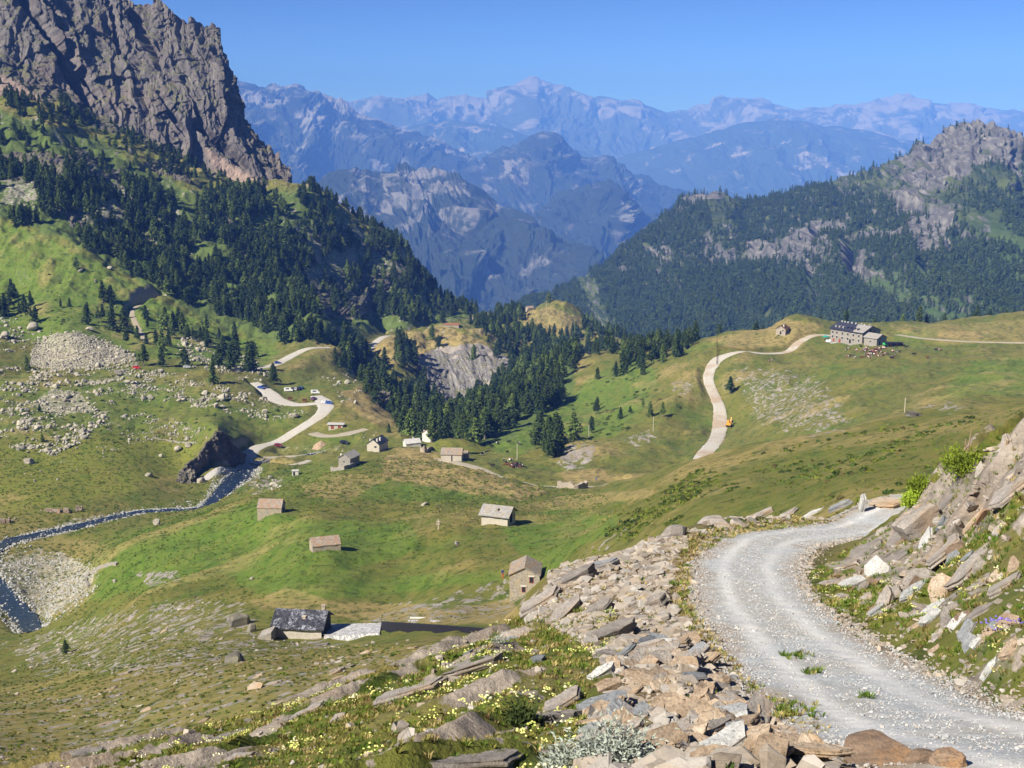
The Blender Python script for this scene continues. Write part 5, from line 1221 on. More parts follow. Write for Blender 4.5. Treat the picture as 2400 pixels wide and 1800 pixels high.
bb = np.concatenate(bb); bz = np.clip(np.concatenate(bz), .4, 4.5); bqx, bqy = proj(bb[:, 0], bb[:, 1], bb[:, 2])
oo = np.argsort(-bz / bb[:, 1] * ((bqx > 5) & (bqx < 2200))); bi = np.zeros(len(bb), bool); bi[oo[:170]] = True
for i in np.where(bi)[0]:
    zone = 'in the boulder field on the left valley side' if bqx[i] < 700 else 'beside the valley road'
    rockobj('boulder', BOULD[rng.randint(6)], 'p', (bb[i, 0], bb[i, 1], bb[i, 2] + .12 * bz[i]), (rng.normal(0, .3), rng.normal(0, .3), rng.uniform(0, 6)), (bz[i],) * 3, 'pale angular boulder ' + zone, 'boulder', 'boulders ' + zone)
low = [slab_geo(bould_mesh('b', s, 1, .8, .75, 9, .02, 1)) for s in (21, 22, 23, 24)]
merge_scatter('scree', low, bb[~bi] + np.stack([0 * bz[~bi], 0 * bz[~bi], bz[~bi] * .12], 1), bz[~bi], rng.uniform(0, 6, (~bi).sum()), M_SCREE, tilt=(rng.normal(0, .4, (~bi).sum()), rng.normal(0, .4, (~bi).sum())))
cob = np.concatenate([sample([(-20,1200),(60,1188),(140,1200),(205,1228),(212,1262),(185,1292),(115,1342),(80,1320),(-20,1230)], 1.0, 300, 600, 14, mask=sstep(-.5, .0, fbm2(TX / 12, TY / 16, 4, 140))), sample([(20,1165),(160,1120),(300,1095),(440,1075),(430,1092),(300,1112),(160,1150),(40,1180)], .18, 300, 600, 4)])
M_COB = mass_mat('river_cobbles', [(.22, .22, .20), (.40, .40, .38), (.30, .30, .28), (.50, .50, .48)], 1.0)
cz_ = np.clip(np.exp(rng.normal(-.55, .45, len(cob))), .25, 1.8)
merge_scatter('river_cobbles', low, cob, cz_, rng.uniform(0, 6, len(cob)), M_COB, tilt=(rng.normal(0, .4, len(cob)), rng.normal(0, .4, len(cob))))
k = rng.randint(0, len(SL) - 1, 9000); f = rng.rand(9000)[:, None]; c = SL[k] * (1 - f) + SL[k + 1] * f; tg = np.gradient(SL[:, :2], axis=0)[k]; tg /= np.linalg.norm(tg, axis=1)[:, None]
q = rng.uniform(-1.9, 1.9, 9000); q = q[(rng.rand(9000) < np.where(np.abs(q) < .8, .07, .9))]; m_ = len(q); k = k[:m_]; c = c[:m_]; tg = tg[:m_]; sx_ = c[:, 0] - tg[:, 1] * q * (c[:, 3] + .6); sy_ = c[:, 1] + tg[:, 0] * q * (c[:, 3] + .6)
szs = np.clip(np.exp(rng.normal(-.5, .45, m_)), .25, 1.6); ps_ = np.stack([sx_, sy_, np.maximum(height(sx_, sy_), c[:, 2] - .25)], 1)
merge_scatter('stream_stones', low, ps_, szs, rng.uniform(0, 6, m_), M_COB, tilt=(rng.normal(0, .4, m_), rng.normal(0, .4, m_)))
SINGLE = [(322,1030,24,'rounded pale boulder alone in the left meadow near the stream'),(385,974,26,'pale boulder on the meadow left of the dark crag, larger of two'),(408,965,20,'pale boulder on the meadow left of the dark crag, smaller of two'),(637,902,23,'big pale boulder below the car park'),(479,864,28,'broad boulder at the lower edge of the boulder field'),(443,852,20,'upright boulder at the lower edge of the boulder field'),
 (195,714,20,'big boulder left of the small conifers'),(70,712,36,'cluster topping boulder above the stone mound'),(10,728,28,'round boulder at the left edge above the stone mound'),(213,792,20,'boulder at the foot of the stone mound'),(256,810,24,'angular boulder below the red car'),(140,952,18,'boulder at the top of the left meadow'),(63,1001,28,'low boulder at the left edge of the meadow'),(347,987,15,'small flat boulder in the left meadow'),(174,588,14,'boulder on the upper green slope, lower of two'),(237,581,14,'boulder on the upper green slope, right one'),
 (435,1042,25,'flat pale rock by the path above the stream'),(917,1092,19,'single white boulder in the wide meadow'),(340,1135,26,'low rock by the small ponds'),(545,1252,14,'white stone block on the meadow above the black roof'),(247,1258,14,'crumbled stone heap on the meadow at left')]
for x_, y_, w_, lab in SINGLE:
    p = hit(x_, y_, 90); s = w_ * p[1] / FPX; rockobj('boulder', BOULD[rng.randint(6)], 'p', (p[0], p[1], p[2] + .2 * s), (.1, .1, rng.uniform(0, 6)), (s, s, s * .9), lab, 'boulder')
# --- dark crag above the stream
def crag(name, px_, py_, wpx, hpx, dep, seed, label, D=None, mk='d', rz=0.0, strat=False, up=.0, nn=64, am=.10):
    p = hit(px_, py_, 60); y0 = p[1]; Wm = wpx * y0 / FPX; Hm = hpx * y0 / FPX
    bm = bmesh.new(); bmesh.ops.create_cube(bm, size=1); bmesh.ops.subdivide_edges(bm, edges=bm.edges[:], cuts=nn // 2, use_grid_fill=True)
    V = np.array([v.co[:] for v in bm.verts]); F_ = np.array([[v.index for v in f.verts] for f in bm.faces]); bm.free()
    tap = 1 - .22 * (V[:, 2] + .5); V[:, :2] *= tap[:, None]
    V[:, 2] += .16 * fbm2(V[:, 0] * 3 + seed, V[:, 1] * 3, 3, seed) * (V[:, 2] > .2)
    X = V * [Wm, dep, Hm]
    d1, d2, v1 = cell3(X[:, 0] / (Wm * .16), X[:, 1] / (Wm * .16), X[:, 2] / (Hm * (.07 if strat else .45)), seed); e1, e2, v2 = cell3(X[:, 0] / (Wm * .06), X[:, 1] / (Wm * .06), X[:, 2] / (Hm * (.04 if strat else .16)), seed + 3)
    nrm_ = V / (np.linalg.norm(V, axis=1, keepdims=True) + 1e-6) * [1, 1, .3]
    X = X + nrm_ * ((v1 - .5) * Wm * am * 1.8 + (v2 - .5) * Wm * am * .7 - np.minimum(d1, .6) * Wm * am * .6)[:, None]
    me = np_mesh(name, X, F_, False); o = meshobj(name, me, MATS[mk]); o.location = (p[0], p[1] + dep * .2, p[2] + Hm * (.42 + up)); o.rotation_euler = (0, 0, rz)
    return tag(o, label, 'crag')
cc_ = []
for x_, yb, yt in [(386,1047,1036),(398,1043,1016),(412,1037,1000),(428,1031,988),(444,1026,966),(458,1020,946),(470,1015,934),(482,1011,932),(494,1007,944),(506,1003,958),(518,997,974),(530,990,984)]:
    D_ = 550 + (x_ - 386) / 144 * 54; cc_.append([(x_, yb + 9, D_), (x_, (yb + yt) / 2, D_ + .2), (x_, yt, D_ + .8)])
G = loft(cc_, 260, 170); nr = normals(G); ax, ay, az = G[..., 0], G[..., 1], G[..., 2]; T1 = np.linspace(0, 1, 170)[:, None]; al = ax + ay
d1, d2, cv = cell3(al / 5.0, al * 0, az / 9.0, 3); e1, e2, cw = cell3(al / 1.8, ay / 1.8, az / 3.2, 8)
d = ((cv - .5) * 3.2 + (cw - .5) * 1.3 - np.minimum(e1, .7) * .7 + (rid2(al / 4.5, az / 14, 3, 12) - 1) * 1.6) * sstep(0, .08, T1) * (1 - .5 * sstep(.9, 1, T1))
G = G + nr * d[..., None] * np.array([1, 1, .35])
G = np.concatenate([G, (G[-1:] + np.array([-.8, 1.2, .1])), G[-1:] + np.array([-2.0, 2.5, -3.]), G[-1:] + np.array([-3, 4, -9])], 0)
me = np_mesh('rock_crag', G.reshape(-1, 3), grid_faces(*G.shape[:2])); vcol(me, 'm1', np.zeros((G.shape[0] * G.shape[1], 3)))
tag(meshobj('rock_crag', me, M_CLIFF), 'dark sheer crag with a grassy top above the stream beside the white road', 'crag')
crag('rock_crag', 404, 1042, 40, 24, 8, 9, 'lowest broken block of the dark crag by the stream', rz=.2, am=.16)
crag('rock_crag', 1975, 900 , 22, 9, 3, 11, 'small dark crag in the gully below the refuge', rz=.5)
crag('rock_crag', 826, 880, 26, 34, 10, 15, 'dark rock edge of the grassy knoll over the gorge', rz=-.9)
# rocky hill made of stones on the left is in the scree; orange ruin walls are with the buildings
# ================================================================ near plants
def tuft(seed, nb, h, spread, w):
    r = np.random.RandomState(seed); V, F_ = [], []
    for i in range(nb):
        a = r.uniform(0, 6.283); rad = r.uniform(0, spread * .4); x, y = math.cos(a) * rad, math.sin(a) * rad; a2 = a + r.uniform(-.8, .8); l = r.uniform(.2, .9) * spread
        hh = h * r.uniform(.55, 1.1); px_, py_ = -math.sin(a2) * w, math.cos(a2) * w; b = len(V)
        V += [(x - px_, y - py_, -.02), (x + px_, y + py_, -.02), (x + math.cos(a2) * l * .45 + px_ * .7, y + math.sin(a2) * l * .45 + py_ * .7, hh * .65), (x + math.cos(a2) * l, y + math.sin(a2) * l, hh)]
        F_ += [[b, b + 1, b + 2], [b, b + 2, b + 3]]
    return np.array(V), np.array(F_)
TUF = [tuft(s, 13, .13, .12, .008) for s in range(5)]
def tint_mat(name, rough=.85, tr=0.0):
    t = NT(name); c = t.attr('tint'); t.b.inputs['Specular IOR Level'].default_value = .15
    return t.fin(c, None, rough)
M_TINT = tint_mat('grass_blades'); 
def tints(n, pal, p):
    k = rng.choice(len(pal), n, p=p); c = np.array(pal)[k] * rng.uniform(.7, 1.25, (n, 1)); return c
SLP = [(-60,1720),(-60,1700),(170,1642),(420,1580),(600,1532),(850,1442),(1000,1384),(1090,1348),(1190,1300),(1330,1330),(1310,1420),(1270,1500),(1255,1600),(1290,1720)]
RBK = [(1752,1240),(1850,1180),(1960,1110),(2060,1020),(2140,955),(2212,920),(2400,880),(2400,1560),(2212,1500),(2100,1462),(2000,1420),(1900,1360),(1790,1320),(1755,1290)]
grassn = 1 - sstep(.25, .6, rock)
g1 = sample(SLP, 42, 9, 60, 5, mask=grassn * sstep(-.5, .3, nz2 + .3)); g2 = sample(RBK, 46, 16, 80, 5, mask=(1 - sstep(.3, .7, nearrock)) * (1 - .75 * outc) * sstep(-.4, .5, fbm2(TX / 1.6, TY / 1.6, 3, 97) + .1))
g1 = np.concatenate([g1, sample(BANK, 3.0, 9, 60, 5)])
g3 = sample([(1462,1200),(1500,1152),(1600,1130),(1760,1118),(1880,1120),(1700,1142),(1560,1165),(1490,1215),(1486,1300),(1560,1400),(1650,1490),(1800,1580),(1740,1590),(1600,1480),(1500,1380),(1452,1290)], 32, 10, 90, 4, vis=False); g3 = g3[off_roads(g3, -1.2)]
pal_g = [(.085, .15, .018), (.15, .20, .028), (.24, .215, .055), (.42, .33, .14), (.17, .11, .05)]
for nm, g, pr, s0 in (('meadow_grass', g1, [.20, .26, .26, .20, .08], .95), ('bank_grass', g2, [.30, .32, .20, .13, .05], 1.0), ('verge_grass', g3, [.12, .16, .22, .34, .16], 1.0)):
    n = len(g); merge_scatter(nm, TUF, g, rng.uniform(.55, 1.4, n) * s0 * np.clip(g[:, 1] / 34, .55, 1), rng.uniform(0, 6.28, n), M_TINT, colfn=tints(n, pal_g, pr))
# pale yellow flowers, a few violet ones
def flower(seed, k=6, r0=.016, h=.13):
    r = np.random.RandomState(seed); V, F_ = [], []
    for i in range(k):
        x, y = r.uniform(-.09, .09, 2); z = h * r.uniform(.7, 1.2); s = r0 * r.uniform(.8, 1.3); b = len(V)
        V += [(x - s, y - s, z), (x + s, y - s, z), (x + s, y + s, z), (x - s, y + s, z), (x, y, z + s * 1.1)]; F_ += [[b, b + 1, b + 4], [b + 1, b + 2, b + 4], [b + 2, b + 3, b + 4], [b + 3, b, b + 4]]
    return np.array(V), np.array(F_)
FLW = [flower(s) for s in range(4)]
fmk = sstep(-.1, .5, fbm2(TX / 2.2, TY / 3.0, 3, 98)) * grassn
f1 = sample(SLP, 6, 9, 60, 5, mask=fmk); f2 = sample(RBK, 3.5, 16, 80, 5, mask=fmk)
ff = np.concatenate([f1, f2]); n = len(ff)
merge_scatter('yellow_flowers', FLW, ff, rng.uniform(.8, 1.3, n), rng.uniform(0, 6.28, n), M_TINT, colfn=tints(n, [(.62, .62, .20), (.72, .70, .42), (.55, .60, .16)], [.5, .3, .2]))
vp = hit(2168, 1362); n = 10
merge_scatter('violet_flowers', FLW, np.stack([vp[0] + rng.normal(0, .22, n), vp[1] + rng.normal(0, .15, n), np.full(n, vp[2] + .05)], 1), rng.uniform(.8, 1.4, n), rng.uniform(0, 6.28, n), M_TINT, colfn=tints(n, [(.13, .10, .42), (.22, .16, .5)], [.6, .4]))
# gravel pieces on the near road
L = RL['gravel_road']; k = rng.randint(0, len(L) - 1, 60000); f = rng.rand(60000); q = rng.uniform(-1.12, 1.12, 60000)
T_g = np.gradient(L[:, :2], axis=0); T_g /= np.linalg.norm(T_g, axis=1)[:, None]
segl = np.linalg.norm(np.diff(L[:, :2], axis=0), axis=1); k = np.searchsorted(np.cumsum(segl) / segl.sum(), rng.rand(60000)); k = np.minimum(k, len(L) - 2)
c = L[k] * (1 - f[:, None]) + L[k + 1] * f[:, None]; gx_ = c[:, 0] - T_g[k, 1] * q * c[:, 3]; gy_ = c[:, 1] + T_g[k, 0] * q * c[:, 3]
keepg = (gy_ > 11) & (np.exp(-((np.abs(q) - .45) / .16) ** 2) * .75 < rng.rand(60000)); gx_, gy_ = gx_[keepg], gy_[keepg]; gz_ = height(gx_, gy_) + .028; n = len(gx_)
stone_mass('road_gravel', np.stack([gx_, gy_, gz_], 1), np.clip(np.exp(rng.normal(-3.35, .45, n)), .015, .14), M_CHIP, .5)
# stones strewn along both road edges
k = np.minimum(np.searchsorted(np.cumsum(segl) / segl.sum(), rng.rand(9000)), len(L) - 2); f = rng.rand(9000); q = rng.choice([-1, 1], 9000) * (1 + np.abs(rng.normal(.0, .16, 9000)) - .05)
c = L[k] * (1 - f[:, None]) + L[k + 1] * f[:, None]; ex = c[:, 0] - T_g[k, 1] * q * c[:, 3]; ey = c[:, 1] + T_g[k, 0] * q * c[:, 3]; mk = ey > 11; ex, ey = ex[mk], ey[mk]; n = len(ex)
stone_mass('verge_stones', np.stack([ex, ey, height(ex, ey) + .02], 1), np.clip(np.exp(rng.normal(-2.5, .6, n)), .03, .4), M_RUB, .3, (.4, 1.0))
# grass tussocks growing in the road
rt = np.concatenate([[[*hit(1720 + rng.normal(0, 14), 1420 + rng.normal(0, 4))] for i in range(26)], [[*hit(1760 + rng.normal(0, 12), 1456 + rng.normal(0, 3))] for i in range(14)], [[*hit(1865 + rng.normal(0, 8), 1510 + rng.normal(0, 3))] for i in range(8)], [[*hit(1700 + rng.normal(0, 30), 1540 + rng.normal(0, 12))] for i in range(34)]])
n = len(rt); merge_scatter('road_grass', TUF, rt + [0, 0, .03], rng.uniform(.6, 1.2, n), rng.uniform(0, 6, n), M_TINT, colfn=tints(n, pal_g, [.4, .3, .2, .1, 0]))
# --- low shrubs and tussocks further off
def clump(seed, nt=26, flat=.5):
    r = np.random.RandomState(seed); V, F_ = [], []
    for i in range(nt):
        d = r.normal(size=3); d /= np.linalg.norm(d); d[2] = abs(d[2]); c = d * [.42, .42, .42 * flat] * r.uniform(.5, 1.05); n = d + r.normal(size=3) * .5; n /= np.linalg.norm(n); u = np.cross(n, r.normal(size=3)); u /= np.linalg.norm(u); w = np.cross(n, u); s = r.uniform(.12, .24); b = len(V)
        V += [c + u * s, c - u * s * .6 + w * s * .8, c - u * s * .6 - w * s * .8]; F_ += [[b, b + 1, b + 2]]
    return np.array(V), np.array(F_)
CLU = [clump(s) for s in range(5)]
hill = sample([(1280,1190),(1330,1120),(1500,1030),(1700,960),(1900,930),(2212,890),(2300,900),(2300,960),(2100,1010),(1950,1060),(1850,1100),(1700,1100),(1500,1120),(1400,1165)], .22, 90, 420, 8, mask=sstep(-.1, .5, fbm2((TX + TY * .3) / 14, (TY - TX * .3) / 30, 4, 99)))
pal_s = [(.045, .075, .014), (.075, .105, .018), (.12, .145, .02), (.10, .085, .03)]
n = len(hill); merge_scatter('hillside_shrubs', CLU, hill, rng.uniform(.5, 1.5, n), rng.uniform(0, 6, n), M_TINT, colfn=tints(n, pal_s, [.3, .3, .3, .1]))
band = sample([(1310,1170),(1340,1120),(1420,1070),(1510,1020),(1560,1025),(1500,1070),(1420,1115),(1360,1165)], 1.5, 90, 420, 12, mask=sstep(-.4, .3, fbm2(TX / 7, TY / 14, 3, 130))); n = len(band)
merge_scatter('alpenrose_thicket', CLU, band, rng.uniform(.6, 1.6, n), rng.uniform(0, 6, n), M_TINT, colfn=tints(n, pal_s, [.15, .30, .5, .05]))
sl = np.concatenate([sample([(1060,960),(1120,900),(1240,850),(1300,790),(1420,780),(1480,800),(1470,900),(1380,960),(1200,950)], .030, 400, 900, 8, mask=sstep(0, .4, fbm2(TX / 18, TY / 24, 3, 100))),
    sample([(0,560),(230,600),(430,700),(600,770),(540,830),(300,760),(0,700)], .02, 500, 1000, 8, mask=sstep(0, .4, fbm2(TX / 18, TY / 24, 3, 100))), sample([(-20,780),(250,800),(660,890),(500,930),(200,960),(-20,1000)], .012, 400, 900, 8)])
n = len(sl); merge_scatter('slope_shrubs', CLU, sl, rng.uniform(1.2, 3.2, n), rng.uniform(0, 6, n), M_TINT, colfn=tints(n, pal_s, [.45, .4, .1, .05]))
tus = sample([(-50,1440),(300,1380),(600,1392),(900,1400),(1040,1375),(850,1438),(600,1528),(160,1640),(-50,1720)], .5, 60, 260, 8); n = len(tus)
merge_scatter('brown_tussocks', CLU, tus, rng.uniform(.25, .7, n), rng.uniform(0, 6, n), M_TINT, colfn=tints(n, [(.09, .13, .016), (.17, .16, .035), (.30, .24, .10)], [.5, .35, .15]))
TUS = [clump(s + 40, 9, .8) for s in range(5)]
mt = sample([(-60,1385),(-60,960),(200,900),(700,1010),(900,990),(1050,1010),(1350,1080),(1500,1010),(1900,925),(2212,885),(2300,900),(2300,960),(2000,1010),(1850,1110),(1500,1120),(1330,1180),(1200,1240),(1080,1330),(700,1390),(400,1400)], .42, 110, 640, 12, mask=(1 - rock) * sstep(-.7, .3, nz2 + .5 * nz1))
mt = mt[off_roads(mt, .5)]; n = len(mt); hv = sstep(.4, 2.0, np.interp(rng.rand(n), [0, 1], [0, 1]) * 0 + fbm2(mt[:, 0] / 55, mt[:, 1] / 70, 4, 3, .5) * 1.7 + rid2((mt[:, 0] - mt[:, 1] * .4) / 24, (mt[:, 1] + mt[:, 0] * .3) / 60, 3, 9) * .55)
tc_ = np.array([(.07, .12, .012), (.10, .14, .016), (.16, .16, .03), (.26, .22, .07)])[np.clip((rng.rand(n) * 2.2 + hv * 2.2).astype(int), 0, 3)] * rng.uniform(.6, 1.3, (n, 1))
merge_scatter('meadow_tussocks', TUS, mt, rng.uniform(.35, 1.0, n) * np.clip(mt[:, 1] / 300, .6, 1.5), rng.uniform(0, 6, n), M_TINT, colfn=tc_)
# --- silvery shrubs and young spruces, each its own plant
def shrub(name, px_, py_, wpx, hpx, mat, label, seed, nleaf=700, leaf=.035, tall=1.0, stems=12):
    p = hit(px_, py_, 9); R0 = wpx * p[1] / FPX / 2; H0 = hpx * p[1] / FPX; r = np.random.RandomState(seed); V, F_ = [], []
    sv, sf = [], []
    for i in range(stems):
        a = r.uniform(0, 6.28); rr = R0 * r.uniform(.2, .95); top = np.array([math.cos(a) * rr, math.sin(a) * rr * .8, H0 * r.uniform(.55, 1.0) * (1 - .45 * (rr / R0) ** 2)]); mid = top * [.45, .45, .6]
        pts = [np.array([0, 0, -.05]) + r.normal(size=3) * .03, mid, top]
        for q in range(2):
            A_, B_ = pts[q], pts[q + 1]; w = .012 * tall; b = len(sv)
            sv += [A_ + [w, 0, 0], A_ + [-w, w, 0], A_ + [-w, -w, 0], B_ + [w * .6, 0, 0], B_ + [-w * .6, w * .6, 0], B_ + [-w * .6, -w * .6, 0]]
            for j in range(3): sf += [[b + j, b + (j + 1) % 3, b + 3 + (j + 1) % 3], [b + j, b + 3 + (j + 1) % 3, b + 3 + j]]
        for k in range(nleaf // stems):
            t = r.uniform(.35, 1.03); c = (pts[1] * (1 - (t - .35) / .65) + pts[2] * ((t - .35) / .65)) + r.normal(size=3) * [.07 * R0 + .02] * 3
            d = top / np.linalg.norm(top) + r.normal(size=3) * .55; d /= np.linalg.norm(d); u = np.cross(d, r.normal(size=3)); u /= np.linalg.norm(u); s = leaf * r.uniform(.7, 1.3); b = len(V)
            V += [c - u * s * .3, c + u * s * .3, c + d * s * 1.6]; F_ += [[b, b + 1, b + 2]]
    e = empty(name, (p[0], p[1], p[2]), 0, label, 'shrub')
    meshobj('foliage', np_mesh('foliage', np.array(V), np.array(F_), False), mat, e); meshobj('stems', np_mesh('stems', np.array(sv), np.array(sf), False), M_BARK, e)
    return e, p
t = NT('silver_leaf'); M_SILV = t.fin(t.mix(t.noise(t.pos(), 9, 3), (.16, .20, .14), (.50, .53, .48)), None, .8)
shrub('silvery_shrub', 1318, 1656, 190, 42, M_SILV, 'silvery white leaved shrub at the bottom edge among tan slabs', 1, 3800, .036, 1, 50)
shrub('silvery_shrub', 1215, 1659, 50, 22, M_SILV, 'smaller tuft of silvery leaves left of the silvery shrub', 2, 900, .04, 1, 16)
shrub('silvery_shrub', 1080, 1330 + 60, 26, 12, M_SILV, 'little silvery cushion plant high on the flowery slope', 3, 240, .04, 1, 8)
def bushy(px_, py_, wpx, hpx, label, seed, mat=None, dead=False):
    e, p = shrub('spruce_bush', px_, py_, wpx, hpx, mat or M_NEEDLE_Y, label, seed, 2600, .085, 1.6, 34)
    if dead:
        r = np.random.RandomState(seed); sv, sf = [], []; s_ = p[1] / FPX
        for (dx, top) in [(18, 104), (6, 84), (-12, 48), (24, 52), (0, 40), (12, 44), (-20, 30)]:
            A_ = np.array([dx * .3 * s_, 0, 0]); B_ = np.array([dx * s_ * .9, .1, top * s_]); w = .06; b = len(sv)
            sv += [A_ + [w, 0, 0], A_ + [-w, w, 0], A_ + [-w, -w, 0], B_ + [w * .2, 0, 0], B_ + [-w * .2, w * .2, 0], B_ + [-w * .2, -w * .2, 0]]
            for j in range(3): sf += [[b + j, b + (j + 1) % 3, b + 3 + (j + 1) % 3], [b + j, b + 3 + (j + 1) % 3, b + 3 + j]]
            for q in range(5):
                A2 = A_ + (B_ - A_) * r.uniform(.3, .9); B2 = A2 + np.array([r.uniform(-14, 14), r.uniform(-4, 4), r.uniform(4, 16)]) * s_; b = len(sv); w2 = .022
                sv += [A2 + [w2, 0, 0], A2 + [-w2, w2, 0], A2 + [-w2, -w2, 0], B2, B2 + [.004, .004, 0], B2 + [0, .004, .004]]
                for j in range(3): sf += [[b + j, b + (j + 1) % 3, b + 3 + (j + 1) % 3], [b + j, b + 3 + (j + 1) % 3, b + 3 + j]]
        meshobj('dead_branches', np_mesh('dead_branches', np.array(sv), np.array(sf), False), NT('dead_wood').fin((.42, .30, .20)), e)
bushy(2078, 1028, 92, 50, 'green spruce bush with bare dead branches on top of the right outcrop', 5, M_NEEDLE_Y, True)
bushy(1985, 1068, 44, 34, 'bright yellow green young spruce above the upright stone, upper one', 6)
bushy(1970, 1092, 30, 22, 'bright yellow green young spruce above the upright stone, lower one', 7)
shrub('juniper_shrub', 1130, 1568, 50, 26, NT('juniper').fin((.04, .06, .015)), 'dark green tuft of juniper on the flowery slope', 8, 900, .06, 1, 14)
# ================================================================ buildings and things
def P_(name, verts, faces, mat, parent, smooth=False):
    me = bpy.data.meshes.new(name); me.from_pydata([tuple(float(c) for c in v) for v in verts], [], faces); me.update()
    if smooth: me.polygons.foreach_set('use_smooth', [True] * len(me.polygons))
    return meshobj(name, me, mat, parent)
def boxes(name, bs, mat, parent):
    """bs: list of (x0,x1,y0,y1,z0,z1) joined into one mesh part"""
    V, F_ = [], []
    for (x0, x1, y0, y1, z0, z1) in bs:
        b = len(V); V += [(x, y, z) for x in (x0, x1) for y in (y0, y1) for z in (z0, z1)]
        F_ += [[b + i for i in f] for f in ((0, 1, 3, 2), (4, 6, 7, 5), (0, 4, 5, 1), (2, 3, 7, 6), (0, 2, 6, 4), (1, 5, 7, 3))]
    return P_(name, V, F_, mat, parent)
def wall_mat(name, a, b, c, sc=2.2, lich=None, course=True):
    t = NT(name); P = t.pos(obj=True)
    v = t.vor(t.pos((1, 1, 2.2), obj=True), sc, 'Color'); s = t.n('SeparateColor'); t.l(v, s.inputs[0]); n = t.noise(P, 5, 5, .7); m = t.noise(P, .8, 4)
    e = t.vor(t.pos((1, 1, 2.2), obj=True), sc, 'Distance', 'DISTANCE_TO_EDGE')
    k = t.mix(s.outputs[0], a, b); k = t.mix(t.ramp(n, [(.35, .5), (.6, 0)]), k, c)
    if lich: k = t.mix(t.ramp(m, [(.45, 0), (.62, .8)]), k, lich)
    if course: k = t.mix(t.ramp(e, [(.01, .65), (.06, 0)]), k, tuple(x * .4 for x in c))
    return t.fin(k, t.bump(t.math('ADD', s.outputs[0], n), .6, .06), .93)
M_WALL = wall_mat('field_stone', (.30, .26, .21), (.46, .41, .34), (.24, .20, .15), lich=(.42, .34, .22))
M_WPALE = wall_mat('pale_plaster_stone', (.42, .385, .32), (.55, .505, .42), (.33, .29, .23), 3.0, course=False)
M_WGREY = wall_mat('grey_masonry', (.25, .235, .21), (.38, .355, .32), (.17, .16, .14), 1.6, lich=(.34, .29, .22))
M_ROOFS = wall_mat('stone_shingles', (.24, .21, .18), (.38, .34, .29), (.16, .14, .12), 2.6, lich=(.36, .24, .13))
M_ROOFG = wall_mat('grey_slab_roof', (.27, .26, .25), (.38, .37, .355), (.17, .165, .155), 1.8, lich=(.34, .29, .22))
M_ROOFO = wall_mat('lichen_roof', (.27, .21, .16), (.38, .33, .28), (.18, .14, .11), 2.4, lich=(.33, .20, .12))
M_ROOFP = wall_mat('pale_slab_roof', (.48, .47, .45), (.60, .58, .55), (.34, .33, .31), 1.4)
M_SLATE = NT('dark_slate').fin((.035, .037, .055), None, .5)
def blackroof():
    t = NT('patched_black_sheet'); P = t.pos(obj=True); v = t.vor(t.pos((.9, .9, .9), obj=True), .9, 'Color', rnd=.35); s = t.n('SeparateColor'); t.l(v, s.inputs[0])
    n = t.noise(P, 2.2, 7, .75, dist=1.2); k = t.mix(t.math('MULTIPLY', t.ramp(n, [(.46, 0), (.62, 1)]), t.ramp(s.outputs[0], [(.25, .25), (.7, 1)])), (.018, .018, .026), (.34, .35, .40))
    return t.fin(k, None, .55)
M_BLACKR = blackroof()
def conc():
    t = NT('stained_concrete'); n = t.noise(t.pos(obj=True), 1.6, 7, .7, dist=.6); return t.fin(t.mix(t.ramp(n, [(.42, 0), (.62, 1)]), (.20, .20, .21), (.68, .67, .65)), None, .9)
M_CONC = conc()
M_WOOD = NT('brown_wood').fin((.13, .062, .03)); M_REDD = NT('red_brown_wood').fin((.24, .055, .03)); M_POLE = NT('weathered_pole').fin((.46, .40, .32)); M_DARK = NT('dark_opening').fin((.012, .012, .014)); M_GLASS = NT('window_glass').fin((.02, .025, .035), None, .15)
M_WHITE2 = NT('white_render').fin((.56, .54, .49)); M_BLACK = NT('black_and_gable_shade').fin((.014, .013, .020), None, .7); M_METAL = NT('rusty_sheet').fin((.25, .11, .05))
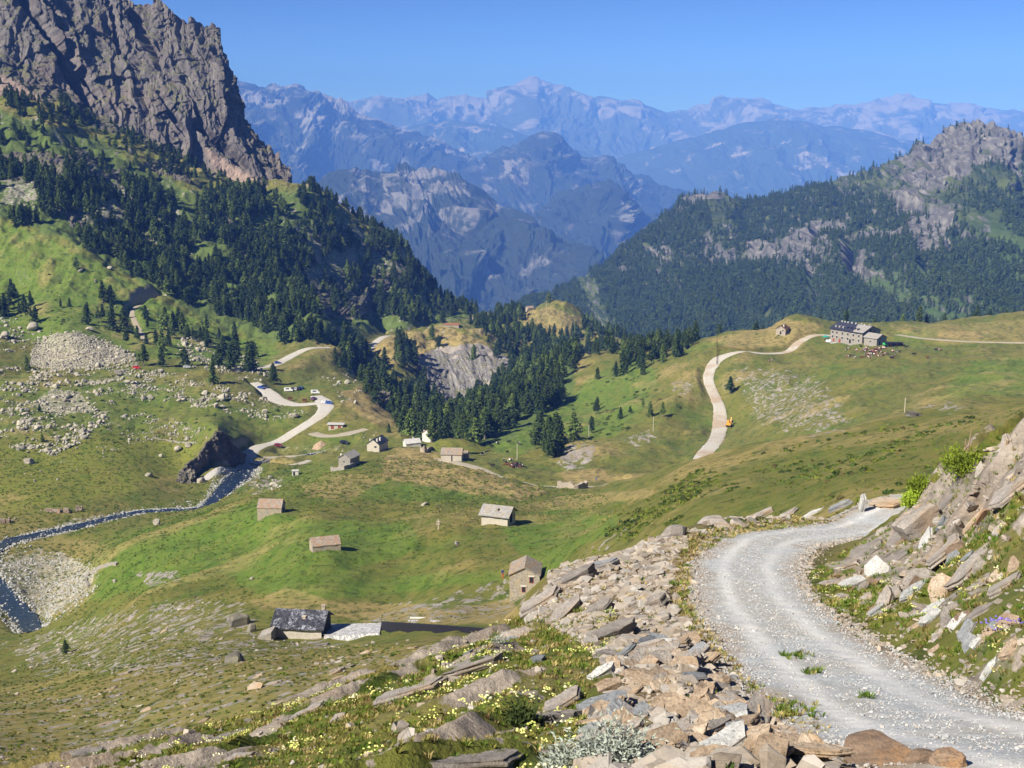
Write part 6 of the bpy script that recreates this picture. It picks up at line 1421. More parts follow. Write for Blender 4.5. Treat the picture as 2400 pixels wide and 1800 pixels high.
def house(name, px, py, L_, W_, H, rise, yaw, wm, rm_, label, cat='house', over=.35, sink=1.6, D=None, wins=(), roof_th=.18, chim=(), rname='roof', anchor=(0, 0), open_gable=False):
    """px,py: where the middle of the foot of the front wall stands; local x along the ridge, -y the front.
    wins: (side, along, z, w, h, kind) side f front, r right gable, l left gable, b back"""
    p = hit(px, py, 60); yw = math.radians(yaw); e = empty(name, (0, 0, 0), yw, label, cat)
    ax, ay = anchor if anchor != (0, 0) else (0, -W_ / 2)
    c, s = math.cos(yw), math.sin(yw); e.location = (p[0] - (c * ax - s * ay), p[1] - (s * ax + c * ay), p[2])
    x, y = L_ / 2, W_ / 2
    V = [(-x, -y, -sink), (x, -y, -sink), (x, y, -sink), (-x, y, -sink), (-x, -y, H), (x, -y, H), (x, y, H), (-x, y, H), (-x, 0, H + rise), (x, 0, H + rise)]
    P_('wall', V, [[0, 1, 5, 4], [2, 3, 7, 6], [1, 2, 6, 9, 5], [3, 0, 4, 8, 7], [3, 2, 1, 0], [4, 5, 9, 8], [6, 7, 8, 9]], wm, e)
    if rm_ is not None:
        k = rise / y; o = over; R_ = []; nseg = 10; r_ = np.random.RandomState(int(px)); V = []; F_ = []
        for sgn in (-1, 1):
            b = len(V); 
            for i in range(nseg + 1):
                xx = -x - o + (L_ + 2 * o) * i / nseg; j = r_.uniform(-.04, .04)
                V += [(xx, sgn * (y + o + j), H - k * (o + j) + .04), (xx, sgn * .0, H + rise + .04), (xx, sgn * (y + o + j), H - k * (o + j) + .04 + roof_th), (xx, 0, H + rise + .04 + roof_th)]
            for i in range(nseg):
                q = b + 4 * i; F_ += [[q, q + 4, q + 5, q + 1], [q + 2, q + 3, q + 7, q + 6], [q, q + 2, q + 6, q + 4]]
            F_ += [[b, b + 1, b + 3, b + 2], [b + 4 * nseg, b + 4 * nseg + 2, b + 4 * nseg + 3, b + 4 * nseg + 1]]
        rf = P_(rname, V, F_, rm_, e)
        for (cx, cyy, w, h, m) in chim: 
            z0 = H + rise * (1 - abs(cyy) / y); boxes('chimney', [(cx - w / 2, cx + w / 2, cyy - w / 2, cyy + w / 2, z0 - .3, z0 + h), (cx - w * .65, cx + w * .65, cyy - w * .65, cyy + w * .65, z0 + h, z0 + h + .1)], m, rf)
    for (sd_, a, z, w, h, kd) in wins:
        M4 = {'f': lambda u, d, zz: (u, -y - d, zz), 'b': lambda u, d, zz: (u, y + d, zz), 'r': lambda u, d, zz: (x + d, u, zz), 'l': lambda u, d, zz: (-x - d, u, zz)}[sd_]
        def bx(nm, u0, u1, d0, d1, z0, z1, mt, par):
            VV = [M4(u, d, zz) for u in (u0, u1) for d in (d0, d1) for zz in (z0, z1)]
            return P_(nm, VV, [[0, 1, 3, 2], [4, 6, 7, 5], [0, 4, 5, 1], [2, 3, 7, 6], [0, 2, 6, 4], [1, 5, 7, 3]], mt, par)
        if kd == 'win': f = bx('window', a - w / 2, a + w / 2, -.05, .02, z, z + h, M_GLASS, e); bx('lintel', a - w * .7, a + w * .7, 0, .09, z + h, z + h + .16, M_WHITE2, f)
        elif kd == 'wood':
            f = bx('window', a - w / 2, a + w / 2, -.05, .03, z, z + h, M_REDD, e)
            bx('pane', a - w * .36, a + w * .36, .032, .05, z + h * .12, z + h * .88, M_GLASS, f); bx('lintel', a - w * .75, a + w * .75, 0, .12, z + h, z + h + .2, M_WHITE2, f)
        elif kd == 'door': bx('door', a - w / 2, a + w / 2, -.05, .04, z, z + h, M_REDD, e)
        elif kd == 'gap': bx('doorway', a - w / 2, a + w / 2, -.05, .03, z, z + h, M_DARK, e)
    return e
# refuge
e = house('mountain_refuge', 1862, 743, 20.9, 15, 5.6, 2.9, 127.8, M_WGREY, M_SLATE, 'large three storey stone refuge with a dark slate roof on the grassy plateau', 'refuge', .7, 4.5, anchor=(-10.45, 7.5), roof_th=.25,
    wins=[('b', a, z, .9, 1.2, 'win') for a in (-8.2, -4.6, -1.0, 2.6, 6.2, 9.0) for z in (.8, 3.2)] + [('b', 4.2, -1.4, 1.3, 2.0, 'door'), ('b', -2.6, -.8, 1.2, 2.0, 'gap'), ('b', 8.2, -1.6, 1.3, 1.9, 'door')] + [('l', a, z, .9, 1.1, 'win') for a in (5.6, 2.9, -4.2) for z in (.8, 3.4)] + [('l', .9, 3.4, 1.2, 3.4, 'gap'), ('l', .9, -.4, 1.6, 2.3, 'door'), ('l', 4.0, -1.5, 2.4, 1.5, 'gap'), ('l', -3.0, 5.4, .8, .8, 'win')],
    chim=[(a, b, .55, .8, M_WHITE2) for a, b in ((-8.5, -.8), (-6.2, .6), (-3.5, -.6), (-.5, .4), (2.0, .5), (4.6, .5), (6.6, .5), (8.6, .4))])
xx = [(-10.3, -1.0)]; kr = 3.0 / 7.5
P_('roof_sheen_area', [(-11.0, .4, 8.5 + .31 - .155), (-2.0, .4, 8.5 + .31 - .155), (-4.5, 8.0, 5.6 + .31 - .193), (-11.0, 8.0, 5.6 + .31 - .193)], [[0, 1, 2, 3]], M_ROOFG, e)  # paler quad paints the reflective sheen of the near roof part
for i in range(7):
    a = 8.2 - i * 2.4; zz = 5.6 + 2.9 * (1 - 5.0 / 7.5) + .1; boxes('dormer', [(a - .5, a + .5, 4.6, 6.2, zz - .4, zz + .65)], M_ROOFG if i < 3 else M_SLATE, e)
boxes('balcony', [(-11.6, -10.46, -1.0, 2.8, 5.0, 5.12), (-11.6, -11.52, -1.0, 2.8, 5.1, 6.0), (-11.5, -10.46, 1.0, 5.4, 2.0, 2.12), (-11.5, -11.42, 1.0, 5.4, 2.1, 2.9)], M_WOOD, e)
house('refuge_annex', 1904, 745, 8.0, 8.2, 3.6, 1.8, 127.8, M_WGREY, M_ROOFG, 'lower grey stone wing with its own gable joined to the right of the refuge', 'annex', .5, 3, wins=[('l', 1.8, .1, .9, 1.9, 'gap'), ('l', -2.0, .8, 1.1, 1.1, 'door'), ('b', 0, 1.4, .8, .9, 'win'), ('l', 1.2, 3.3, .8, .7, 'win')], anchor=(-4, 0))
def shelter(px, py, w, d, h, label, mat, yaw=0):
    p = hit(px, py, 60); e = empty('open_shelter', p, math.radians(yaw), label, 'shelter')
    boxes('roof', [(-w / 2, w / 2, -d / 2, d / 2, h, h + .12)], mat, e)
    for sx in (-1, -.33, .33, 1):
        for sy in (-1, 1): boxes('post', [(sx * (w / 2 - .15) - .07, sx * (w / 2 - .15) + .07, sy * (d / 2 - .15) - .07, sy * (d / 2 - .15) + .07, -.6, h)], M_WOOD, e)
    boxes('back_wall', [(-w / 2 + .1, w / 2 - .1, d / 2 - .1, d / 2 - .02, -.4, h)], M_WOOD, e)
    return e
shelter(1930, 749, 9.5, 3.5, 2.1, 'long dark open shelter at the foot of the refuge wing', M_BLACK, -8)
M_GREEN = NT('green_canvas').fin((.02, .50, .13)); M_TEAL = NT('teal_canvas').fin((.02, .26, .22)); M_TARP = NT('white_tarp').fin((.70, .76, .78))
p = hit(1912, 750, 60); e = empty('canvas_canopy', p, 0, 'small bright green canopy in front of the dark shelter', 'canopy'); P_('canvas', [(-1.3, -1, 1.9), (1.3, -1, 1.9), (1.3, 1, 1.9), (-1.3, 1, 1.9), (0, 0, 2.5), (-1.3, -1, 1.3), (1.3, -1, 1.3)], [[0, 1, 4], [1, 2, 4], [2, 3, 4], [3, 0, 4], [0, 5, 6, 1]], M_GREEN, e)
for sx in (-1.2, 1.2):
    for sy in (-.9, .9): boxes('post', [(sx - .04, sx + .04, sy - .04, sy + .04, -.2, 1.9)], M_POLE, e)
p = hit(1783, 736, 60); e = empty('sun_umbrella', p, 0, 'teal sun umbrella on the refuge terrace', 'umbrella')
P_('canopy', [(0, 0, 3.1)] + [(2.0 * math.cos(a), 2.0 * math.sin(a), 2.2) for a in np.linspace(0, 6.283, 9)[:-1]], [[0, i + 1, (i + 1) % 8 + 1] for i in range(8)], M_TEAL, e); boxes('pole', [(-.04, .04, -.04, .04, -.2, 3.1)], M_POLE, e); boxes('base', [(-.3, .3, -.3, .3, -.05, .1)], M_DARK, e)
p = hit(1791, 738, 60); e = empty('tarp_tent', p, -.3, 'white and pale blue tarp tent beside the teal umbrella', 'tent'); P_('canvas', [(-1.8, -1.2, 0), (1.8, -1.2, 0), (1.8, 1.2, 0), (-1.8, 1.2, 0), (-1.5, 0, 1.6), (1.5, 0, 1.5)], [[0, 1, 5, 4], [2, 3, 4, 5], [1, 2, 5], [3, 0, 4]], M_TARP, e); boxes('ground_sheet', [(-1.9, 1.9, -1.3, 1.3, -.1, .03)], M_CONC, e)
p = hit(1812, 739, 60); e = empty('terrace', p, -.15, 'pale stone terrace left of the refuge', 'terrace'); boxes('paving', [(-3.6, 3.6, -1.6, 1.6, -1.2, .12)], M_CONC, e); boxes('low_wall', [(-3.6, 3.6, -1.66, -1.61, .12, .5)], M_WGREY, e)
house('stone_cottage', 1686, 724, 6.5, 5.4, 3.4, 1.7, 60, M_WALL, M_WOOD, 'small stone cottage with a brown roof on the knoll left of the refuge', 'cottage', .4, 2, wins=[('l', 0, .4, .9, 1.7, 'gap'), ('l', -1.2, 2.2, .8, .7, 'win'), ('b', 0, 1.4, .8, .8, 'win')], chim=[(-1.8, -1.2, .6, 1.2, M_WHITE2)], anchor=(-3.2, 0))
# nearer huts
house('stone_house', 1133, 1284, 5.8, 5.0, 3.35, 1.25, 86, M_WALL, M_ROOFS, 'tall stone house with two brown windows in its gable, shingle roof edged with orange lichen', 'house', .22, 2.5, wins=[('l', -1.15, 2.0, .72, 1.1, 'wood'), ('l', .15, .35, .66, 1.0, 'wood')], anchor=(-2.9, 0))
house('stone_hut', 1068, 1133, 6.4, 5.0, 2.2, 1.5, -21, M_WPALE, M_ROOFG, 'white walled hut with a grey slab roof and open porch, alone in the wide meadow', 'hut', .55, 2.0, wins=[('r', -.3, .2, 1.6, 2.2, 'gap'), ('r', 1.6, 1.0, .6, .8, 'wood')], chim=[(.3, -1.5, .5, .7, M_WALL)])
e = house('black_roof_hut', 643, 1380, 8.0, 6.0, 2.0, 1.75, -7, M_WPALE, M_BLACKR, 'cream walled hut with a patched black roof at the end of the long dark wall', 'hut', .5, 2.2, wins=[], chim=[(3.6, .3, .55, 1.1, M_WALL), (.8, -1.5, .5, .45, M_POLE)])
P_('gable_shade_sheet', [(4.06, -2.9, -1.0), (4.06, 2.9, -1.0), (4.06, 2.9, 1.98), (4.06, 0, 3.6), (4.06, -2.9, 1.98)], [[0, 1, 2, 3, 4]], M_BLACK, e)  # black sheet over the right gable stands in for its shade
p = hit(577, 1380, 60); e = empty('lean_to', p, math.radians(-7), 'sloping lean-to toned grey for shade at the left end of the black roofed hut', 'shed'); P_('wall', [(-1.3, -1.0, -1), (1.0, -1.0, -1), (1.0, 1.6, -1), (-1.3, 1.6, -1), (-1.3, -1.0, .5), (1.0, -1.0, 1.5), (1.0, 1.6, 1.7), (-1.3, 1.6, .7)], [[0, 1, 5, 4], [1, 2, 6, 5], [2, 3, 7, 6], [3, 0, 4, 7], [4, 5, 6, 7]], M_WGREY, e); boxes('sill', [(-1.9, 1.0, -1.4, -1.02, -1, .1)], M_CONC, e)  # grey wall tone carries the shade on this annex
a = hit(700, 1380, 60); b_ = hit(820, 1372, 60); c_ = hit(712, 1352, 60); d_ = hit(824, 1350, 60)
e = empty('slab_roof', a, 0, 'stained white concrete roof slab between the black roofed hut and the dark wall', 'roof slab')
def quadslab(nm, pts, zt, zb, mat, par, org):
    V = [(q[0] - org[0], q[1] - org[1], q[2] - org[2] + zt) for q in pts] + [(q[0] - org[0], q[1] - org[1], q[2] - org[2] - zb) for q in pts]
    return P_(nm, V, [[0, 1, 2, 3], [4, 7, 6, 5], [0, 4, 5, 1], [1, 5, 6, 2], [2, 6, 7, 3], [3, 7, 4, 0]], mat, par)
quadslab('slab', [a, b_, d_, c_], .35, 1.5, M_CONC, e, a)
boxes('step', [(6.4, 6.6, 2.2, 2.6, .35, .6)], M_DARK, e)
for k_ in range(2): P_('rail', [(0, -.5, .55 + .35 * k_), (5, -.2, .55 + .35 * k_), (5, -.16, .60 + .35 * k_), (0, -.46, .60 + .35 * k_), (0, -.5, .60 + .35 * k_), (5, -.2, .60 + .35 * k_)], [[0, 1, 5, 4], [4, 5, 2, 3]], M_POLE, e)
w0 = hit(824, 1362, 60); w1 = hit(940, 1368, 60); w2 = hit(1062, 1369, 60)
V = []; 
for q, h in ((w0, 1.35), (w1, 1.0), (w2, .45)): V += [(q[0] - w0[0], q[1] - w0[1], q[2] - w0[2] - .5), (q[0] - w0[0], q[1] - w0[1], q[2] - w0[2] + h), (q[0] - w0[0], q[1] - w0[1] + .5, q[2] - w0[2] + h), (q[0] - w0[0], q[1] - w0[1] + .5, q[2] - w0[2] - .5)]
wl = P_('retaining_wall', V, [[0, 4, 5, 1], [1, 5, 6, 2], [2, 6, 7, 3], [4, 8, 9, 5], [5, 9, 10, 6], [6, 10, 11, 7], [0, 1, 2, 3], [8, 11, 10, 9]], M_BLACK, None); wl.location = w0; tag(wl, 'long low black wall tapering to the right of the concrete slab', 'wall')  # wall is one flat black from end to end
def beam(px, py, L_, w, h, yaw, label, mat=M_WHITE2):
    p = hit(px, py, 60); o = boxes('stone_beam', [(-L_ / 2, L_ / 2, -w / 2, w / 2, -.1, h)], mat, None); o.location = p; o.rotation_euler = (0, 0, math.radians(yaw))
    bv = o.modifiers.new('bevel', 'BEVEL'); bv.width = .05; return tag(o, label, 'beam')
beam(910, 1336, 3.6, .3, .2, -4, 'long white beam lying in the dry grass behind the dark wall'); beam(893, 1342, 1.6, .3, .2, 5, 'shorter beam beside the long white one, left', M_CONC); beam(940, 1343, 1.4, .3, .2, -14, 'shorter beam beside the long white one, right', M_CONC)
# ruins and village
house('ruined_hut', 582, 1113, 6.6, 5.0, 1.9, 1.8, -3, M_WALL, M_ROOFO, 'low ruined hut with an orange lichen roof on the green meadow, left one', 'ruin', .1, 2, wins=[('r', 0, .2, .9, 1.4, 'gap')])
house('ruined_hut', 706, 1189, 6.0, 4.4, 1.0, 1.3, 18, M_WALL, M_ROOFO, 'sunken hut of which almost only the lichened slab roof shows, middle of the meadow', 'ruin', .1, 2, wins=[('r', 0, -.2, 1.0, 1.0, 'gap')])
house('stone_barn', 975, 997, 8.4, 7.0, 2.9, 1.9, -4, M_WPALE, M_ROOFS, 'wide barn with pale walls and a worn shingle roof above the village track', 'barn', .3, 2, wins=[('f', .2, -.2, .5, 2.9, 'gap')])
house('barn_shed', 1003, 991, 3.0, 3.2, 2.6, .4, -6, M_WALL, M_ROOFS, 'narrow stone shed leaning on the right end of the barn', 'shed', .1, 2)
house('gabled_house', 921, 955, 6.0, 4.6, 4.2, 1.6, 62, M_WHITE2, M_ROOFO, 'white gabled house with a rusty roof at the edge of the wood', 'house', .25, 3, wins=[('b', 1.2, .3, .9, 2.4, 'gap')], chim=[(-2.2, 1.6, .5, .7, M_WHITE2)], anchor=(-3, 0))
house('low_house', 893, 965, 7.0, 4.6, 1.6, 1.5, 22, M_WHITE2, M_ROOFP, 'low house with a pale slab roof left of the white gabled house', 'house', .25, 2, chim=[(1.0, .9, .6, 1.0, M_WHITE2)])
house('dark_roof_house', 806, 976, 9.0, 6.0, 3.4, 2.2, 70, M_WPALE, M_SLATE, 'cream house with a steep dark roof and white chimneys by the gorge', 'house', .35, 3, wins=[('l', -1.2, 1.9, 1.1, .8, 'gap')], chim=[(-3.6, -1.6, .6, 1.4, M_WHITE2), (-1.0, -1.8, .6, 1.6, M_WHITE2), (-3.0, 2.0, .5, 1.2, M_WHITE2)], anchor=(-4.5, 0))
house('stone_farmhouse', 744, 1012, 7.0, 5.0, 4.0, 1.5, 66, M_WGREY, M_ROOFG, 'grey stone farmhouse on a walled terrace above the stream', 'house', .4, 3, wins=[('l', .1, 2.4, .8, .35, 'gap'), ('l', -.2, .1, .8, .7, 'gap'), ('l', -2.2, .1, .6, .6, 'gap'), ('b', 1.0, 1.6, 1.5, 1.6, 'gap')], chim=[(-2.6, 1.8, .5, .8, M_WHITE2)], anchor=(-3.5, 0))
def wallrun(name, pts, h, th, mat, label, cat='wall', D=60, rough=.2, seed=1):
    q = smooth_line([hit(a, b, D) for a, b in pts], 6); r = np.random.RandomState(seed); V, F_ = [], []
    T2 = np.gradient(q[:, :2], axis=0); T2 /= np.linalg.norm(T2, axis=1)[:, None]; N2 = np.stack([-T2[:, 1], T2[:, 0]], 1) * th / 2
    for i in range(len(q)):
        z = height(q[i:i + 1, 0], q[i:i + 1, 1])[0] - q[0, 2]; hh = h * (1 + r.uniform(-rough, rough)); x, y = q[i, 0] - q[0, 0], q[i, 1] - q[0, 1]; nx, ny = N2[i]
        V += [(x - nx, y - ny, z - .5), (x - nx * .8, y - ny * .8, z + hh), (x + nx * .8, y + ny * .8, z + hh * .97), (x + nx, y + ny, z - .5)]
    for i in range(len(q) - 1):
        b = 4 * i; F_ += [[b, b + 4, b + 5, b + 1], [b + 1, b + 5, b + 6, b + 2], [b + 2, b + 6, b + 7, b + 3]]
    F_ += [[0, 1, 2, 3], [len(V) - 4, len(V) - 1, len(V) - 2, len(V) - 3]]
    o = P_(name, V, F_, mat, None); o.location = q[0]; return tag(o, label, cat)
wallrun('terrace_wall', [(716,1016),(744,1015),(768,1004)], 1.7, .8, M_WGREY, 'stone terrace wall in front of the grey farmhouse', seed=2)
wallrun('ruined_wall', [(908,975),(922,978),(940,972),(948,964)], 2.2, .8, M_WALL, 'broken stone walls below the white gabled house', rough=.5, seed=3)
wallrun('ruined_wall', [(1208,1054),(1235,1055),(1266,1053)], 1.9, 1.6, M_WALL, 'long broken pale wall beside the meadow track', rough=.35, seed=4)
wallrun('dry_stone_wall', [(253,1221),(215,1228),(195,1240),(186,1256),(192,1268)], .8, .8, M_WGREY, 'curved dry stone wall round the gravel fan of the stream', rough=.3, seed=5)
wallrun('dry_stone_wall', [(330,946),(360,952),(395,957),(425,956)], .5, .6, M_WGREY, 'low dry stone wall along the top of the left meadow', rough=.5, seed=6)
def ruin(px, py, n, sp, label, mat, seed, D=60):
    p = hit(px, py, D); e = empty('ruin', p, 0, label, 'ruin'); r = np.random.RandomState(seed)
    for nm, k_, zz in (('wall_stub', 3, 1.6),):
        for i in range(k_):
            x = (i - 1) * sp * .6; w = sp * r.uniform(.35, .6); a = r.uniform(-.4, .4); h = zz * r.uniform(.6, 1.1)
            o = boxes(nm, [(-w / 2, w / 2, -.5, .5, -1, h)], mat, e); o.location = (x, r.uniform(-1, 1), 0); o.rotation_euler = (0, r.uniform(-.1, .1), a)
    ch = [small_slab(s, 1.3, .5) for s in (31, 32, 33)]; ps = np.stack([r.normal(0, sp * .6, n), r.normal(0, 1.4, n), r.uniform(0, .5, n)], 1)
    merge_scatter('fallen_stones', ch, ps, r.uniform(.5, 1.3, n), r.uniform(0, 6, n), mat, tilt=(r.normal(0, .4, n), r.normal(0, .4, n)), parent=e, kind=None)
    return e
ruin(125, 1105, 60, 5.5, 'collapsed ruin of rust coloured stones beside the stream flat', M_ROOFO, 3); ruin(172, 1102, 12, 1.2, 'upright rust coloured block at the right end of the collapsed ruin', M_ROOFO, 8)
ruin(8, 1128, 24, 3.0, 'dark ruin cut by the left edge of the meadow', M_ROOFO, 5)
p = hit(725, 927, 60); e = empty('roadside_shed', p, -.05, 'long flat roofed stone shed with two brown doors by the stream path', 'shed'); boxes('wall', [(-3.6, 3.6, 0, 3.4, -1, 2.3)], M_WPALE, e); boxes('roof', [(-4.4, 4.3, -.6, 3.7, 2.32, 2.6)], M_ROOFP, e)
for x0 in (-2.4, 1.2): boxes('door', [(x0, x0 + 1.5, -.05, .03, .0, 2.0)], M_REDD, e)
p = hit(638, 1028, 60); e = empty('tiny_hut', p, .1, 'tiny white hut with a dark doorway on the hillside above the stream', 'hut'); boxes('wall', [(-1.3, 1.3, 0, 2.2, -1, 2.0)], M_WHITE2, e); boxes('roof', [(-1.5, 1.5, -.2, 2.4, 2.02, 2.2)], M_ROOFP, e); boxes('doorway', [(-.9, -.1, -.04, .02, 0, 1.7)], M_DARK, e)
house('alpine_hut', 1147, 671, 7, 5, 2.4, 1.8, 30, M_WALL, M_ROOFO, 'far brown hut just left of the grassy knoll top', 'hut', .3, 3); house('long_shed', 976, 706, 12, 5, 1.6, 1.0, 0, M_WALL, M_METAL, 'far long shed with a rusty roof on the dry plateau', 'shed', .3, 3)
# earth mounds
def mound(name, px, py, rx, ry, h, mat, label=None, cat=None, top=.0, kind=None, seed=1):
    p = hit(px, py, 60); n, m = 40, 12; V = []
    for j in range(m + 1):
        t = j / m; rr = (1 - t) if top == 0 else (1 - t * (1 - top)); z = h * (t if top else 1 - (1 - t) ** 1.15)
        for i in range(n):
            a = i / n * 6.283; k_ = 1 + .12 * math.sin(a * 3 + seed) + .05 * math.sin(a * 7); V.append((rr * rx * k_ * math.cos(a), rr * ry * k_ * math.sin(a), z - .6 + .06 * h * math.sin(a * 5 + j)))
    F_ = [[j * n + i, j * n + (i + 1) % n, (j + 1) * n + (i + 1) % n, (j + 1) * n + i] for j in range(m) for i in range(n)]; 
    if top: F_.append([m * n + i for i in range(n)])
    o = P_(name, V, F_, mat, None, True); o.location = (p[0], p[1] + ry * .6, p[2]); return tag(o, label, cat, None, kind)
t = NT('brown_earth'); M_EARTH = t.fin(t.mix(t.noise(t.pos(), .8, 6, .7), (.28, .19, .12), (.42, .31, .21)))
mound('dirt_mound', 692, 968, 5.2, 4, 3.6, M_EARTH, 'cone shaped heap of brown earth beside the quarry track', 'heap')
mound('grass_mound', 975, 975, 15, 8, 4.6, M_TERR, top=.35, kind='structure')
# bridge
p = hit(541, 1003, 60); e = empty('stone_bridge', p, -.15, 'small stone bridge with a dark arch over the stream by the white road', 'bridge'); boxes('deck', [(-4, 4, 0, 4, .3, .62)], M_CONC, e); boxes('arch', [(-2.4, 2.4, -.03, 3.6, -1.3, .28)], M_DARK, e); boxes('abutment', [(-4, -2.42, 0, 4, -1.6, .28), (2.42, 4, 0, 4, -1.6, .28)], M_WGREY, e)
# poles, fence
def pole(px, py0, py1, label, name='wooden_pole', r=.13, cross=False, D=60):
    p = hit(px, py1, D); h = (py1 - py0) * p[1] / FPX; e = empty(name, p, 0, label, 'pole'); n = 8
    V = [(r * (1 - .4 * j) * math.cos(i / n * 6.283), r * (1 - .4 * j) * math.sin(i / n * 6.283), -.5 if j == 0 else h) for j in (0, 1) for i in range(n)]
    P_('shaft', V, [[i, (i + 1) % n, n + (i + 1) % n, n + i] for i in range(n)] + [[n + i for i in range(n)]], M_POLE, e, True)
    if cross:
        boxes('sign_board', [(-.45, .5, -.06, -.0, h * .72, h * .82)], M_POLE, e); boxes('sign_board', [(-.5, .35, -.13, -.07, h * .5, h * .6)], M_POLE, e)
    else: boxes('insulator', [(-.12, .12, -.05, .05, h - .3, h - .15)], M_WHITE2, e)
    return e
pole(1411, 899, 931, 'bare wooden pole on the slope left of the dirt road'); pole(1272, 916, 943, 'wooden pole beside the bushy conifer'); pole(1117, 958, 993, 'slightly leaning wooden pole in the cattle pasture'); pole(1954, 858, 891, 'wooden pole on the pasture below the refuge')
pole(947, 1119, 1145, 'trail sign post in the meadow between the huts', 'sign_post', .12, True); pole(1180, 650, 667, 'thin mast on top of the grassy knoll', 'mast', .18)
fp = [(1546,721),(1547,742),(1556,751),(1600,757),(1645,760),(1688,757),(1706,743),(1730,727),(1762,720),(1778,718)]
fq = smooth_line([hit(a, b, 400) for a, b in fp], 6); e = empty('wooden_fence', fq[0], 0, 'wooden post and rail fence along the upper side of the dirt road', 'fence'); o_ = fq[0]
sg = np.concatenate([[0], np.cumsum(np.linalg.norm(np.diff(fq[:, :2], axis=0), axis=1))]); ss = np.arange(0, sg[-1], 2.6); fx = np.interp(ss, sg, fq[:, 0]); fy = np.interp(ss, sg, fq[:, 1]); fz = height(fx, fy)
for i in range(min(len(ss), 90)):
    boxes('post', [(fx[i] - o_[0] - .09, fx[i] - o_[0] + .09, fy[i] - o_[1] - .09, fy[i] - o_[1] + .09, fz[i] - o_[2] - .3, fz[i] - o_[2] + 1.25)], M_WOOD, e)
for hh in (.55, 1.05):
    V, F_ = [], []
    for i in range(len(ss)): V += [(fx[i] - o_[0], fy[i] - o_[1] - .1, fz[i] - o_[2] + hh), (fx[i] - o_[0], fy[i] - o_[1] - .1, fz[i] - o_[2] + hh + .13)]
    for i in range(len(ss) - 1): F_.append([2 * i, 2 * i + 2, 2 * i + 3, 2 * i + 1])
    rl = P_('rail', V, F_, M_WOOD, e); sm = rl.modifiers.new('s', 'SOLIDIFY'); sm.thickness = .06
# ---------------------------------------------------------------- vehicles
def lathe(name, prof, n, mat, parent, ax='y'):
    V = [((r * math.cos(i / n * 6.283), h, r * math.sin(i / n * 6.283))) for r, h in prof for i in range(n)]; m = len(prof)
    return P_(name, V, [[j * n + i, j * n + (i + 1) % n, (j + 1) * n + (i + 1) % n, (j + 1) * n + i] for j in range(m - 1) for i in range(n)] + [[i for i in range(n)], [(m - 1) * n + n - 1 - i for i in range(n)]], mat, parent)
M_TYRE = NT('tyre').fin((.015, .015, .015)); M_RIM = NT('rim').fin((.4, .4, .42), None, .4); M_LAMP = NT('lamp_glass').fin((.7, .7, .7), None, .2); M_RLAMP = NT('rear_lamp').fin((.35, .02, .02), None, .3)
def paint(name, c): t = NT(name); t.b.inputs['Coat Weight'].default_value = .6; return t.fin(c, None, .35)
PAINT = {'red': paint('red_paint', (.55, .02, .02)), 'white': paint('white_paint', (.75, .75, .74)), 'black': paint('black_paint', (.02, .02, .025)), 'blue': paint('blue_paint', (.03, .08, .30)), 'purple': paint('plum_paint', (.12, .03, .10)), 'silver': paint('silver_paint', (.45, .46, .48)), 'darkred': paint('dark_red_paint', (.22, .02, .02))}
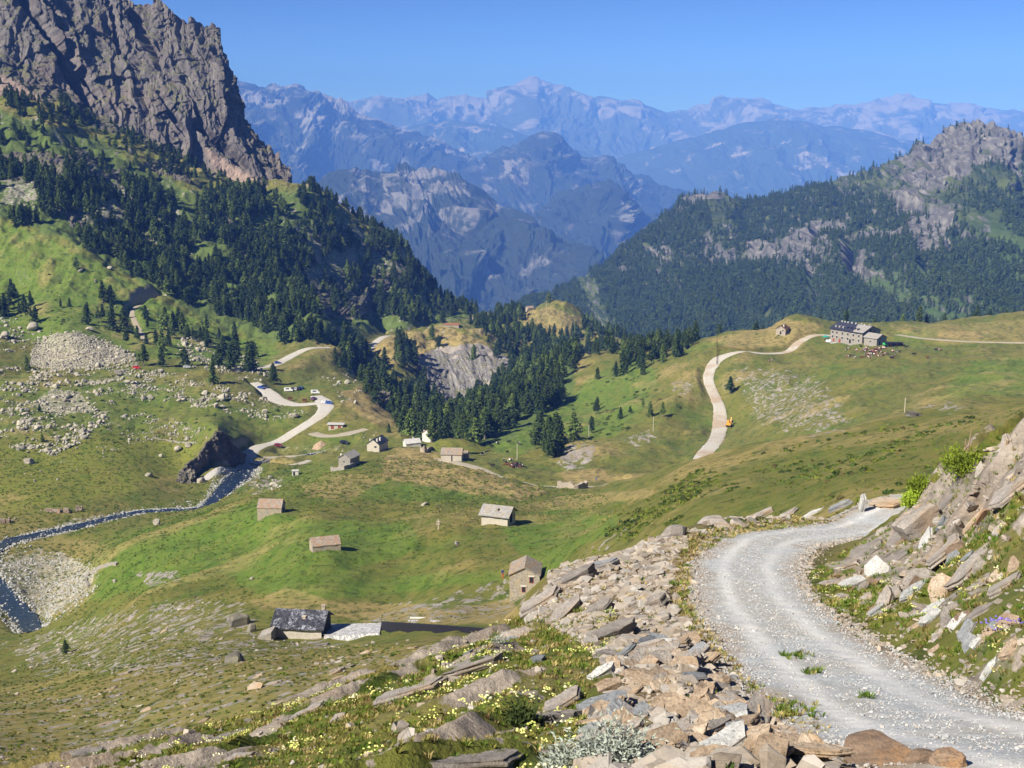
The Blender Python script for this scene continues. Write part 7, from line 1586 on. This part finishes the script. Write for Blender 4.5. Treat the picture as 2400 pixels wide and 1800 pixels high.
def car(px, py, yaw, colour, label, van=False, group=None):
    p = hit(px, py, 60); e = empty('parked_car', (p[0], p[1], p[2] + .16), math.radians(yaw), label, 'car', group)
    if van: pr = [(-2.3, .35), (-2.35, 1.0), (-2.3, 1.95), (-2.1, 2.1), (1.3, 2.1), (1.95, 1.25), (2.4, 1.05), (2.45, .4)]
    else: pr = [(-2.05, .3), (-2.1, .85), (-1.95, 1.0), (-1.55, 1.42), (-1.1, 1.5), (.3, 1.48), (1.0, 1.0), (1.85, .85), (2.08, .6), (2.05, .3)]
    V, F_ = [], []; n = len(pr); ys = (-.86, -.8, .8, .86)
    for k_, y in enumerate(ys):
        for x, z in pr: V.append((x, y * (.86 if z > 1.1 else 1), z if k_ in (1, 2) else z * .985 + .005))
    for k_ in range(3):
        for i in range(n): F_.append([k_ * n + i, k_ * n + (i + 1) % n, (k_ + 1) * n + (i + 1) % n, (k_ + 1) * n + i])
    F_ += [[i for i in range(n)], [3 * n + n - 1 - i for i in range(n)]]
    b = P_('body', V, F_, PAINT[colour], e); bv = b.modifiers.new('b', 'BEVEL'); bv.width = .05; bv.segments = 2
    zt, zb = (1.98, 1.3) if van else (1.40, 1.02)
    for s_ in (-1, 1): P_('side_window', [(-1.6, s_ * .875 * (.97), zb), (.75, s_ * .875 * .97, zb), (.35, s_ * .765, zt), (-1.25, s_ * .765, zt)], [[0, 1, 2, 3]], M_GLASS, e)
    if van: P_('windscreen', [(1.34, -.66, 2.06), (1.34, .66, 2.06), (1.95, .68, 1.3), (1.95, -.68, 1.3)], [[0, 1, 2, 3]], M_GLASS, e)
    else: P_('windscreen', [(.36, -.64, 1.47), (.36, .64, 1.47), (1.0, .7, 1.04), (1.0, -.7, 1.04)], [[0, 1, 2, 3]], M_GLASS, e); P_('rear_window', [(-1.93, -.66, 1.04), (-1.93, .66, 1.04), (-1.57, .62, 1.42), (-1.57, -.62, 1.42)], [[0, 1, 2, 3]], M_GLASS, e)
    for x in (-1.3, 1.35):
        for s_ in (-1, 1): w = lathe('wheel', [(.0, -.1), (.31, -.1), (.33, 0), (.31, .1), (.0, .1)], 14, M_TYRE, e); w.location = (x, s_ * .8, .3); h_ = lathe('rim', [(.0, -.12), (.19, -.12), (.19, .12), (0, .12)], 10, M_RIM, w)
    for s_ in (-1, 1): boxes('headlight', [(2.0 if not van else 2.4, 2.09 if not van else 2.47, s_ * .6 - .16, s_ * .6 + .16, .6, .75)], M_LAMP, e); boxes('tail_light', [(-2.11 if not van else -2.37, -2.0, s_ * .66 - .1, s_ * .66 + .1, .7, .9)], M_RLAMP, e)
    return e
for a in [(295,797,0,'red','bright red car parked alone by the boulder field',False),(600,786,20,'blue','blue car driving on the white valley road at left',False),(404,795,0,'silver','silver car half hidden by conifers right of the red car',False),(506,803,5,'black','dark car under the trees at the upper car park',False),(564,840,-25,'blue','dark blue car at the left end of the parking track',False),(572,838,-20,'black','black car tucked behind the dark blue one',False),
    (623,846,5,'white','white van at the left end of the row of parked cars',True),(634,843,80,'black','first dark car right of the white van',False),(640,843,82,'silver','silver car between the dark ones in the row',False),(646,842,80,'black','third dark car in the parked row',False),(652,841,80,'blue','blue car at the right end of the parked row',False),(681,851,10,'white','white camper van at the road bend',True),(678,864,70,'purple','plum coloured car in the middle of the bend',False),
    (703,871,-10,'white','white car on the outer side of the bend',False),(711,873,-15,'blue','blue car next to the white one on the outer side of the bend',False),(601,965,5,'darkred','dark red car beside the brown quarry track',False),(743,959,5,'black','black car near the dark roofed house',False)]: car(*a)
def board(px, py, label):
    p = hit(px, py, 60); e = empty('information_board', p, 0, label, 'board'); boxes('panel', [(-1.3, 1.3, -.05, .05, .6, 2.0)], M_WOOD, e); boxes('roof', [(-1.5, 1.5, -.5, .5, 2.0, 2.12)], M_WOOD, e)
    for x in (-1.2, 1.1): boxes('post', [(x, x + .12, -.06, .06, -.3, 2.0)], M_WOOD, e)
board(627, 866, 'roofed wooden board at the lower edge of the parking track, left'); board(658, 870, 'roofed wooden board at the lower edge of the parking track, right')
# excavator
p = hit(1575, 922, 60); e = empty('excavator', (p[0], p[1], p[2] + .15), math.radians(65), 'small orange yellow excavator standing at the right edge of the dirt road', 'excavator')
PAINT['o'] = paint('yellow_paint', (.75, .30, .02))
for s_ in (-1, 1):
    tr = P_('track', [(x, s_ * .95 + d, z) for d in (-.25, .25) for x, z in ((-1.4, .35), (-1.2, 0), (1.2, 0), (1.4, .35), (1.2, .7), (-1.2, .7))], [[0, 1, 2, 3, 4, 5], [11, 10, 9, 8, 7, 6]] + [[i, 6 + i, 6 + (i + 1) % 6, (i + 1) % 6] for i in range(6)], M_TYRE, e)
boxes('body', [(-1.5, .9, -1.0, 1.0, .85, 1.75), (-.7, .7, -.7, .7, .55, .85)], PAINT['o'], e)
cb = boxes('cab', [(-.3, 1.0, .0, .95, 1.75, 2.75)], PAINT['o'], e); boxes('window', [(1.0, 1.03, .1, .85, 1.95, 2.65), (-.2, .9, .95, .98, 1.95, 2.65)], M_GLASS, cb)
def bar(nm, a, b, w, mat, par):
    a = Vector(a); b = Vector(b); d = (b - a); q = d.to_track_quat('X', 'Z'); L_ = d.length; o = boxes(nm, [(0, L_, -w / 2, w / 2, -w / 2, w / 2)], mat, par); o.location = a; o.rotation_euler = q.to_euler(); return o
bar('boom', (.9, -.35, 1.4), (2.3, -.35, 3.7), .32, PAINT['o'], e); bar('arm', (2.2, -.35, 3.8), (3.6, -.35, 2.0), .24, PAINT['o'], e)
P_('bucket', [(3.4, -.8, 2.1), (3.4, .1, 2.1), (4.0, .1, 1.7), (4.0, -.8, 1.7), (3.2, -.8, 1.2), (3.2, .1, 1.2), (3.8, .1, 1.1), (3.8, -.8, 1.1)], [[0, 1, 5, 4], [4, 5, 6, 7], [0, 4, 7, 3], [1, 2, 6, 5], [0, 3, 2, 1]], M_TYRE, e)
# ---------------------------------------------------------------- animals and people
def skinned(name, J, E, R_, sub=1):
    me = bpy.data.meshes.new(name); me.from_pydata(J, E, []); o = bpy.data.objects.new(name, me); LINK(o)
    s = o.modifiers.new('skin', 'SKIN'); me.skin_vertices[0].data[0].use_root = True
    for i, r in enumerate(R_): me.skin_vertices[0].data[i].radius = (r, r) if not isinstance(r, tuple) else r
    u = o.modifiers.new('sub', 'SUBSURF'); u.levels = sub; u.render_levels = sub
    dg = bpy.context.evaluated_depsgraph_get(); m2 = bpy.data.meshes.new_from_object(o.evaluated_get(dg)); bpy.data.objects.remove(o); m2.name = name
    m2.polygons.foreach_set('use_smooth', [True] * len(m2.polygons)); return m2
def cow_mesh(graze=False, lie=False):
    z = .78 if not lie else .42; hz = (.25 if graze else 1.25) if not lie else .95; hx = 1.35 if graze else 1.35
    J = [(-.7, 0, z + .12), (-.2, 0, z + .02), (.35, 0, z + .04), (.75, 0, z + .16), (1.05, 0, (z + .3) if not graze else .62), (hx, 0, hz), (hx + .28, 0, hz - .16),
         (-.72, .22, z - .05), (-.80, .24, .45), (-.68, .24, 0), (-.72, -.22, z - .05), (-.80, -.24, .45), (-.68, -.24, 0), (.62, .2, z - .1), (.66, .2, .42), (.62, .2, 0), (.62, -.2, z - .1), (.66, -.2, .42), (.62, -.2, 0),
         (-.98, 0, z + .2), (-1.04, 0, z - .35), (hx - .05, .2, hz + .1), (hx - .05, -.2, hz + .1)]
    if lie:
        for i in (8, 9, 11, 12, 14, 15, 17, 18): J[i] = (J[i][0] + .25, J[i][1] * 1.6, .12)
    E = [(1, 0), (1, 2), (2, 3), (3, 4), (4, 5), (5, 6), (0, 7), (7, 8), (8, 9), (0, 10), (10, 11), (11, 12), (3, 13), (13, 14), (14, 15), (3, 16), (16, 17), (17, 18), (0, 19), (19, 20), (5, 21), (5, 22)]
    R_ = [.30, .38, .36, .30, .19, .15, .09, .17, .08, .06, .17, .08, .06, .14, .075, .06, .14, .075, .06, .05, .03, .04, .04]
    J = [J[1]] + [J[0]] + J[2:]; E = [tuple({0: 1, 1: 0}.get(v, v) for v in ed) for ed in E]; R_ = [R_[1], R_[0]] + R_[2:]
    return skinned('cow', J, E, R_)
def hide(name, a, b, th):
    t = NT(name); n = t.noise(t.pos(obj=True), 1.5, 2, .4); oi = t.n('ObjectInfo'); v = t.n('TexNoise'); v.noise_dimensions = '4D'; tc = t.n('TexCoord'); t.l(tc.outputs['Object'], v.inputs['Vector']); t.l(t.math('MULTIPLY', oi.outputs['Random'], 50.0), v.inputs['W']); v.inputs['Scale'].default_value = 1.3; v.inputs['Detail'].default_value = 1.5
    return t.fin(t.mix(t.ramp(v.outputs[0], [(th - .01, 0), (th + .01, 1)]), a, b), None, .8)
HIDES = [('red brown and white', hide('brown_hide', (.15, .05, .025), (.70, .66, .60), .56)), ('black and white', hide('black_hide', (.015, .013, .013), (.72, .70, .66), .60)), ('chestnut', hide('chestnut_hide', (.12, .04, .02), (.10, .035, .018), .5)), ('plain black', hide('dark_hide', (.016, .013, .012), (.02, .016, .014), .5))]
COWM = [cow_mesh(False), cow_mesh(True), cow_mesh(False, True)]; _cm = {}
def cow(px, py, yaw, pose, hd, label, group):
    p = hit(px, py, 60); k_ = (pose, hd)
    if k_ not in _cm: m2 = COWM[pose].copy(); m2.materials.clear(); m2.materials.append(HIDES[hd][1]); _cm[k_] = m2
    o = bpy.data.objects.new('cow', _cm[k_]); LINK(o); o.location = (p[0], p[1], p[2] + .02); o.rotation_euler = (0, 0, yaw); return tag(o, label, 'cow', group)
PO = ['standing', 'grazing', 'lying']
r5 = np.random.RandomState(5)
for i in range(46):
    x_, y_ = 1880 + r5.normal(0, 27), 764 + r5.normal(0, 6); x_ = min(max(x_, 1828), 1935); y_ = min(max(y_, 754), 776); ps = r5.choice([0, 0, 0, 1, 2]); hd = r5.choice([0, 0, 0, 1, 2, 2])
    cow(x_, y_, r5.uniform(0, 6.28), ps, hd, HIDES[hd][0] + ' cow ' + PO[ps] + ' in the herd crowded below the refuge', 'herd below the refuge, ' + HIDES[hd][0] + ' ' + PO[ps])
for x_, y_, yw, ps, hd, lab in [(2022,758,0,0,1,'left cow of the pair standing apart right of the herd'),(2031,758,3.1,0,0,'right cow of the pair standing apart right of the herd'),(1974,766,0,2,3,'black cow lying alone right of the herd'),(2004,775,.5,1,0,'brown and white cow grazing lowest on the pasture'),(1941,762,0,0,1,'black and white cow at the right fringe of the herd'),(1958,752,.4,0,1,'black and white cow near the end of the open shelter'),(1664,781,.2,0,0,'single brown and white cow under the dirt road'),(1859,750,1.6,0,3,'black cow close to the refuge corner')]: cow(x_, y_, yw, ps, hd, lab, None)
for i in range(20):
    x_, y_ = 1106 + r5.normal(0, 13), 1009 + r5.normal(0, 2.6); ps = r5.choice([0, 1, 2]); hd = r5.choice([0, 1, 2]); cow(x_, y_, r5.uniform(0, 6.28), ps, hd, HIDES[hd][0] + ' cow ' + PO[ps] + ' in the small herd below the leaning pole', 'herd in the lower pasture, ' + HIDES[hd][0] + ' ' + PO[ps])
for x_, y_, hd, lab in [(1089,997,1,'left of two black and white cows under the leaning pole'),(1101,997,1,'right of two black and white cows under the leaning pole'),(1064,1008,3,'black cow at the gully edge left of the small herd'),(1062,966,3,'dark cow high in the pasture, left'),(1074,960,1,'pale cow high in the pasture beside the dark one'),(1099,957,1,'black and white cow highest in the pasture'),(1121,960,1,'black and white cow just right of the leaning pole'),(1042,984,1,'black and white cow near the village edge'),(1096,979,3,'small dark cow in the middle of the pasture')]: cow(x_, y_, r5.uniform(0, 6), 0, hd, lab, None)
def person(px, py, yaw, top, legs, label, sit=False, pack=None, D=60):
    p = hit(px, py, D); k_ = .55 if sit else 0
    hip = .92 - k_; J = [(0, 0, hip), (0, 0, hip + .28), (0, 0, hip + .5), (0, 0, hip + .62), (0, 0, hip + .74), (0, 0, hip + .84)]
    R_ = [(.15, .11), (.13, .1), (.17, .11), (.06, .06), (.10, .105), (.07, .075)]; E = [(0, 1), (1, 2), (2, 3), (3, 4), (4, 5)]
    for s_ in (-1, 1):
        b = len(J)
        if sit: J += [(s_ * .10, -.02, hip - .03), (s_ * .13, -.42, hip + .1), (s_ * .13, -.55, .06), (s_ * .13, -.7, .04)]
        else: J += [(s_ * .10, 0, hip - .06), (s_ * .11, -.05 * s_, .5), (s_ * .11, .08 * s_, .08), (s_ * .11, .08 * s_ - .16, .04)]
        R_ += [.095, .065, .045, .04]; E += [(0, b), (b, b + 1), (b + 1, b + 2), (b + 2, b + 3)]
        b = len(J); J += [(s_ * .2, 0, hip + .50), (s_ * .25, -.04, hip + .24), (s_ * .24, -.2, hip + .06)]; R_ += [.055, .042, .032]; E += [(2, b), (b, b + 1), (b + 1, b + 2)]
        c0 = len(J) - 1
        for f_ in range(5): J.append((s_ * (.24 + .015 * (f_ - 2)), -.2 - .07 - .008 * (f_ % 3) + (.05 if f_ == 0 else 0), hip + .02 + .012 * f_)); R_.append(.011); E.append((c0, len(J) - 1))
    m2 = skinned('person', J, E, R_, 1)
    for c in (top, legs, (.45, .28, .19), (.06, .04, .03)): m2.materials.append(NT('cloth').fin(c))
    for f_ in m2.polygons:
        z = f_.center[2]; arm = abs(f_.center[0]) > .17 and z < hip + .12; f_.material_index = 3 if z > hip + .82 else 2 if (z > hip + .6 or (arm and f_.center[1] < -.14)) else 1 if z < hip + .04 and not arm else 0
    o = bpy.data.objects.new('person', m2); LINK(o); o.location = p; o.rotation_euler = (0, 0, yaw); tag(o, label, 'person')
    if pack: b_ = boxes('backpack', [(-.15, .15, .1, .3, hip + .1, hip + .55)], NT('pack').fin(pack), o)
    return o
person(985, 1179, .6, (.55, .55, .58), (.42, .28, .16), 'hiker in a pale top sitting in the meadow below the sign post', True); person(989, 1180, -.6, (.02, .02, .03), (.03, .03, .03), 'hiker in dark clothes right beside the pale one in the meadow', True)
person(1086, 1249, .2, (.03, .05, .16), (.55, .10, .04), 'hiker in a blue top and red orange trousers left of the stone house', False, (.05, .05, .2)); person(954, 1001, .4, (.6, .6, .6), (.1, .1, .12), 'person in a light top standing before the barn')
person(2004, 752, 1.0, (.02, .02, .025), (.02, .02, .03), 'person in black on the track right of the refuge'); person(697, 868, 0, (.4, .4, .45), (.05, .05, .1), 'person standing between the cars at the bend')
person(1288, 1040, 0, (.03, .10, .35), (.03, .06, .2), 'person in blue by the rocks at the end of the meadow track')
# ================================================================ haze
def haze():
    m = bpy.data.materials.new('haze'); m.use_nodes = True; t = m.node_tree; t.nodes.clear()
    o = t.nodes.new('ShaderNodeOutputMaterial'); v = t.nodes.new('ShaderNodeVolumePrincipled'); t.links.new(v.outputs[0], o.inputs['Volume'])
    v.inputs['Color'].default_value = (.125, .31, 1.0, 1); v.inputs['Absorption Color'].default_value = (.24, .24, .24, 1); v.inputs['Density'].default_value = HAZE_D; v.inputs['Anisotropy'].default_value = -0.25
    x0, x1, y0, y1, z0, z1 = -24000, 24000, -2500, 27500, -4200, 580
    V = np.array([[x, y, z] for x in (x0, x1) for y in (y0, y1) for z in (z0, z1)], float)
    F_ = np.array([[0, 1, 3, 2], [4, 6, 7, 5], [0, 4, 5, 1], [2, 3, 7, 6], [0, 2, 6, 4], [1, 5, 7, 3]])
    me = np_mesh('haze', V, F_, False); ob = meshobj('haze', me, m); tag(ob, kind='stuff'); return ob
HAZE_D = 0.80e-4
haze()
